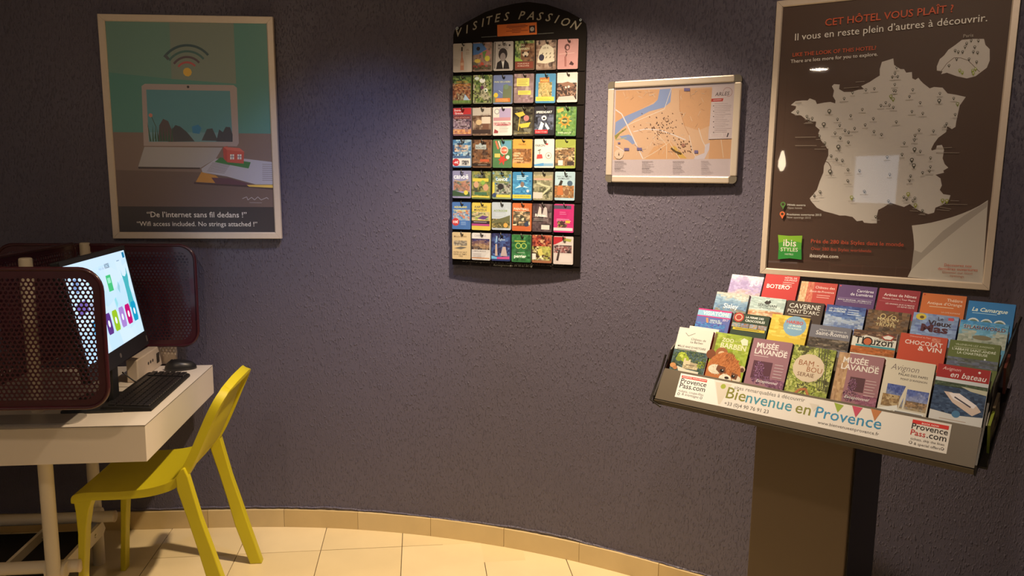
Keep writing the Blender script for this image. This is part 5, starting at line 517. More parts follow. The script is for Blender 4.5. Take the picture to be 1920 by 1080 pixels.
# (label look, base colour, edge colour, items, lift, slide)
V = True
BRO = [
 # row 0 = front
 ('white brochure with a castle among trees', (212,195,182), (185,40,35), [('l',(70,60,58),.012,[(.22,.07),(.32,.11),(.5,.06)]),('t',(60,48,48),'Château de',.42,.85,.16,0,.1),('t',(60,48,48),'La Barben',.42,.78,.2,0,.1),('t',(80,65,62),'MILLE ANS D’HISTOIRE',.08,.9,.275,.01),('m',(110,95,90),.08,.8,.3,1,.02),('n',[(60,75,60),(70,85,90),(55,60,45)],0,.31,1,.62,10,10),('f',[(60,80,65),(85,95,60),(45,55,45),(110,115,60)],.5,.42,.5,.11,260,.03,.012),('c',(165,172,50),.28,.385,.13,.09),('f',[(185,188,70),(150,158,45),(120,130,45)],.29,.40,.14,.055,110,.02,.010),('c',(150,158,45),.38,.43,.12,.09),('c',(185,185,75),.26,.40,.06,.05),('c',(120,128,45),.2,.44,.09,.07),('n',[(190,165,125),(160,135,105),(205,180,145)],.36,.47,.8,.56,6,4),('p',(200,175,140),[(.36,.5),(.36,.42),(.42,.42),(.42,.45),(.5,.45),(.5,.43),(.56,.43),(.56,.5)]),('p',(170,145,115),[(.56,.5),(.56,.46),(.8,.48),(.8,.52)]),('r',(110,90,75),.45,.5,.7,.51),('f',[(175,180,65),(135,145,45),(110,120,45)],.87,.48,.11,.05,80,.02,.010),('p',(205,185,165),[(.2,.54),(.5,.57),(.85,.58),(.85,.63),(.3,.63)]),('c',(190,125,75),.08,.54,.09,.07),('c',(170,105,65),.16,.57,.07,.05)]),
 ('lime green brochure with a red panda face', (150,158,48), (60,52,40), [('n',[(150,160,45),(140,150,50),(160,165,60)],0,0,1,.4,5,6),('r',(110,85,45),0,.02,.07,.38),('t',(215,200,160),'ZOO',.22,.55,.115,.05),('t',(200,190,130),'DE LA',.58,.72,.1,.02),('t',(215,200,160),'BARBEN',.22,.92,.2,.05),('p',(215,200,170),[(.72,.07),(.8,.03),(.92,.05),(.94,.12),(.8,.13)]),('c',(120,62,38),.02,.31,.13,.13),('c',(150,85,50),.30,.27,.17,.15),('c',(205,165,125),.31,.29,.10,.09),('c',(60,35,28),.33,.31,.06,.05),('c',(195,160,125),.93,.44,.10,.09),('c',(90,50,38),.95,.45,.06,.06),
  ('p',(178,98,52),[(0,.66),(0,.44),(.08,.35),(.22,.29),(.4,.25),(.6,.27),(.78,.34),(.9,.43),(.96,.54),(.98,.66)]),
  ('f',[(195,112,60),(165,85,42),(210,130,78),(150,74,36)],.48,.42,.40,.15,260,.045,.008,-1.2),('f',[(140,72,38),(165,90,50)],.55,.32,.12,.07,60,.05,.006,-1.4),
  ('c',(215,192,168),.24,.50,.20,.13),('c',(205,180,155),.86,.58,.12,.09),('f',[(225,205,185),(200,172,145),(215,190,165)],.24,.50,.19,.065,70,.04,.006),
  ('c',(220,200,180),.56,.60,.17,.12),('f',[(228,210,190),(205,180,158)],.56,.58,.15,.05,50,.03,.005),('p',(110,62,42),[(.28,.44),(.5,.45),(.54,.52),(.4,.55),(.26,.5)]),('p',(110,62,42),[(.7,.5),(.88,.52),(.86,.59),(.72,.58)]),
  ('c',(28,18,18),.43,.505,.06,.045),('c',(28,18,18),.76,.55,.055,.04),('c',(210,200,195),.445,.495,.014),('c',(210,200,195),.775,.54,.012),('c',(45,28,26),.6,.585,.06,.035)]),
 ('plain mauve lavender brochure, left of two', (148,98,108), (95,55,62), [('t',(222,200,195),'MUSÉE',.12,.68,.12,.05),('t',(222,200,195),'DE LA',.74,.92,.135,.02),('t',(222,200,195),'LAVANDE',.1,.93,.2,.05),('m',(200,165,165),.1,.5,.225,1,.02),('r',(88,48,62),.13,.29,.62,.52),('f',[(130,75,115),(85,45,70),(165,115,150),(105,58,92)],.30,.40,.13,.11,150,.022,.010),('f',[(120,70,105),(80,42,65),(150,100,135)],.36,.52,.20,.07,130,.022,.010),('f',[(150,100,135),(90,50,75)],.56,.52,.08,.05,50,.02,.010),('m',(190,155,160),.68,.93,.31,6,.04),('n',[(130,75,100),(105,60,85),(150,95,120)],.55,.5,1,.62,6,4),('t',(225,205,205),'Exceptionnel',.3,.85,.56,.01,.4)]),
 ('green bamboo brochure with a cream disc', (150,150,60), (70,70,35), [('n',[(150,150,60),(120,125,50),(175,170,85),(80,75,45)],0,0,1,.64,9,12),('f',[(190,185,95),(150,155,55),(95,95,45),(205,195,120),(70,68,40)],.5,.32,.5,.32,420,.045,.010),('f',[(60,55,38),(85,78,50)],.85,.12,.15,.14,60,.06,.006)]+[('l',(85,80,55),.02,[(.6+.07*k,.0),(.75+.05*k,.5)]) for k in range(4)]+[('c',(205,175,150),.45,.27,.38,.36),('t',(150,85,55),'BAM -',.2,.68,.245,.0),('t',(150,85,55),'BOU',.42,.78,.315,.0),('t',(120,80,60),'SERAIE',.22,.62,.38,.01),('l',(175,100,60),.06,[(.25,.62),(.35,.55),(.5,.53),(.6,.62)])]),
 ('mauve lavender brochure with a beige left edge, right of two', (150,98,105), (95,60,55), [('n',[(185,140,100),(165,120,90)],0,.0,.25,.62,3,8),('t',(222,200,190),'MUSÉE',.12,.68,.12,.05),('t',(222,200,190),'DE LA',.74,.92,.135,.02),('t',(222,200,190),'LAVANDE',.1,.93,.2,.05),('r',(85,50,58),.35,.28,.68,.45),('f',[(120,68,100),(80,42,62),(155,105,130)],.42,.38,.10,.08,110,.022,.010),('f',[(110,62,92),(75,40,58),(145,95,125)],.42,.50,.16,.08,120,.022,.010),('m',(195,155,155),.7,.95,.3,6,.035),('n',[(150,85,105),(125,70,90)],.55,.48,1,.62,5,4),('t',(225,205,200),'Exceptionnel',.3,.85,.54,.01,.4)]),
 ('cream brochure with photos of a palace and a bridge', (205,182,155), (150,110,80), [('t',(120,100,90),'Avignon',.12,.7,.13,-.01,.2,1.15),('t',(60,48,45),'PALAIS DES PAPES',.3,.9,.185,.015),('t',(60,48,45),'PONT D’AVIGNON',.36,.9,.235,.015),('n',[(70,80,135),(110,115,150),(150,125,90)],.12,.3,.5,.56,6,6,V),('p',(205,182,155),[(.5,.3),(.56,.3),(.42,.6),(.36,.6)]),('n',[(80,90,145),(130,130,160),(160,130,95)],.54,.33,.98,.56,6,5,V),('n',[(160,120,75),(130,95,60),(185,150,105)],.06,.42,.42,.56,7,4),('n',[(170,125,85),(110,85,65)],.55,.46,.98,.53,8,2),('p',(215,200,185),[(0,.6),(.4,.53),(.42,.58),(0,.66)]),('r',(215,200,185),.34,.58,.95,.66),('r',(110,100,95),.37,.595,.92,.65)]),
 ('brochure with a white boat on dark water under a red title band', (200,180,165), (55,55,45), [('n',[(45,60,85),(55,72,98),(38,52,75)],0,.2,1,.55,6,8),('r',(160,30,32),0,0,1,.15),('t',(225,170,160),'Avignon',.1,.45,.06,0,.25),('t',(225,200,190),'en bateau',.27,.95,.13,.015,.25),('c',(225,200,190),.8,.04,.025),('p',(195,185,180),[(0,.15),(1,.15),(1,.2),(.6,.215),(0,.19)]),('n',[(75,85,60),(50,60,45)],.0,.19,1,.24,10,2),('p',(185,170,140),[(.5,.22),(1,.23),(1,.28),(.7,.26)]),('p',(205,170,150),[(.2,.3),(.35,.3),(.85,.4),(.95,.46),(.8,.52),(.4,.41)]),('p',(225,200,190),[(.3,.31),(.5,.3),(.85,.4),(.8,.44),(.4,.37)]),('l',(70,60,70),.03,[(.42,.345),(.75,.43)]),('p',(205,188,175),[(0,.52),(.5,.545),(1,.52),(1,.7),(0,.7)]),('c',(70,110,140),.5,.53,.08),('m',(180,150,130),.2,.85,.6,3,.03)]),
 # row 1
 ('blue brochure with a magenta bordered white title', (85,90,150), (150,40,90), [('r',(190,45,110),0,0,1,.022),('r',(130,165,190),0,.022,1,.1),('t',(225,215,215),'VISIATÔME',.16,.95,.085,.02),('r',(190,45,110),0,.1,1,.115),('t',(225,190,205),'2017',.78,.95,.15,.01),('t',(205,215,225),'espace de',.42,.72,.165,.01),('t',(205,215,225),'CULTURE',.42,.78,.2,.01),('p',(190,120,80),[(.28,.13),(.35,.13),(.42,.26),(.36,.26)]),('n',[(70,60,140),(60,110,165),(90,80,150)],0,.2,.9,.3,7,4)]),
 ('dark green brochure with a round red badge and small animal photos', (45,58,45), (40,35,32), [('c',(170,50,45),.15,.06,.15,.14),('c',(195,150,120),.15,.06,.11,.1),('c',(160,50,45),.15,.06,.08,.07),('t',(220,210,200),'LA FERME DES',.35,.85,.06,.04),('t',(220,210,200),'CROCODILES',.35,.9,.11,.045),('n',[(150,150,80),(120,130,150),(170,140,110)],.0,.14,.24,.2,4,3),('n',[(140,90,60),(120,130,160)],.25,.14,.48,.2,4,3),('n',[(130,140,165),(170,130,100)],.5,.14,.72,.2,4,3),('n',[(150,100,80),(140,140,150)],.74,.14,.98,.2,4,3),('r',(195,165,45),.05,.205,.95,.24),('m',(90,60,40),.12,.85,.222,1,.03)]),
 ('yellow brochure with a blue disc and red lettering', (205,165,50), (150,95,25), [('n',[(205,165,50),(215,178,70),(195,150,45)],0,0,1,.3,4,5),('c',(120,150,175),.65,.13,.3,.28),('t',(195,60,45),'HARIBO',.42,.85,.1,.06),('t',(225,225,225),'LE MUSÉE',.5,.82,.14,.02),('t',(225,225,225),'DU BONBON',.48,.84,.175,.02)]),
 ('grey slate brochure with pale abbey lettering and a stone vault', (105,98,108), (45,38,38), [('t',(190,180,180),'Abbaye troglodytique de',.22,.9,.07,0),('t',(205,190,188),'Saint-Roman',.16,.95,.13,.02),('n',[(85,68,62),(60,50,45),(120,100,85)],0,.17,1,.3,8,4)]),
 ('brochure with a large black cave title on white', (205,190,178), (110,60,40), [('n',[(110,72,55),(80,52,42),(150,110,85)],0,0,1,.09,9,3),('p',(205,190,178),[(.1,.1),(.3,.06),(.6,.08),(.62,.2),(.1,.2)]),('p',(150,50,40),[(.65,.06),(.8,.02),(.95,.04),(.9,.1),(.72,.1)]),('p',(215,200,190),[(.68,.06),(.8,.035),(.92,.05),(.87,.085),(.74,.085)]),('t',(60,45,42),'GROTTES de',.5,.95,.125,.01),('t',(35,28,30),'Th uzon',.06,.93,.175,.03),('c',(35,28,30),.36,.14,.12,.12),('c',(185,85,50),.36,.14,.09,.09),('r',(60,130,140),.1,.185,1,.21),('n',[(180,90,40),(150,80,40)],0,.21,1,.3,8,3)]),
 ('plain vermilion brochure with white capital lettering', (188,62,38), (120,35,25), [('t',(225,160,140),'Châteauneuf du Pape',.2,.65,.035,0),('t',(225,195,180),'CHOCOLAT',.12,.92,.125,.03),('t',(225,195,180),'& VIN',.42,.92,.19,.03,0,.78),('n',[(205,120,95),(190,90,65)],.68,.02,.86,.075,3,3)]),
 ('olive green abbey brochure with pale lettering', (92,98,45), (110,115,60), [('t',(185,180,140),'VILLENEUVE LEZ AVIGNON',.12,.88,.055,.01),('m',(150,145,105),.1,.85,.075,1,.02),('t',(215,205,175),'L’ABBAYE SAINT-ANDRÉ',.07,.93,.115,.02),('t',(215,205,175),'LA CHARTREUSE',.18,.78,.155,.02),('c',(215,205,190),.74,.19,.02),('n',[(95,95,110),(80,80,70)],0,.2,1,.3,6,4)]),
 # row 2
 ('brochure with a pale river landscape under a cloudy sky', (120,140,155), (120,120,120), [('n',[(175,165,155),(125,145,165),(95,120,150),(130,115,100)],0,0,1,.32,6,8,V),('t',(205,200,195),'HÔTEL DE',.62,.9,.075,.01),('t',(205,200,195),'CAUMONT',.62,.93,.105,.01),('t',(225,215,210),'Sisley',.3,.75,.235,.03)]),
 ('silver grey brochure with a small black bird emblem', (165,175,172), (140,140,135), [('n',[(175,182,178),(155,165,162),(185,188,182)],0,0,1,.2,4,5),('p',(40,35,38),[(.4,.08),(.48,.04),(.5,.06),(.56,.035),(.6,.07),(.55,.1),(.45,.1)]),('t',(50,42,45),'SÉRIGNAN',.24,.78,.14,.03),('t',(60,50,50),'LE NATUROPTÈRE',.3,.75,.17,.0),('n',[(185,125,85),(205,170,140),(170,105,70)],0,.2,1,.32,7,4)]),
 ('black brown brochure with large thin white capitals', (58,42,38), (45,32,30), [('t',(215,200,190),'CAVERNE',.08,.92,.105,.0),('t',(215,200,190),'DU',.45,.53,.13,.0),('t',(215,200,190),'PONT D’ARC',.06,.92,.175,.0),('m',(170,150,140),.1,.9,.2,1,.02)]),
 ('blue brochure with a cloudy sky and small white lettering', (62,82,135), (35,35,55), [('n',[(45,62,125),(70,95,150),(150,155,175),(90,105,150)],0,0,1,.32,6,7,V),('t',(215,210,215),'LES CHÂTEAUX',.08,.52,.06,.02),('t',(215,210,215),'DE LA DRÔME',.08,.5,.095,.02),('m',(180,185,205),.56,.92,.05,3,.03)]),
 ('dark brown brochure with a curled cream tendril emblem', (82,60,48), (60,42,36), [('n',[(85,62,50),(110,75,50),(70,52,42)],0,0,1,.32,5,6),('l',(195,160,105),.018,[(.52,.16),(.5,.08),(.6,.04)]),('c',(195,160,105),.38,.075,.07),('c',(82,60,48),.38,.075,.05),('c',(195,160,105),.64,.085,.06),('c',(82,60,48),.64,.085,.04),('t',(205,175,125),'MAISON',.26,.76,.13,.01,0,.75),('t',(205,175,125),'DE LA',.34,.68,.17,.01,0,.75),('t',(205,175,125),'TRUFFE',.24,.72,.21,.01,0,.75)]),
 ('grey blue brochure with dark gothic lettering and a yellow sun', (112,125,158), (80,90,120), [('n',[(95,105,150),(125,140,170),(110,120,150)],0,0,1,.32,5,6),('c',(200,165,50),.18,.05,.12,.09),('c',(90,60,30),.2,.055,.05,.04),('r',(190,60,70),.78,.025,.9,.06),('t',(48,30,42),'Le',.56,.68,.075,.03),('t',(48,30,42),'Vieux',.35,.88,.145,.07,0,.85),('t',(75,28,40),'Mas',.22,.82,.23,.08,0,.68)]),
 ('turquoise brochure with a dark red jagged title over a tree', (80,135,160), (45,95,140), [('n',[(60,130,175),(95,150,175),(165,160,140),(120,125,105)],0,0,1,.32,6,7,V),('t',(225,215,205),'SPLASHWORLD',.082,.952,.097,.03),('t',(90,30,50),'SPLASHWORLD',.09,.95,.1,.05),('c',(120,105,75),.5,.2,.2,.06)]),
 # row 3 = back
 ('lilac brochure with a hazy pink sky', (165,150,175), (160,150,165), [('n',[(195,180,190),(160,135,175),(180,150,150)],0,0,1,.32,6,7,V),('t',(225,215,220),'CAUMONT',.68,.9,.07,.01),('t',(225,215,220),'JJU',.62,.88,.14,.05)]),
 ('plain red brochure with bold white capitals low on the left', (182,35,38), (110,20,22), [('t',(230,200,195),'HÔTEL DE',.58,.93,.05,.0),('t',(230,200,195),'CAUMONT',.58,.95,.085,.0),('m',(220,160,155),.55,.9,.11,3,.03),('t',(232,212,205),'BOTERO',.1,.78,.215,.03)]),
 ('red brochure fading to beige on its left side', (178,50,45), (120,25,25), [('n',[(205,165,125),(195,140,100)],0,0,.2,.32,3,5),('n',[(190,100,75),(185,80,65)],.2,0,.38,.32,3,5),('t',(228,190,180),'Château des',.42,.95,.09,.0),('t',(228,190,180),'Baux-de-Provence',.3,.95,.15,.0),('m',(220,150,140),.5,.9,.19,2,.03)]),
 ('purple brochure with white lettering on its right', (82,48,98), (45,25,45), [('t',(215,200,210),'Carrières',.5,.93,.09,.01),('t',(215,200,210),'de Lumières',.35,.93,.145,.01),('l',(150,120,160),.008,[(.05,.19),(.95,.19)]),('t',(205,190,200),'BOSCH, BRUEGHEL, ARCIMBOLDO',.05,.92,.225,.01),('t',(180,165,175),'FANTASTIQUE ET MERVEILLEUX',.2,.92,.25,.0),('c',(215,60,60),.05,.02,.02)]),
 ('crimson brochure with two lines of white lettering', (140,30,45), (80,18,28), [('t',(222,195,195),'Arènes de Nîmes',.14,.93,.105,.01),('t',(215,185,185),'Maison Carrée | Tour Magne',.12,.92,.15,.0),('l',(180,90,100),.008,[(.05,.18),(.95,.18)]),('t',(215,185,185),'LES GRANDS JEUX ROMAINS',.22,.92,.22,.01),('t',(215,185,185),'LA REINE CELTE',.52,.92,.25,.01)]),
 ('orange brochure with pale lettering along its right', (195,92,38), (130,40,25), [('t',(225,190,160),'Théâtre',.58,.93,.09,.01),('t',(225,190,160),'Antique d’Orange',.14,.93,.145,.01),('m',(215,170,130),.2,.9,.175,1,.02),('t',(220,180,150),'LA CITÉ ROMAINE',.5,.92,.25,.0),('c',(170,30,30),.05,.02,.02)]),
 ('bright blue brochure with three round photos', (28,110,165), (20,70,115), [('t',(225,225,225),'La Camargue',.1,.86,.13,.04,.25),('m',(150,185,205),.12,.65,.155,1,.02)]+[('c',(205,200,190),.17+.28*k,.29,.14,.14) for k in range(3)]+[('c',(90,110,90),.17+.28*k,.3,.12,.12) for k in range(3)]),
]
# ================================================================== THE ROOM
CX, CY, RW = -.96224, .09068, 2.977
A_L, A_R = math.acos((-1.2-CX)/RW), radians(59.3)
LA = RW*(A_L-A_R)
def wall_at(s, off=0.):
    """point and inward normal of the bowed back wall; s = distance along it from the left end of the bow"""
    if s < 0: a = A_L; t = s
    elif s > LA: a = A_R; t = s-LA
    else: a = A_L-s/RW; t = 0
    n = Vector((-cos(a), -sin(a), 0)); d = Vector((sin(a), -cos(a), 0))
    p = Vector((CX+RW*cos(a), CY+RW*sin(a), 0))+d*t+n*off
    return p, n, d
S0 = -3.1; S1 = LA+3.2
svals = [S0]+[LA*i/40 for i in range(41)]+[S1]
mb = MB(); H = 2.65; TH = .14; vs = []
for s in svals:
    a, n, d = wall_at(s); b = a-n*TH
    vs += [Vector((a.x, a.y, 0)), Vector((a.x, a.y, H))]
fs = [(2*i, 2*i+2, 2*i+3, 2*i+1) for i in range(len(svals)-1)]
mb.add(vs, fs, True)
vo = []
for s in svals:
    a, n, d = wall_at(s); b = a-n*TH; vo += [Vector((b.x, b.y, 0)), Vector((b.x, b.y, H)), Vector((a.x, a.y, 0)), Vector((a.x, a.y, H))]
fo = []
for i in range(len(svals)-1):
    k = 4*i; fo += [(k+1, k+5, k+4, k), (k+3, k+7, k+5, k+1), (k+2, k, k+4, k+6)]
k = 4*(len(svals)-1); fo += [(0, 2, 3, 1), (k, k+1, k+3, k+2)]
mb.add(vo, fo)
wall_back = tag(mb.build('wall_back', MT['wall'], recalc=False), 'slate grey bowed plaster wall with rough trowel marks', kind='structure')
XL, YR = wall_at(S0)[0].x, -3.0
XR = wall_at(S1)[0].x; YRB = wall_at(S1)[0].y
def slab(name, m, *a):
    b = MB(); b.box(*a); return tag(b.build(name, m), kind='structure')
slab('wall_left', MT['wall_pale'], XL-.12, YR, 0, XL, wall_at(S0)[0].y-.0, H)
slab('wall_right', MT['wall_pale'], XR, YR, 0, XR+.12, YRB, H)
slab('ceiling', MT['ceiling'], XL-.12, YR-.12, H, XR+.12, 3.35, H+.1)
# rear wall with a daylight window in it
WX0, WX1, WZ0, WZ1 = -3.05, -2.45, 1.28, 1.86
b = MB()
b.box(XL-.12, YR-.12, 0, WX0, YR, H); b.box(WX1, YR-.12, 0, XR+.12, YR, H)
b.box(WX0, YR-.12, 0, WX1, YR, WZ0); b.box(WX0, YR-.12, WZ1, WX1, YR, H)
tag(b.build('wall_rear', MT['wall_pale']), kind='structure')
b = MB(); fw = .035
b.box(WX0, YR-.08, WZ0, WX0+fw, YR-.03, WZ1); b.box(WX1-fw, YR-.08, WZ0, WX1, YR-.03, WZ1)
b.box(WX0+fw, YR-.08, WZ0, WX1-fw, YR-.03, WZ0+fw); b.box(WX0+fw, YR-.08, WZ1-fw, WX1-fw, YR-.03, WZ1)
win = tag(b.build('window_1', MT['white_lam']), 'small white framed window letting daylight in on the rear wall', kind='structure')
b = MB(); b.box(WX0+fw, YR-.06, WZ0+fw, WX1-fw, YR-.05, WZ1-fw); b.build('pane', emat('daylit_pane', (.75, .85, 1.0), 2.6), win)

# floor: grout bed + single tiles
b = MB(); b.box(XL-.12, YR-.12, -.1, XR+.12, 3.35, -.006)
floor = tag(b.build('floor', MT['grout']), 'beige stone tiled floor with thin dark joints', kind='structure')
PIT = .328; GY = radians(7.2); G0 = Vector((-.441, 2.897)); GU = Vector((cos(GY), sin(GY))); GV = Vector((-sin(GY), cos(GY)))
planes = []
for s in [S0+.1]+[LA*(i+.5)/40 for i in range(40)]+[S1-.1]:
    p, n, d = wall_at(s, .003); planes.append((Vector((p.x, p.y)), Vector((n.x, n.y))))
planes += [(Vector((XL+.005, 0)), Vector((1, 0))), (Vector((XR-.005, 0)), Vector((-1, 0))), (Vector((0, YR+.005)), Vector((0, 1)))]
def clip(poly):
    for p0, n in planes:
        out = []
        for i in range(len(poly)):
            a, c = poly[i], poly[(i+1) % len(poly)]; da, dc = (a-p0).dot(n), (c-p0).dot(n)
            if da >= 0: out.append(a)
            if (da >= 0) != (dc >= 0): out.append(a+(c-a)*(da/(da-dc)))
        poly = out
        if len(poly) < 3: return []
    return poly
far = MB(); g = .0016; shared = {}
for i in range(-13, 13):
    for j in range(-20, 3):
        o = G0+GU*(i*PIT)+GV*(j*PIT)
        q = clip([o+GU*g+GV*g, o+GU*(PIT-g)+GV*g, o+GU*(PIT-g)+GV*(PIT-g), o+GU*g+GV*(PIT-g)])
        if not q: continue
        near = -6 <= i <= 5 and j >= -3
        if near:
            zt = random.uniform(-.0006, .0003)
            full = len(q) == 4
            b = MB(); cen = sum(q, Vector((0, 0)))/len(q)
            mm = random.choice([MT['tile'], MT['tile2']])
            if full:
                key = mm.name
                if key not in shared:
                    b.prism([(-PIT/2+g, -PIT/2+g), (PIT/2-g, -PIT/2+g), (PIT/2-g, PIT/2-g), (-PIT/2+g, PIT/2-g)], .008)
                    ob = b.build('floor_tile', mm, floor, Matrix.Translation((cen.x, cen.y, -.008+zt)) @ Matrix.Rotation(GY, 4, 'Z')); shared[key] = ob.data
                else: link('floor_tile', shared[key], floor, Matrix.Translation((cen.x, cen.y, -.008+zt)) @ Matrix.Rotation(GY, 4, 'Z'))
            else:
                b.prism([(p.x-cen.x, p.y-cen.y) for p in q], .008); b.build('floor_tile', mm, floor, Matrix.Translation((cen.x, cen.y, -.008+zt)))
        else: far.prism([(p.x, p.y) for p in q], .008, Matrix.Translation((0, 0, -.008)))
tag(far.build('distant_tiles', MT['tile'], floor), kind='stuff')
# skirting tiles
bs = bpy.data.objects.new('baseboard_back', None); COL.objects.link(bs); tag(bs, 'beige tile skirting along the foot of the bowed wall', kind='structure')
s = .224-.325*10
k = 0
while s < S1-.02:
    a0, a1 = max(s+.0008, S0+.01), min(s+.3242, S1-.01); s += .325; k += 1
    if a1-a0 < .02: continue
    b = MB(); seg = 4; vs = []; h = .080+random.uniform(-.0012, .0012); t = .010+random.uniform(-.0006, .0008)
    for i in range(seg+1):
        q = a0+(a1-a0)*i/seg
        for off, z in ((.0005, 0), (t, 0), (t, h-.002), (t-.002, h), (.0005, h)):
            p, n, d = wall_at(q, off); vs.append(Vector((p.x, p.y, z)))
    fs = [(5*i+j, 5*i+(j+1) % 5, 5*i+5+(j+1) % 5, 5*i+5+j) for i in range(seg) for j in range(5)]+[(4, 3, 2, 1, 0), tuple(5*seg+j for j in range(5))]
    b.add(vs, fs); b.build('skirting_tile', MT['skirt'] if random.random() < .55 else MT['skirt2'], bs)
# thin ragged lip of paint over the skirting
b = MB(); vs = []; q = S0+.02; rr = random.Random(5); zz = .084
while q < S1:
    zz += rr.uniform(-.0025, .0025); zz = max(.0805, min(.091, zz)); 
    p, n, d = wall_at(q, .0004); p2, _, _ = wall_at(q, .0045+rr.uniform(-.001, .0025))
    vs += [Vector((p.x, p.y, zz+.004)), Vector((p2.x, p2.y, zz)), Vector((p.x, p.y, .0795))]; q += .02
b.add(vs, [(3*i+j, 3*i+3+j, 3*i+3+(j+1) % 3, 3*i+(j+1) % 3) for i in range(len(vs)//3-1) for j in range(3)])
tag(b.build('trim_1', MT['wall']), 'ragged edge of wall paint above the skirting', kind='structure')

# ceiling fittings (out of frame; one shows as a reflection in the large map poster)
def downlight(x, y, label, e, rad=.055):
    t = empty('downlight', Matrix.Translation((x, y, H)), label, 'lamp')
    b = MB(); n = 24
    prof = [(rad+.02, 0), (rad+.02, -.006), (rad, -.009), (rad, 0)]
    vs = [Vector((r*cos(2*pi*i/n), r*sin(2*pi*i/n), z)) for i in range(n) for r, z in prof]
    b.add(vs, [(4*i+j, 4*((i+1) % n)+j, 4*((i+1) % n)+(j+1) % 4, 4*i+(j+1) % 4) for i in range(n) for j in range(4)])
    b.build('trim_ring', MT['white_met'], t)
    b = MB(); b.prism([(rad*.96*cos(2*pi*i/n), rad*.96*sin(2*pi*i/n)) for i in range(n)], .004, Matrix.Translation((0, 0, -.006)))
    b.build('lens', emat('lamp_lens', (1, .85, .65), e), t)
downlight(-2.70, -1.97, 'round recessed ceiling downlight behind the viewer', 60, .09)
t = empty('pendant_lamp', Matrix.Translation((-3.3, -2.2, H)), 'small drop shaped pendant lamp hanging behind the viewer', 'lamp')
b = MB(); b.tube([(0, 0, 0), (0, 0, -.78)], .004, 8); b.build('cord', MT['black'], t)
b = MB(); b.tube([(0, 0, -.78), (0, 0, -.82), (0, 0, -.88), (0, 0, -.95), (0, 0, -1.0)], [.01, .02, .036, .040, .012], 20); b.build('lamp_shade', emat('pendant_glow', (1, .8, .55), 30), t)

# ================================================================== FRAMED POSTERS
def rails(t, w, h, rw, d, m, name='frame_rail'):
    o = [(-w/2, -h/2), (w/2, -h/2), (w/2, h/2), (-w/2, h/2)]; i_ = [(-w/2+rw, -h/2+rw), (w/2-rw, -h/2+rw), (w/2-rw, h/2-rw), (-w/2+rw, h/2-rw)]
    g = .0004
    for k in range(4):
        a, b_, c, e = o[k], o[(k+1) % 4], i_[(k+1) % 4], i_[k]
        # mitred moulding: flat face with a small chamfer to the inside
        mid = [(Vector(e)+(Vector(a)-Vector(e))*.16), (Vector(c)+(Vector(b_)-Vector(c))*.16)]
        u = (Vector(b_)-Vector(a)).normalized()*g
        A, B_, C_, E = Vector(a)+u, Vector(b_)-u, Vector(c)-u, Vector(e)+u; m0, m1 = mid[0]+u, mid[1]-u
        q = MB(); V3 = lambda p, y: Vector((p[0], y, p[1]))
        q.add([V3(A, d), V3(B_, d), V3(C_, d), V3(E, d), V3(A, .0015), V3(B_, .0015), V3(A+(E-A)*.06, 0), V3(B_+(C_-B_)*.06, 0), V3(m0, 0), V3(m1, 0), V3(E, .0035), V3(C_, .0035)],
              [(0, 3, 2, 1), (0, 1, 5, 4), (4, 5, 7, 6), (6, 7, 9, 8), (8, 9, 11, 10), (10, 11, 2, 3), (0, 4, 6, 8, 10, 3), (1, 2, 11, 9, 7, 5)])
        q.build(name, m, t)
def hung(name, C, yaw, roll, label, cat):
    y = radians(yaw); r = radians(roll)
    u = Vector((cos(y), sin(y), 0)); v = Vector((0, 0, 1)); a = u*cos(r)+v*sin(r); b_ = v*cos(r)-u*sin(r); n = b_.cross(a)
    n = Vector((-sin(y), cos(y), 0))
    return empty(name, frame3(C, a, n, b_), label, cat)
def sheet(t, w, h, base, white, items, y=.008, step=1.1e-5, top=.74):
    a = Art(white, step=step, y0=y, top=top); a.R(base, -w/2, -h/2, w/2, h/2)
    run_spec(a, items); return a
def pane(t, w, h, y, m='pane'):
    q = MB(); q.add([(-w/2, y, -h/2), (w/2, y, -h/2), (w/2, y, h/2), (-w/2, y, h/2)], [(0, 1, 2, 3)]); return q.build('glass_pane', MT[m], t, recalc=False)
def backing(t, w, h, y0, y1):
    q = MB(); q.box(-w/2, y0, -h/2, w/2, y1, h/2); q.build('backing_board', MT['edge'], t)
# left: laptop poster
t = hung('framed_poster', (-1.2813, 3.018, 1.6889), 3.06, .44, 'framed poster of a laptop under a wifi arc, hanging above the desk', 'poster')
rails(t, .6697, .8703, .026, .020, MT['frame'])
sheet(t, .622, .822, (70, 102, 88), (172, 146, 126), SPEC['LP']).build('poster_print', MT['poster'], t)
pane(t, .62, .82, .0042, 'pane_matt'); backing(t, .62, .82, .0092, .018)
# right: map poster
t = hung('framed_poster', (1.1001, 2.2920, 1.6398), -30.74, -.15, 'large framed brown poster with a pale country map, hanging above the brochure stand', 'poster')
rails(t, .6454, .8663, .0195, .020, MT['frame'])
sheet(t, .608, .830, (70, 46, 38), (184, 158, 146), SPEC['RP']).build('poster_print', MT['poster'], t)
pane(t, .608, .828, .0042); backing(t, .606, .826, .0092, .018)
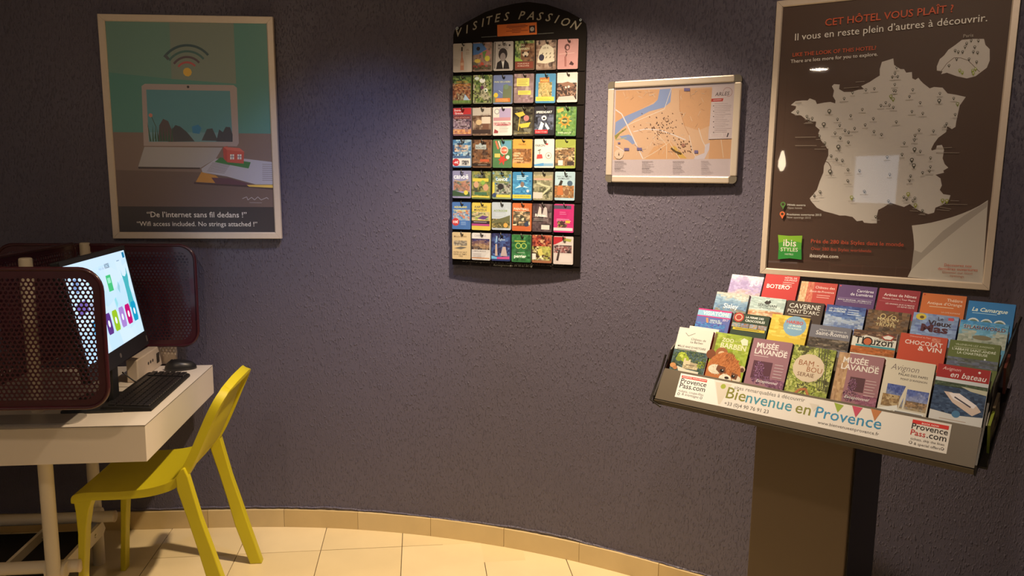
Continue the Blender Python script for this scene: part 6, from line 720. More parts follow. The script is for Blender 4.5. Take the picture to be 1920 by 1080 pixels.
# middle: town map in a snap frame
t = hung('framed_map', (.5388, 2.6272, 1.6790), -29.26, .04, 'small landscape town map in an aluminium snap frame with grey corners', 'map')
w, h, rx, d = .4698, .3550, .0235, .016
for sx in (0, 1):
    q = MB(); x0 = -w/2 if not sx else w/2-rx; q.box(x0, 0, -h/2+rx+.0004, x0+rx, d, h/2-rx-.0004, .004); q.build('frame_rail', MT['frame2'], t)
    q = MB(); z0 = -h/2 if not sx else h/2-rx; q.box(-w/2+rx+.0004, 0, z0, w/2-rx-.0004, d, z0+rx, .004); q.build('frame_rail', MT['frame2'], t)
for sx in (-1, 1):
    for sz in (-1, 1):
        pts = [(0, 0), (rx, 0)]+[(rx-.014+.014*cos(radians(a)), rx-.014+.014*sin(radians(a))) for a in range(0, 91, 15)]+[(0, rx)]
        q = MB(); q.prism([(sx*(w/2-rx+p[0]), sz*(h/2-rx+p[1])) for p in pts], d-.0005, Matrix(((1, 0, 0, 0), (0, 0, 1, .0005), (0, 1, 0, 0), (0, 0, 0, 1))))
        q.build('frame_corner', MT['corner'], t)
sheet(t, w-2*rx+.006, h-2*rx+.006, (186, 162, 154), (232, 210, 182), SPEC['MP'], y=.0062, step=8e-6, top=.52).build('map_print', MT['poster'], t)
pane(t, w-2*rx+.002, h-2*rx+.002, .0035); backing(t, w-2*rx+.004, h-2*rx+.004, .0066, .0155)

# ================================================================== CARD RACK
t = hung('card_rack', (-.0063, 2.8600, 1.6036), -17.6, -.16, 'tall black card rack with an arched lettered top, hanging between the posters', 'rack')
RKM = t.matrix_world.copy()
out = [(-.247, -.436), (.270, -.436), (.2705, .44), (.267, .462), (.25, .480), (.2, .508), (.12, .537), (.05, .550), (0, .547), (-.06, .538), (-.12, .522), (-.20, .487), (-.241, .463), (-.247, .445)]
XZ = Matrix(((1, 0, 0, 0), (0, 0, 1, .0145), (0, 1, 0, 0), (0, 0, 0, 1)))
q = MB(); q.prism(out, .005, XZ); q.build('board', MT['rackboard'], t)
RKS = SPEC['RK']
for nm_, grp in [('title_letter', [q_]) for q_ in RKS[:14]]+[('orange_notice', RKS[14:25]), ('rule_line', RKS[25:26]), ('rule_line', RKS[26:27]), ('screw', RKS[27:29]), ('screw', RKS[29:31]), ('small_print', RKS[31:32]), ('small_print', RKS[32:])]:
    a = Art((205, 180, 165), step=4e-5, y0=.0143); run_spec(a, grp, gh=.030); a.build(nm_, MT['poster'], t)
q = MB()
for k in range(7): z = .411-k*.1194-.110; q.box(-.245, .0115, z-.003, .268, .0145, z)
q.build('shelf_ridge', MT['rackboard'], t)
CW, CH = .0765, .1057
rnd = random.Random(11); hookme = None
for j in range(7):
    for i in range(6):
        look, base, items = CARDS[j*6+i]; dpt = rnd.uniform(.007, .0125)
        a = Art((226, 204, 190), step=3e-5, sat=.84); a.box(CW, CH, dpt, base, .004, edge=tuple(v*.75 for v in ((175, 150, 130) if rnd.random() < .5 else base)))
        a.N([base, tuple(v*.96 for v in base)], .001, -CH+.001, CW-.001, -.001, 3, 4, seed=j*6+i, jit=4)
        paint(a, CW*.96, CH*.96, items, seed=j*6+i)
        x = -.244+i*.0823+rnd.uniform(-.001, .001); z = .411-j*.1194+rnd.uniform(-.0015, .0015)
        o = a.build('card_stack', MT['print'], None, RKM @ Matrix.Translation((x, .0142-dpt, z)) @ Matrix.Rotation(radians(rnd.uniform(-.6, .6)), 4, 'Y'))
        tag(o, look+', on the wall rack', 'card', 'visitor cards on the wall rack')
        if hookme is None:
            q = MB(); q.tube([(0, 0, .004), (0, -.006, .005), (.001, -.0125, .001), (.004, -.0135, -.006), (.008, -.013, -.010), (.011, -.0135, -.006)], .0021, 8)
            ho = q.build('hook', MT['hook'], t); hookme = ho.data
        else: ho = link('hook', hookme, t)
        ho.matrix_local = Matrix.Translation((x+CW*.47, .0145, z))

# ================================================================== BROCHURE STAND
TO = Vector((.4254, 1.9721, 1.0015)); TY = radians(-39.99)
TU = Vector((cos(TY), sin(TY), 0)); TN = Vector((-sin(TY), cos(TY), 0)); UPZ = Vector((0, 0, 1))
TM = frame3(TO, TU, TN, UPZ)      # local: x along the tray, y away from the reader, z up
ct = Vector((.35, .2))
base_w = TO+TU*.35+TN*.2
st = empty('brochure_stand', Matrix.Translation((base_w.x, base_w.y, 0)) @ Matrix.Rotation(TY, 4, 'Z'), 'taupe pedestal brochure stand with a tilted four tier tray at the right', 'stand')
SI = st.matrix_world.inverted()
def sp(mbx, name, m, fr=None): return mbx.build(name, m, st, SI @ TM @ (fr or Matrix.Identity(4)))
FB = Vector((0, -.0477*1.08, -.0686*1.08)); Wt = .738; X0 = -.006
YZX = Matrix.Identity(4)
def side_poly(): return [(FB.y-.006, FB.z-.012), (FB.y-.004, FB.z+.01), (0, 0), (.03, .048), (.08, .075), (.40, .170), (.425, .165), (.425, .075), (.40, .060)]
q = MB()   # front face, leaning back like the brochures
q.prism([(FB.y, FB.z), (FB.y-.004, FB.z+.003), (-.004, .002), (0, 0)], Wt, Matrix.Translation((X0, 0, 0)), axis=0); sp(q, 'front_panel', MT['greybrown'])
q = MB(); q.prism([(FB.y-.006, FB.z), (FB.y-.004, FB.z-.011), (FB.y+.03, FB.z-.004), (.41, .062), (.41, .066), (FB.y+.02, FB.z+.003)], Wt, Matrix.Translation((X0, 0, 0)), axis=0); sp(q, 'tray_floor', MT['greybrown'])
q = MB(); q.prism([(.405, .062), (.41, .062), (.425, .150), (.420, .152)], Wt, Matrix.Translation((X0, 0, 0)), axis=0); sp(q, 'back_panel', MT['greybrown'])
q = MB(); q.prism(side_poly(), .004, Matrix.Translation((X0-.0045, 0, 0)), axis=0); sp(q, 'side_panel', MT['blackmetal'])
q = MB(); q.prism(side_poly(), .004, Matrix.Translation((X0+Wt+.0005, 0, 0)), axis=0); sp(q, 'side_panel', MT['blackmetal'])
TILT = radians(26)
ROWS = [(.058, .108), (.170, .147), (.285, .182), (.3816, .2253)]
for r in range(4):     # pocket dividers behind each tier
    y, z = ROWS[r]; yy = y+.030; q = MB()
    L0 = .16; q.prism([(yy, z-.025), (yy+.002, z-.025), (yy+.002-sin(TILT)*L0*.9, z-.025-cos(TILT)*L0*.82), (yy-sin(TILT)*L0*.9, z-.025-cos(TILT)*L0*.82)], Wt-.004, Matrix.Translation((X0+.002, 0, 0)), axis=0)
    if r < 3: sp(q, 'tier_divider', MT['greybrown'])
# black wire edge bracket at the left
q = MB(); q.tube([(X0-.008, .012, .035), (X0-.009, -.004, .002), (X0-.012, FB.y-.004, FB.z-.004), (X0+.02, FB.y-.006, FB.z-.016)], .003, 8); sp(q, 'edge_wire', MT['blackmetal'])
q = MB(); q.tube([(X0+Wt+.008, .0, .006), (X0+Wt+.008, .08, .085), (X0+Wt+.008, .41, .182)], .003, 8); sp(q, 'edge_wire', MT['blackmetal'])
# banner strip on the front face: local x along, local z up the leaning face
up = -FB.normalized(); nn = Vector((0, up.z, -up.y))
BM = frame3((0, 0, 0), (1, 0, 0), nn, up) 
a = Art((222, 200, 184), step=1.2e-5, y0=-.0052, top=.62); run_spec(a, SPEC['BN']); 
a.build('banner_strip', MT['poster'], st, SI @ TM @ BM)
# column
q = MB(); c0, c1, d0, d1 = .229, .470, .062, .345
zb = -TO.z+.02; tz = lambda y: FB.z-.012+(y-FB.y)*.155/.46
q.add([(c0, d0, zb), (c1, d0, zb), (c1, d1, zb), (c0, d1, zb), (c0, d0, tz(d0)), (c1, d0, tz(d0)), (c1, d1, tz(d1)), (c0, d1, tz(d1))], [(3, 2, 1, 0), (4, 5, 6, 7), (0, 1, 5, 4), (2, 3, 7, 6), (3, 0, 4, 7), (1, 2, 6, 5)])
bmx = bmesh.new(); 
col_o = sp(q, 'column', MT['column'])
md = col_o.modifiers.new('b', 'BEVEL'); md.width = .003; md.segments = 2
q = MB(); q.box(c1, d0+.012, zb+.01, c1+.003, d1-.012, tz(d0)-.02); sp(q, 'side_shade', MT['blackmetal'])  # black sheet standing in for shade on the column's unlit right side
q = MB(); q.box(c0-.06, d0-.05, -TO.z, c1+.06, d1+.06, -TO.z+.02, .004); sp(q, 'base_plate', MT['greybrown'])
for x in (c0+.005, (c0+c1)/2, c1-.006):
    q = MB(); q.tube([(x, d0-.006, tz(d0)+.004), (x, d0-.006, tz(d0)-.006), (x, d0-.006, tz(d0)-.008)], [.007, .007, .004], 10); sp(q, 'screw', MT['chrome'])

# brochures: four tiers of seven
BW, BH = .0995, .200
PIT_B = .105
BM0 = Matrix.Rotation(-TILT, 4, 'X')
lifts = {(1, 2): .010, (1, 5): .003, (3, 1): .012, (3, 0): .001, (3, 6): -.010, (2, 6): -.002, (2, 5): .004, (1, 3): -.004, (1, 4): -.003, (0, 6): .004, (0, 4): -.003}
TIER = ['front tier', 'second tier', 'third tier', 'rear tier']
rnd = random.Random(4)
for r in range(4):
    for k in range(7):
        look, base, edge, items = BRO[r*7+k]
        th = rnd.uniform(.010, .018)
        a = Art((226, 204, 190) if k < 5 else (226, 202, 180), step=3e-5, sat=.92); a.box(BW, BH, th, base, .0012, edge=edge)
        paint(a, BW*.995, BH, items, seed=100+r*7+k, nk=2.4)
        # page edges of the stack
        y, z = ROWS[r]; x = k*PIT_B+.002+rnd.uniform(-.0012, .0012)
        lf = lifts.get((r, k), rnd.uniform(-.0015, .0015))
        mw = TM @ Matrix.Translation((x, y+lf*sin(TILT), z+lf*cos(TILT))) @ BM0 @ Matrix.Rotation(radians(rnd.uniform(-.7, .7)), 4, 'Y')
        o = a.build('brochure', MT['print'], None, mw)
        tag(o, look+', '+TIER[r], 'brochure', 'brochures in the tiered tray')
# a second leaflet slipped in the first pocket
a = Art((224, 202, 186), step=3e-5); a.box(BW*.86, BH, .002, (212, 195, 182), .001, edge=(190, 45, 40)); a.R((180, 35, 35), .001, -.15, BW*.86-.001, -.03)
o = a.build('brochure', MT['print'], None, TM @ Matrix.Translation((.020, ROWS[0][0]+.022, ROWS[0][1]+.003)) @ BM0)
tag(o, 'white sheet peeping out behind the castle brochure, front tier far left', 'brochure', 'brochures in the tiered tray')
# side pockets on the outer right end, leaflets seen edge on
q = MB()
q.prism([(-.035, -.075), (.24, .035), (.24, .039), (-.035, -.071)], .016, Matrix.Translation((X0+Wt+.0045, 0, 0)), axis=0)
q.prism([(-.035, -.075), (.24, .035), (.24, .052), (-.035, -.058)], .0012, Matrix.Translation((X0+Wt+.0195, 0, 0)), axis=0)
sp(q, 'side_pocket', MT['blackmetal'])
for (yc, zc, hh, colr, colb, lab) in ((-.012, -.062, .075, (120, 118, 40), (120, 120, 40), 'yellow leaflet seen edge-on, lowest outside the tray end'), (.035, -.03, .07, (175, 150, 130), (90, 70, 50), 'pale leaflet seen edge-on, in the middle outside the tray end'), (.15, .035, .07, (130, 80, 60), (90, 40, 30), 'reddish brown leaflet seen edge-on, highest outside the tray end')):
    a = Art((255, 228, 205), step=3e-5); a.box(.06, hh, .005, colr, .001, edge=colb); a.N([colr, (150, 130, 100), (60, 50, 40)], .003, -hh+.003, .057, -.004, 4, 5, seed=3)
    fr = frame3((X0+Wt+.016, yc-.005, zc+hh), (0, .93, .36), (-1, 0, 0), (0, -.36, .93))
    tag(a.build('leaflet', MT['print'], None, TM @ fr), lab, 'leaflet', 'leaflets in the side pockets')

# ================================================================== DESK
DY = 7.0
DM = yawm((-1.129, 2.218, 0), DY)       # local origin: near right corner of the top; -x along the desk, +y to the wall
desk = empty('computer_desk', DM, 'cream laminate computer desk with thick top and tubular legs, at the left wall', 'desk')
q = MB(); q.box(-1.62, 0, .622, 0, .762, .7385, .0012); q.build('tabletop', MT['white_lam'], desk)
q = MB(); q.box(-1.62, 0, .7387, 0, .762, .740); q.build('top_sheet', MT['white_lam'], desk)
q = MB()
for a_ in ((-1.62, -.0004, .7375, .0004, 0.0, .7388), (-.0, -.0004, .7375, .0006, .762, .7388)): q.box(*a_)
q.build('edge_seam', MT['edge'], desk)
def tube_part(par, name, m, path, r, seg=16): q = MB(); q.tube(path, r, seg); return q.build(name, m, par)
def loc(p): return DM.inverted() @ Vector(p)
lg1 = loc((-1.485, 2.275, 0)); lg2 = loc((-1.60, 2.73, 0))
for p in (lg1, lg2): tube_part(desk, 'leg', MT['white_met'], [(p.x, p.y, 0), (p.x, p.y, .622)], .0215)
for dx in (-1.05,):
    for p in (lg1, lg2): tube_part(desk, 'leg', MT['white_met'], [(p.x+dx, p.y, 0), (p.x+dx, p.y, .622)], .0215)
# foot rails with end caps, joined by two flat bearers carrying a shelf
for p, x1, yo, z in ((lg1, lg1.x+.060, .046, .213), (lg2, lg2.x+.085, -.046, .213)):
    r = .021; q = MB(); q.tube([(p.x-1.15, p.y+yo, z), (x1, p.y+yo, z)], r, 16); o = q.build('foot_rail', MT['white_met'], desk)
    q = MB(); q.tube([(x1, p.y+yo, z), (x1+.004, p.y+yo, z), (x1+.007, p.y+yo, z)], [r+.001, r+.001, r*.6], 16); q.build('end_cap', MT['adapter'], o)
    q = MB(); q.tube([(p.x-.03, p.y+yo/2, z), (p.x+.03, p.y+yo/2, z)], [.026, .026], 12); q.build('clamp', MT['white_met'], desk)
for xx in (lg1.x-.035, lg1.x-.22):
    q = MB(); fr = Matrix.Identity(4)
    q.prism([(lg1.y+.03, .135), (lg2.y-.03, .135), (lg2.y-.01, .15), (lg2.y-.03, .188), (lg1.y+.03, .188)], .012, Matrix.Translation((xx, 0, 0)), axis=0); o = q.build('bearer', MT['white_met'], desk)
    q = MB(); q.tube([(xx+.012, lg2.y-.10, .162), (xx+.016, lg2.y-.10, .162)], [.008, .006], 10); q.build('bolt', MT['chrome'], o)
q = MB(); q.prism([(lg1.y+.035, .145), (lg2.y-.035, .145), (lg2.y-.035, .153), (lg1.y+.035, .153)], .5, Matrix.Translation((lg1.x-.54, 0, 0)), axis=0); q.build('lower_shelf', MT['blackmat'], desk)
# privacy screen: two perforated wings and a back panel on posts
ps = empty('privacy_screen', DM @ Matrix.Translation((-.5, .4, .74)), 'burgundy perforated metal privacy screen around the monitor on cream posts', 'screen')
PSI = ps.matrix_world.inverted()
def perforated(w, h, rad, pitch=.0138, rh=.0049, th=.0016):
    """hexagon cells with round holes; x 0..w, z 0..h, returns MB"""
    q = MB(); hr = pitch/2; R = pitch/sqrt(3); dz = pitch*sqrt(3)/2; m = .019
    rows = int((h-2*m)/dz)+1; cols = int((w-2*m)/pitch)+1
    hexo = []
    for k in range(6):
        a0 = radians(60*k+30); p0 = Vector((R*cos(a0), R*sin(a0))); a1 = radians(60*k+90); p1 = Vector((R*cos(a1), R*sin(a1)))
        hexo += [p0, (p0+p1)/2]
    angs = [radians(30+30*k) for k in range(12)]
    for j in range(rows):
        for i in range(cols):
            cx = m+hr+i*pitch+(hr if j % 2 else 0); cz = m+R+j*dz
            if cx > w-m or cz > h-m: continue
            dx = max(0, rad-cx, cx-(w-rad)); dz_ = max(0, rad-cz, cz-(h-rad))
            if dx > 0 and dz_ > 0 and sqrt(dx*dx+dz_*dz_) > rad-m+.004: continue
            o = [(cx+p.x, cz+p.y) for p in hexo]; c = [(cx+rh*cos(a), cz+rh*sin(a)) for a in angs]
            vs = [(p[0], -th/2, p[1]) for p in o+c]+[(p[0], th/2, p[1]) for p in c+o]
            fs = []
            for k in range(12):
                l = (k+1) % 12
                fs += [(k, l, 12+l, 12+k), (12+k, 12+l, 24+l, 24+k), (24+k, 24+l, 36+l, 36+k)]
            q.add(vs, fs)
    return q
def band(q, w, h, rad, wd, th):
    o = rrect(w, h, rad, 8, w/2, h/2); i_ = rrect(w-2*wd, h-2*wd, rad-wd*.75, 8, w/2, h/2); n = len(o)
    vs = [(p[0], -th/2, p[1]) for p in o+i_]+[(p[0], th/2, p[1]) for p in o+i_]
    fs = []
    for k in range(n):
        l = (k+1) % n; fs += [(k, l, n+l, n+k), (2*n+k, 3*n+k, 3*n+l, 2*n+l), (k, 2*n+k, 2*n+l, l), (n+k, n+l, 3*n+l, 3*n+k)]
    q.add(vs, fs)
    return o
WW, WH, WR = .74, .405, .062
hq = perforated(WW, WH, WR); hq_me = None
def wing(x_right, y, z0, yaw, first):
    global hq_me
    u = Vector((cos(radians(yaw)), sin(radians(yaw)), 0)); o = Vector((x_right, y, z0))-u*WW
    fr = PSI @ frame3(o, u, Vector((-u.y, u.x, 0)), UPZ)
    q = MB(); ol = band(q, WW, WH, WR, .024, .003)
    pn = q.build('wing_frame', MT['burgundy'], ps, fr)
    q = MB(); q.tube([(p[0], 0, p[1]) for p in ol]+[(ol[0][0], 0, ol[0][1])], .0062, 10, cap=False); q.build('rim', MT['burgundy'], pn)
    if first: h_ = hq.build('perforated_sheet', MT['burgundy'], pn, recalc=False); hq_me = h_.data
    else: h_ = link('perforated_sheet', hq_me, pn)
    h_['kind'] = 'stuff'
wing(-1.168, 2.098, .834, 5.5, True)
wing(-1.262, 2.945, .828, 5.5, False)
# back panel between the wings
P0 = Vector((-1.612, 2.075, .836)); P1 = Vector((-1.70, 2.885, .836)); uu = (P1-P0).normalized(); bl = (P1-P0).length
fr = PSI @ frame3(P0, uu, Vector((-uu.y, uu.x, 0)), UPZ)
q = MB(); ol = band(q, bl, WH, .03, .022, .003); pn = q.build('back_frame', MT['burgundy'], ps, fr)
q = MB(); q.tube([(p[0], 0, p[1]) for p in ol]+[(ol[0][0], 0, ol[0][1])], .006, 10, cap=False); q.build('rim', MT['burgundy'], pn)
h_ = perforated(bl, WH, .03, pitch=.0165, rh=.0058).build('perforated_sheet', MT['burgundy'], pn, recalc=False); h_['kind'] = 'stuff'
for (x, y) in ((-1.535, 2.335), (-1.672, 2.905)):
    p = PSI @ Vector((x, y, .74)); q = MB(); q.tube([(p.x, p.y, p.z+.0005), (p.x, p.y, p.z+.496), (p.x, p.y, p.z+.500), (p.x, p.y, p.z+.502)], [.0195, .0195, .0185, .015], 20); q.build('post', MT['white_met'], ps)

# monitor
yw, tl = .174, .178
mu = Vector((-sin(yw), cos(yw), 0)); mn0 = Vector((cos(yw), sin(yw), 0)); mv = Vector((0, 0, cos(tl)))-mn0*sin(tl); mnv = mu.cross(mv)
MC = Vector((-1.335, 2.427, 1.0865))
MM = frame3(MC, mu, -mnv, mv)        # local: x along the screen, y behind it, z up it
foot = Vector((-1.395, 2.427, .74))
mon = empty('monitor', Matrix.Translation(foot) @ Matrix.Rotation(yw-pi/2, 4, 'Z'), 'black widescreen monitor with a bright pale page, tilted back on the desk', 'monitor')
MI = mon.matrix_world.inverted()
SWd, SHt = .540, .304
q = MB(); q.box(-SWd/2-.012, .001, -SHt/2-.052, SWd/2+.012, .026, SHt/2+.016, .003); q.build('housing', MT['black'], mon, MI @ MM)
q = MB(); q.box(-.18, .026, -.12, .18, .052, .12, .008); q.build('rear_hump', MT['blackmat'], mon, MI @ MM)
q = MB(); q.box(-SWd/2-.012, -.0015, SHt/2, SWd/2+.012, .001, SHt/2+.016); q.box(-SWd/2-.012, -.0015, -SHt/2-.052, SWd/2+.012, .001, -SHt/2); q.box(-SWd/2-.012, -.0015, -SHt/2, -SWd/2, .001, SHt/2); q.box(SWd/2, -.0015, -SHt/2, SWd/2+.012, .001, SHt/2)
bz = q.build('bezel', MT['black'], mon, MI @ MM)
q = MB(); q.tube([(-.01, -.0017, -SHt/2-.028), (-.01, -.0022, -SHt/2-.028)], .008, 14); q.build('badge', MT['chrome'], bz)
q = MB(); q.box(SWd/2-.006, -.003, -SHt/2-.040, SWd/2+.004, -.0015, -SHt/2-.018, .0006); q.build('power_button', MT['chrome'], bz)
def E(c): return c
a = Art((255, 255, 255), step=2e-5, y0=.0004, top=1.0)
a.N([(178, 214, 250), (205, 228, 255), (190, 222, 255)], -SWd/2, -SHt/2, SWd/2, SHt/2, 10, 6, seed=2, jit=1, sc=1.2)
def sx_(f): return -SWd/2+f*SWd
def sz_(f): return SHt/2-f*SHt
def sp_(pts): return [(sx_(x), sz_(y)) for x, y in pts]
a.P((200, 225, 255), sp_([(0, 0), (1, 0), (1, .10), (0, .10)]))
a.P((20, 120, 165), sp_([(.945, .02), (.985, .02), (.985, .085), (.945, .085)]))
a.T((40, 60, 80), 'KIOSK', (sx_(.60), sz_(.145)), (sx_(.68), sz_(.145)), .03, 0, 1.5)
a.T((150, 175, 205), 'mon ibis', (sx_(.5), sz_(.145)), (sx_(.585), sz_(.145)))
a.L((90, 120, 150), .002, sp_([(.82, .1), (.87, .1)]))
a.P((150, 220, 210), sp_([(.3, .15), (.36, .13), (.42, .17), (.43, .26), (.29, .26)]))
a.P((70, 190, 120), sp_([(.575, .22), (.655, .22), (.655, .40), (.575, .40)])); a.P((150, 225, 190), sp_([(.59, .25), (.64, .25), (.64, .31), (.59, .31)]))
a.P((150, 200, 215), sp_([(.72, .40), (.75, .32), (.77, .38), (.745, .46)]))
a.P((70, 175, 185), sp_([(.845, .20), (.86, .28), (.90, .30), (.935, .27), (.95, .19), (.955, .3), (.935, .42), (.95, .62), (.965, .66), (.85, .66), (.86, .5), (.86, .38)]))
a.L((30, 90, 110), .003, sp_([(.895, .66), (.89, .73), (.915, .76), (.9, .8)])); a.L((30, 80, 100), .006, sp_([(.89, .79), (.93, .79)]))
a.P((150, 215, 225), sp_([(.62, .50), (.65, .48), (.665, .56), (.63, .6)]))
a.C((120, 150, 200), (sx_(.12), sz_(.22)), .022); a.P((110, 90, 170), sp_([(.05, .4), (.2, .38), (.22, .5), (.06, .52)]))
a.P((160, 170, 200), sp_([(.22, .45), (.34, .43), (.36, .56), (.24, .58)]))
for x, c in ((.40, (90, 50, 130)), (.52, (150, 190, 35)), (.64, (165, 130, 205)), (.755, (190, 15, 110)), (.87, (15, 150, 190))):
    w_, z0, z1 = .088, .605+.0*x, .835
    a.P(c, sp_([(x+.01, z0), (x+w_-.01, z0), (x+w_, z0+.03), (x+w_, z1-.03), (x+w_-.01, z1), (x+.01, z1), (x, z1-.03), (x, z0+.03)]))
    a.C((235, 240, 250), (sx_(x+w_/2), sz_((z0+z1)/2)), .009, .012)
a.P((210, 120, 50), sp_([(.31, .6), (.37, .6), (.37, .76), (.31, .76)])); a.P((60, 150, 200), sp_([(.20, .62), (.27, .62), (.27, .78), (.20, .78)]))
a.build('screen', MT['screen'], mon, MI @ MM)
q = MB(); q.box(-.11, -.07, .0005, .11, .12, .012, .004); q.build('stand_base', MT['black'], mon)
q = MB(); q.box(-.03, .045, .010, .03, .065, .27, .004); q.build('stand_neck', MT['black'], mon)

# keyboard, mouse, pad
KM = yawm((-1.175, 2.354, .7405), 8.0)
kb = empty('keyboard', KM, 'black keyboard lying on the desk in front of the monitor', 'keyboard')
q = MB(); q.prism([(-.155, .0), (0, .0), (0, .008), (-.006, .0115), (-.148, .0195), (-.155, .017)], .445, Matrix(((1, 0, 0, 0), (0, 0, 1, 0), (0, 1, 0, 0), (0, 0, 0, 1))))
q.build('case', MT['blackmat'], kb)
q = MB(); ky = MB()
def kz(x): return .0112+(-x-.006)*.0563
for r_ in range(6):
    xx = -.018-r_*.0205-(.004 if r_ == 5 else 0); n = 21
    yy = .012
    while yy < .43:
        wid = .0175
        if r_ == 0 and .085 < yy < .09: wid = .10
        if not (.30 < yy < .307 or .365 < yy < .37):
            z = kz(xx); ky.box(xx-.0085, yy, z, xx+.0085, yy+wid-.0016, z+.0065, 0)
        yy += wid+.0022
ok = ky.build('keys', MT['key'], kb); ok['kind'] = 'stuff'
ms = empty('mouse', yawm((-1.318, 2.90, .7405), 24) @ Matrix.Scale(1.12, 4), 'black computer mouse at the far end of the keyboard', 'mouse')
q = MB(); n, mrows = 20, 7; vs = []
for j in range(mrows+1):
    ph = pi/2*j/mrows
    for i in range(n):
        a_ = 2*pi*i/n; cxx = cos(a_); rx_ = .052*(1 if cxx > 0 else 1.05); vs.append((rx_*cxx*cos(ph)**.6, .030*sin(a_)*cos(ph)**.6*(1-.08*cxx), .034*sin(ph)*(1-.12*cxx)))
q.add(vs, [(j*n+i, j*n+(i+1) % n, (j+1)*n+(i+1) % n, (j+1)*n+i) for j in range(mrows) for i in range(n)]+[tuple(range(n))[::-1]], True); q.build('body', MT['black'], ms)
q = MB(); q.tube([(-.028, -.003, .030), (-.028, .003, .030)], .008, 14); q.build('scroll_wheel', MT['key'], ms)
# grey acrylic pad under the near wing
q = MB(); q.prism(rrect(.62, .10, .03, 5, -.33, .062), .004, Matrix.Translation((0, 0, 0)))
tag(q.build('acrylic_mat', MT['greyglass'], None, DM @ Matrix.Translation((-.19, .012, .7405))), 'grey rounded acrylic mat on the near edge of the desk under the screen', 'mat')
# socket block at the wall end
sk = empty('power_socket', yawm((-1.44, 2.93, .7405), 8), 'cream power socket block behind the keyboard on the desk', 'socket')
q = MB(); q.box(-.02, -.24, 0, .02, .036, .085, .004); q.build('housing', MT['adapter'], sk)
q = MB(); q.box(-.02, .037, 0, .075, .060, .095, .004); q.build('end_block', MT['adapter'], sk)
q = MB(); q.box(.0205, -.03, .022, .022, -.0, .062, .0004); q.build('socket_hole', MT['black'], sk)
for yy in (-.075, -.10, -.125): q = MB(); q.tube([(.0195, yy, .045), (.0215, yy, .045)], .006, 10); q.build('socket_pin', MT['edge'], sk)
q = MB(); q.tube([(-1.405, 2.62, .80), (-1.37, 2.63, .765), (-1.34, 2.645, .745), (-1.335, 2.66, .7435)], .0025, 8)
tag(q.build('cable', MT['black']), 'thin black cable between the monitor and the keyboard', 'cable')

# ================================================================== CHAIR
CA = radians(6.0); CO = Vector((-.957, 2.380, 0))
ch = empty('side_chair', frame3(CO, (cos(CA), sin(CA), 0), (-sin(CA), cos(CA), 0), (0, 0, 1)), 'yellow moulded plastic chair pushed under the cream desk', 'chair')
WD = .385
prof = [(-.497, .428), (-.494, .447), (-.480, .460), (-.44, .466), (-.377, .466), (-.32, .467), (-.258, .472), (-.21, .482), (-.175, .495), (-.152, .515), (-.135, .540), (-.118, .572), (-.100, .610), (-.083, .648), (-.066, .686), (-.050, .722), (-.034, .757), (-.020, .790), (-.010, .812), (-.006, .824), (-.002, .828)]
def _cr(P, k=4):
    out = []
    for i in range(len(P)-1):
        p0, p1, p2, p3 = (Vector(P[max(0, min(len(P)-1, i+d))]) for d in (-1, 0, 1, 2))
        for s_ in range(k):
            t_ = s_/k; out.append(tuple(.5*((2*p1)+(p2-p0)*t_+(2*p0-5*p1+4*p2-p3)*t_*t_+(3*p1-p0-3*p2+p3)*t_**3)))
    return out+[P[-1]]
prof = _cr([(-.497, .428), (-.494, .447), (-.480, .460), (-.44, .466), (-.377, .466), (-.32, .467), (-.258, .472), (-.21, .482), (-.175, .495), (-.152, .515), (-.135, .540), (-.118, .572), (-.100, .610), (-.083, .648), (-.066, .686), (-.050, .722), (-.034, .757), (-.020, .790), (-.013, .806), (-.009, .818), (-.006, .825), (-.004, .828)])
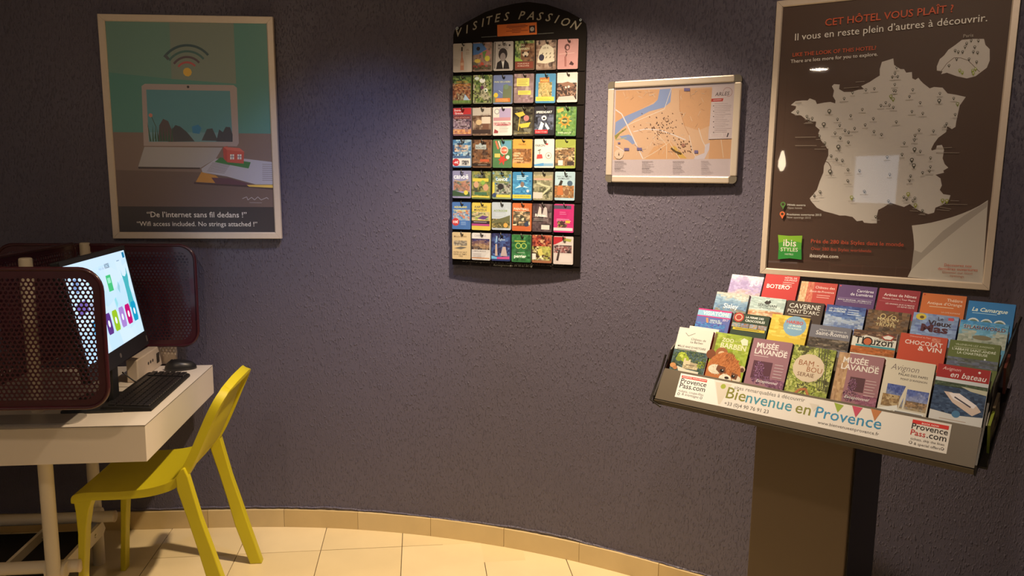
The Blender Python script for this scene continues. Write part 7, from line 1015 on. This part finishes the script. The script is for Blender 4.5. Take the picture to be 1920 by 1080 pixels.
def shell(i0, i1, top=False):
    es = [0, .006, .018, .0205, .05, .11, .18, .25, .32, .95, 1]
    el = [0, .004, .018, .0195, .045, .09, .14, WD/2]; el = el+[WD-e for e in el[-2::-1]]
    P = []; nE = len(el)
    def at(i, e):
        x, z = prof[i]; f = (e-WD/2)/(WD/2); c = 1-f*f
        back = max(0, min(1, (z-.470)/.10))
        seat = 1-back
        x += back*.034*c*(1-.6*max(0, (z-.66)/.17)); z -= seat*.010*c*(1 if i > 8 else .4)
        # rounded top corners: draw the edges in near the top
        if z > .70:
            k = min(1, (z-.70)/.128); ins = .060*k**4; e = WD/2+f*(WD/2-ins); z -= .020*abs(f)**2.5*k*k
        if i < 14: k = (14-i)/14; e = WD/2+f*(WD/2-.004*k*k); x += .005*abs(f)**4*k
        return Vector((x, e, z))
    n = i1-i0+1
    G = [[at(i0+a_, e) for e in el] for a_ in range(n)]
    B = []
    for a_ in range(n):
        row = []
        for b_ in range(nE):
            pa, pb = prof[max(i0+a_-2, 0)], prof[min(i0+a_+2, len(prof)-1)]
            nr = Vector((-(pb[1]-pa[1]), 0, pb[0]-pa[0])).normalized()
            i = i0+a_
            dE = min(el[b_], WD-el[b_]); we = 1 if dE < .0185 else 0
            zz_ = prof[i][1]; xx_ = prof[i][0]
            wt = max(0, min(1, (zz_-.800)/.004)) if top else max(0, min(1, (-.470-xx_)/.006))
            thk = .009+.019*max(we, wt)
            row.append((nr, thk))
        B.append(row)
    # consistent side: nr must point to the sitter (towards -x / +z)
    V = []; 
    for a_ in range(n):
        for b_ in range(nE):
            nr, thk = B[a_][b_]
            if nr.dot(Vector((-1, 0, 1.0))) < 0: nr = -nr
            V.append(G[a_][b_])
    for a_ in range(n):
        for b_ in range(nE):
            nr, thk = B[a_][b_]
            if nr.dot(Vector((-1, 0, 1.0))) < 0: nr = -nr
            V.append(G[a_][b_]-nr*thk)
    N = n*nE; F = []
    for a_ in range(n-1):
        for b_ in range(nE-1):
            k = a_*nE+b_; F.append((k, k+1, k+nE+1, k+nE)); F.append((N+k, N+k+nE, N+k+nE+1, N+k+1))
    for a_ in range(n-1):
        for b_ in (0, nE-1):
            k = a_*nE+b_; F.append((k, k+nE, N+k+nE, N+k))
    for b_ in range(nE-1):
        for a_ in (0, n-1):
            k = a_*nE+b_; F.append((k, k+1, N+k+1, N+k))
    return V, F
for nm, i0, i1, tp in (('seat', 0, 36, False), ('backrest', 36, len(prof)-1, True)):
    V, F = shell(i0, i1, tp); q = MB(); q.add(V, F, True); o = q.build(nm, MT['yellow'], ch)
    o.data.polygons.foreach_set('use_smooth', [True]*len(o.data.polygons)); o.data.set_sharp_from_angle(angle=radians(38))
def leg(pf, pr, e0, e1, e0b=None, e1b=None):
    """pf / pr: front and rear edge profiles (x, z) from the top down; e0..e1 across"""
    q = MB(); n = len(pf); vs = []
    e0b = e0 if e0b is None else e0b; e1b = e1 if e1b is None else e1b
    for i in range(n):
        f = i/(n-1); a_, b_ = e0+(e0b-e0)*f, e1+(e1b-e1)*f
        vs += [(pf[i][0], a_, pf[i][1]), (pr[i][0], a_, pr[i][1]), (pr[i][0], b_, pr[i][1]), (pf[i][0], b_, pf[i][1])]
    q.add(vs, [(4*i+j, 4*i+(j+1) % 4, 4*i+4+(j+1) % 4, 4*i+4+j) for i in range(n-1) for j in range(4)]+[(3, 2, 1, 0), tuple(4*n-4+j for j in range(4))])
    o = q.build('leg', MT['yellow'], ch); md = o.modifiers.new('b', 'BEVEL'); md.width = .0035; md.segments = 2; md.limit_method = 'ANGLE'
rf = [(-.136, .540), (-.153, .512), (-.150, .47), (-.121, .365), (-.095, .264), (-.071, .161), (-.020, 0)]
rb = [(-.124, .546), (-.112, .515), (-.102, .47), (-.078, .365), (-.048, .26), (-.020, .159), (.026, 0)]
leg(rf, rb, -.012, .016, -.012, .022); leg(rf, rb, WD-.016, WD+.012, WD-.022, WD+.012)
ff = [(-.486, .440), (-.481, .40), (-.478, .32), (-.486, .174), (-.498, 0)]; fb = [(-.425, .440), (-.438, .405), (-.450, .34), (-.466, .174), (-.478, 0)]
leg(ff, fb, .0045, .045, .0, .040); leg(ff, fb, WD-.045, WD-.0045, WD-.040, WD)
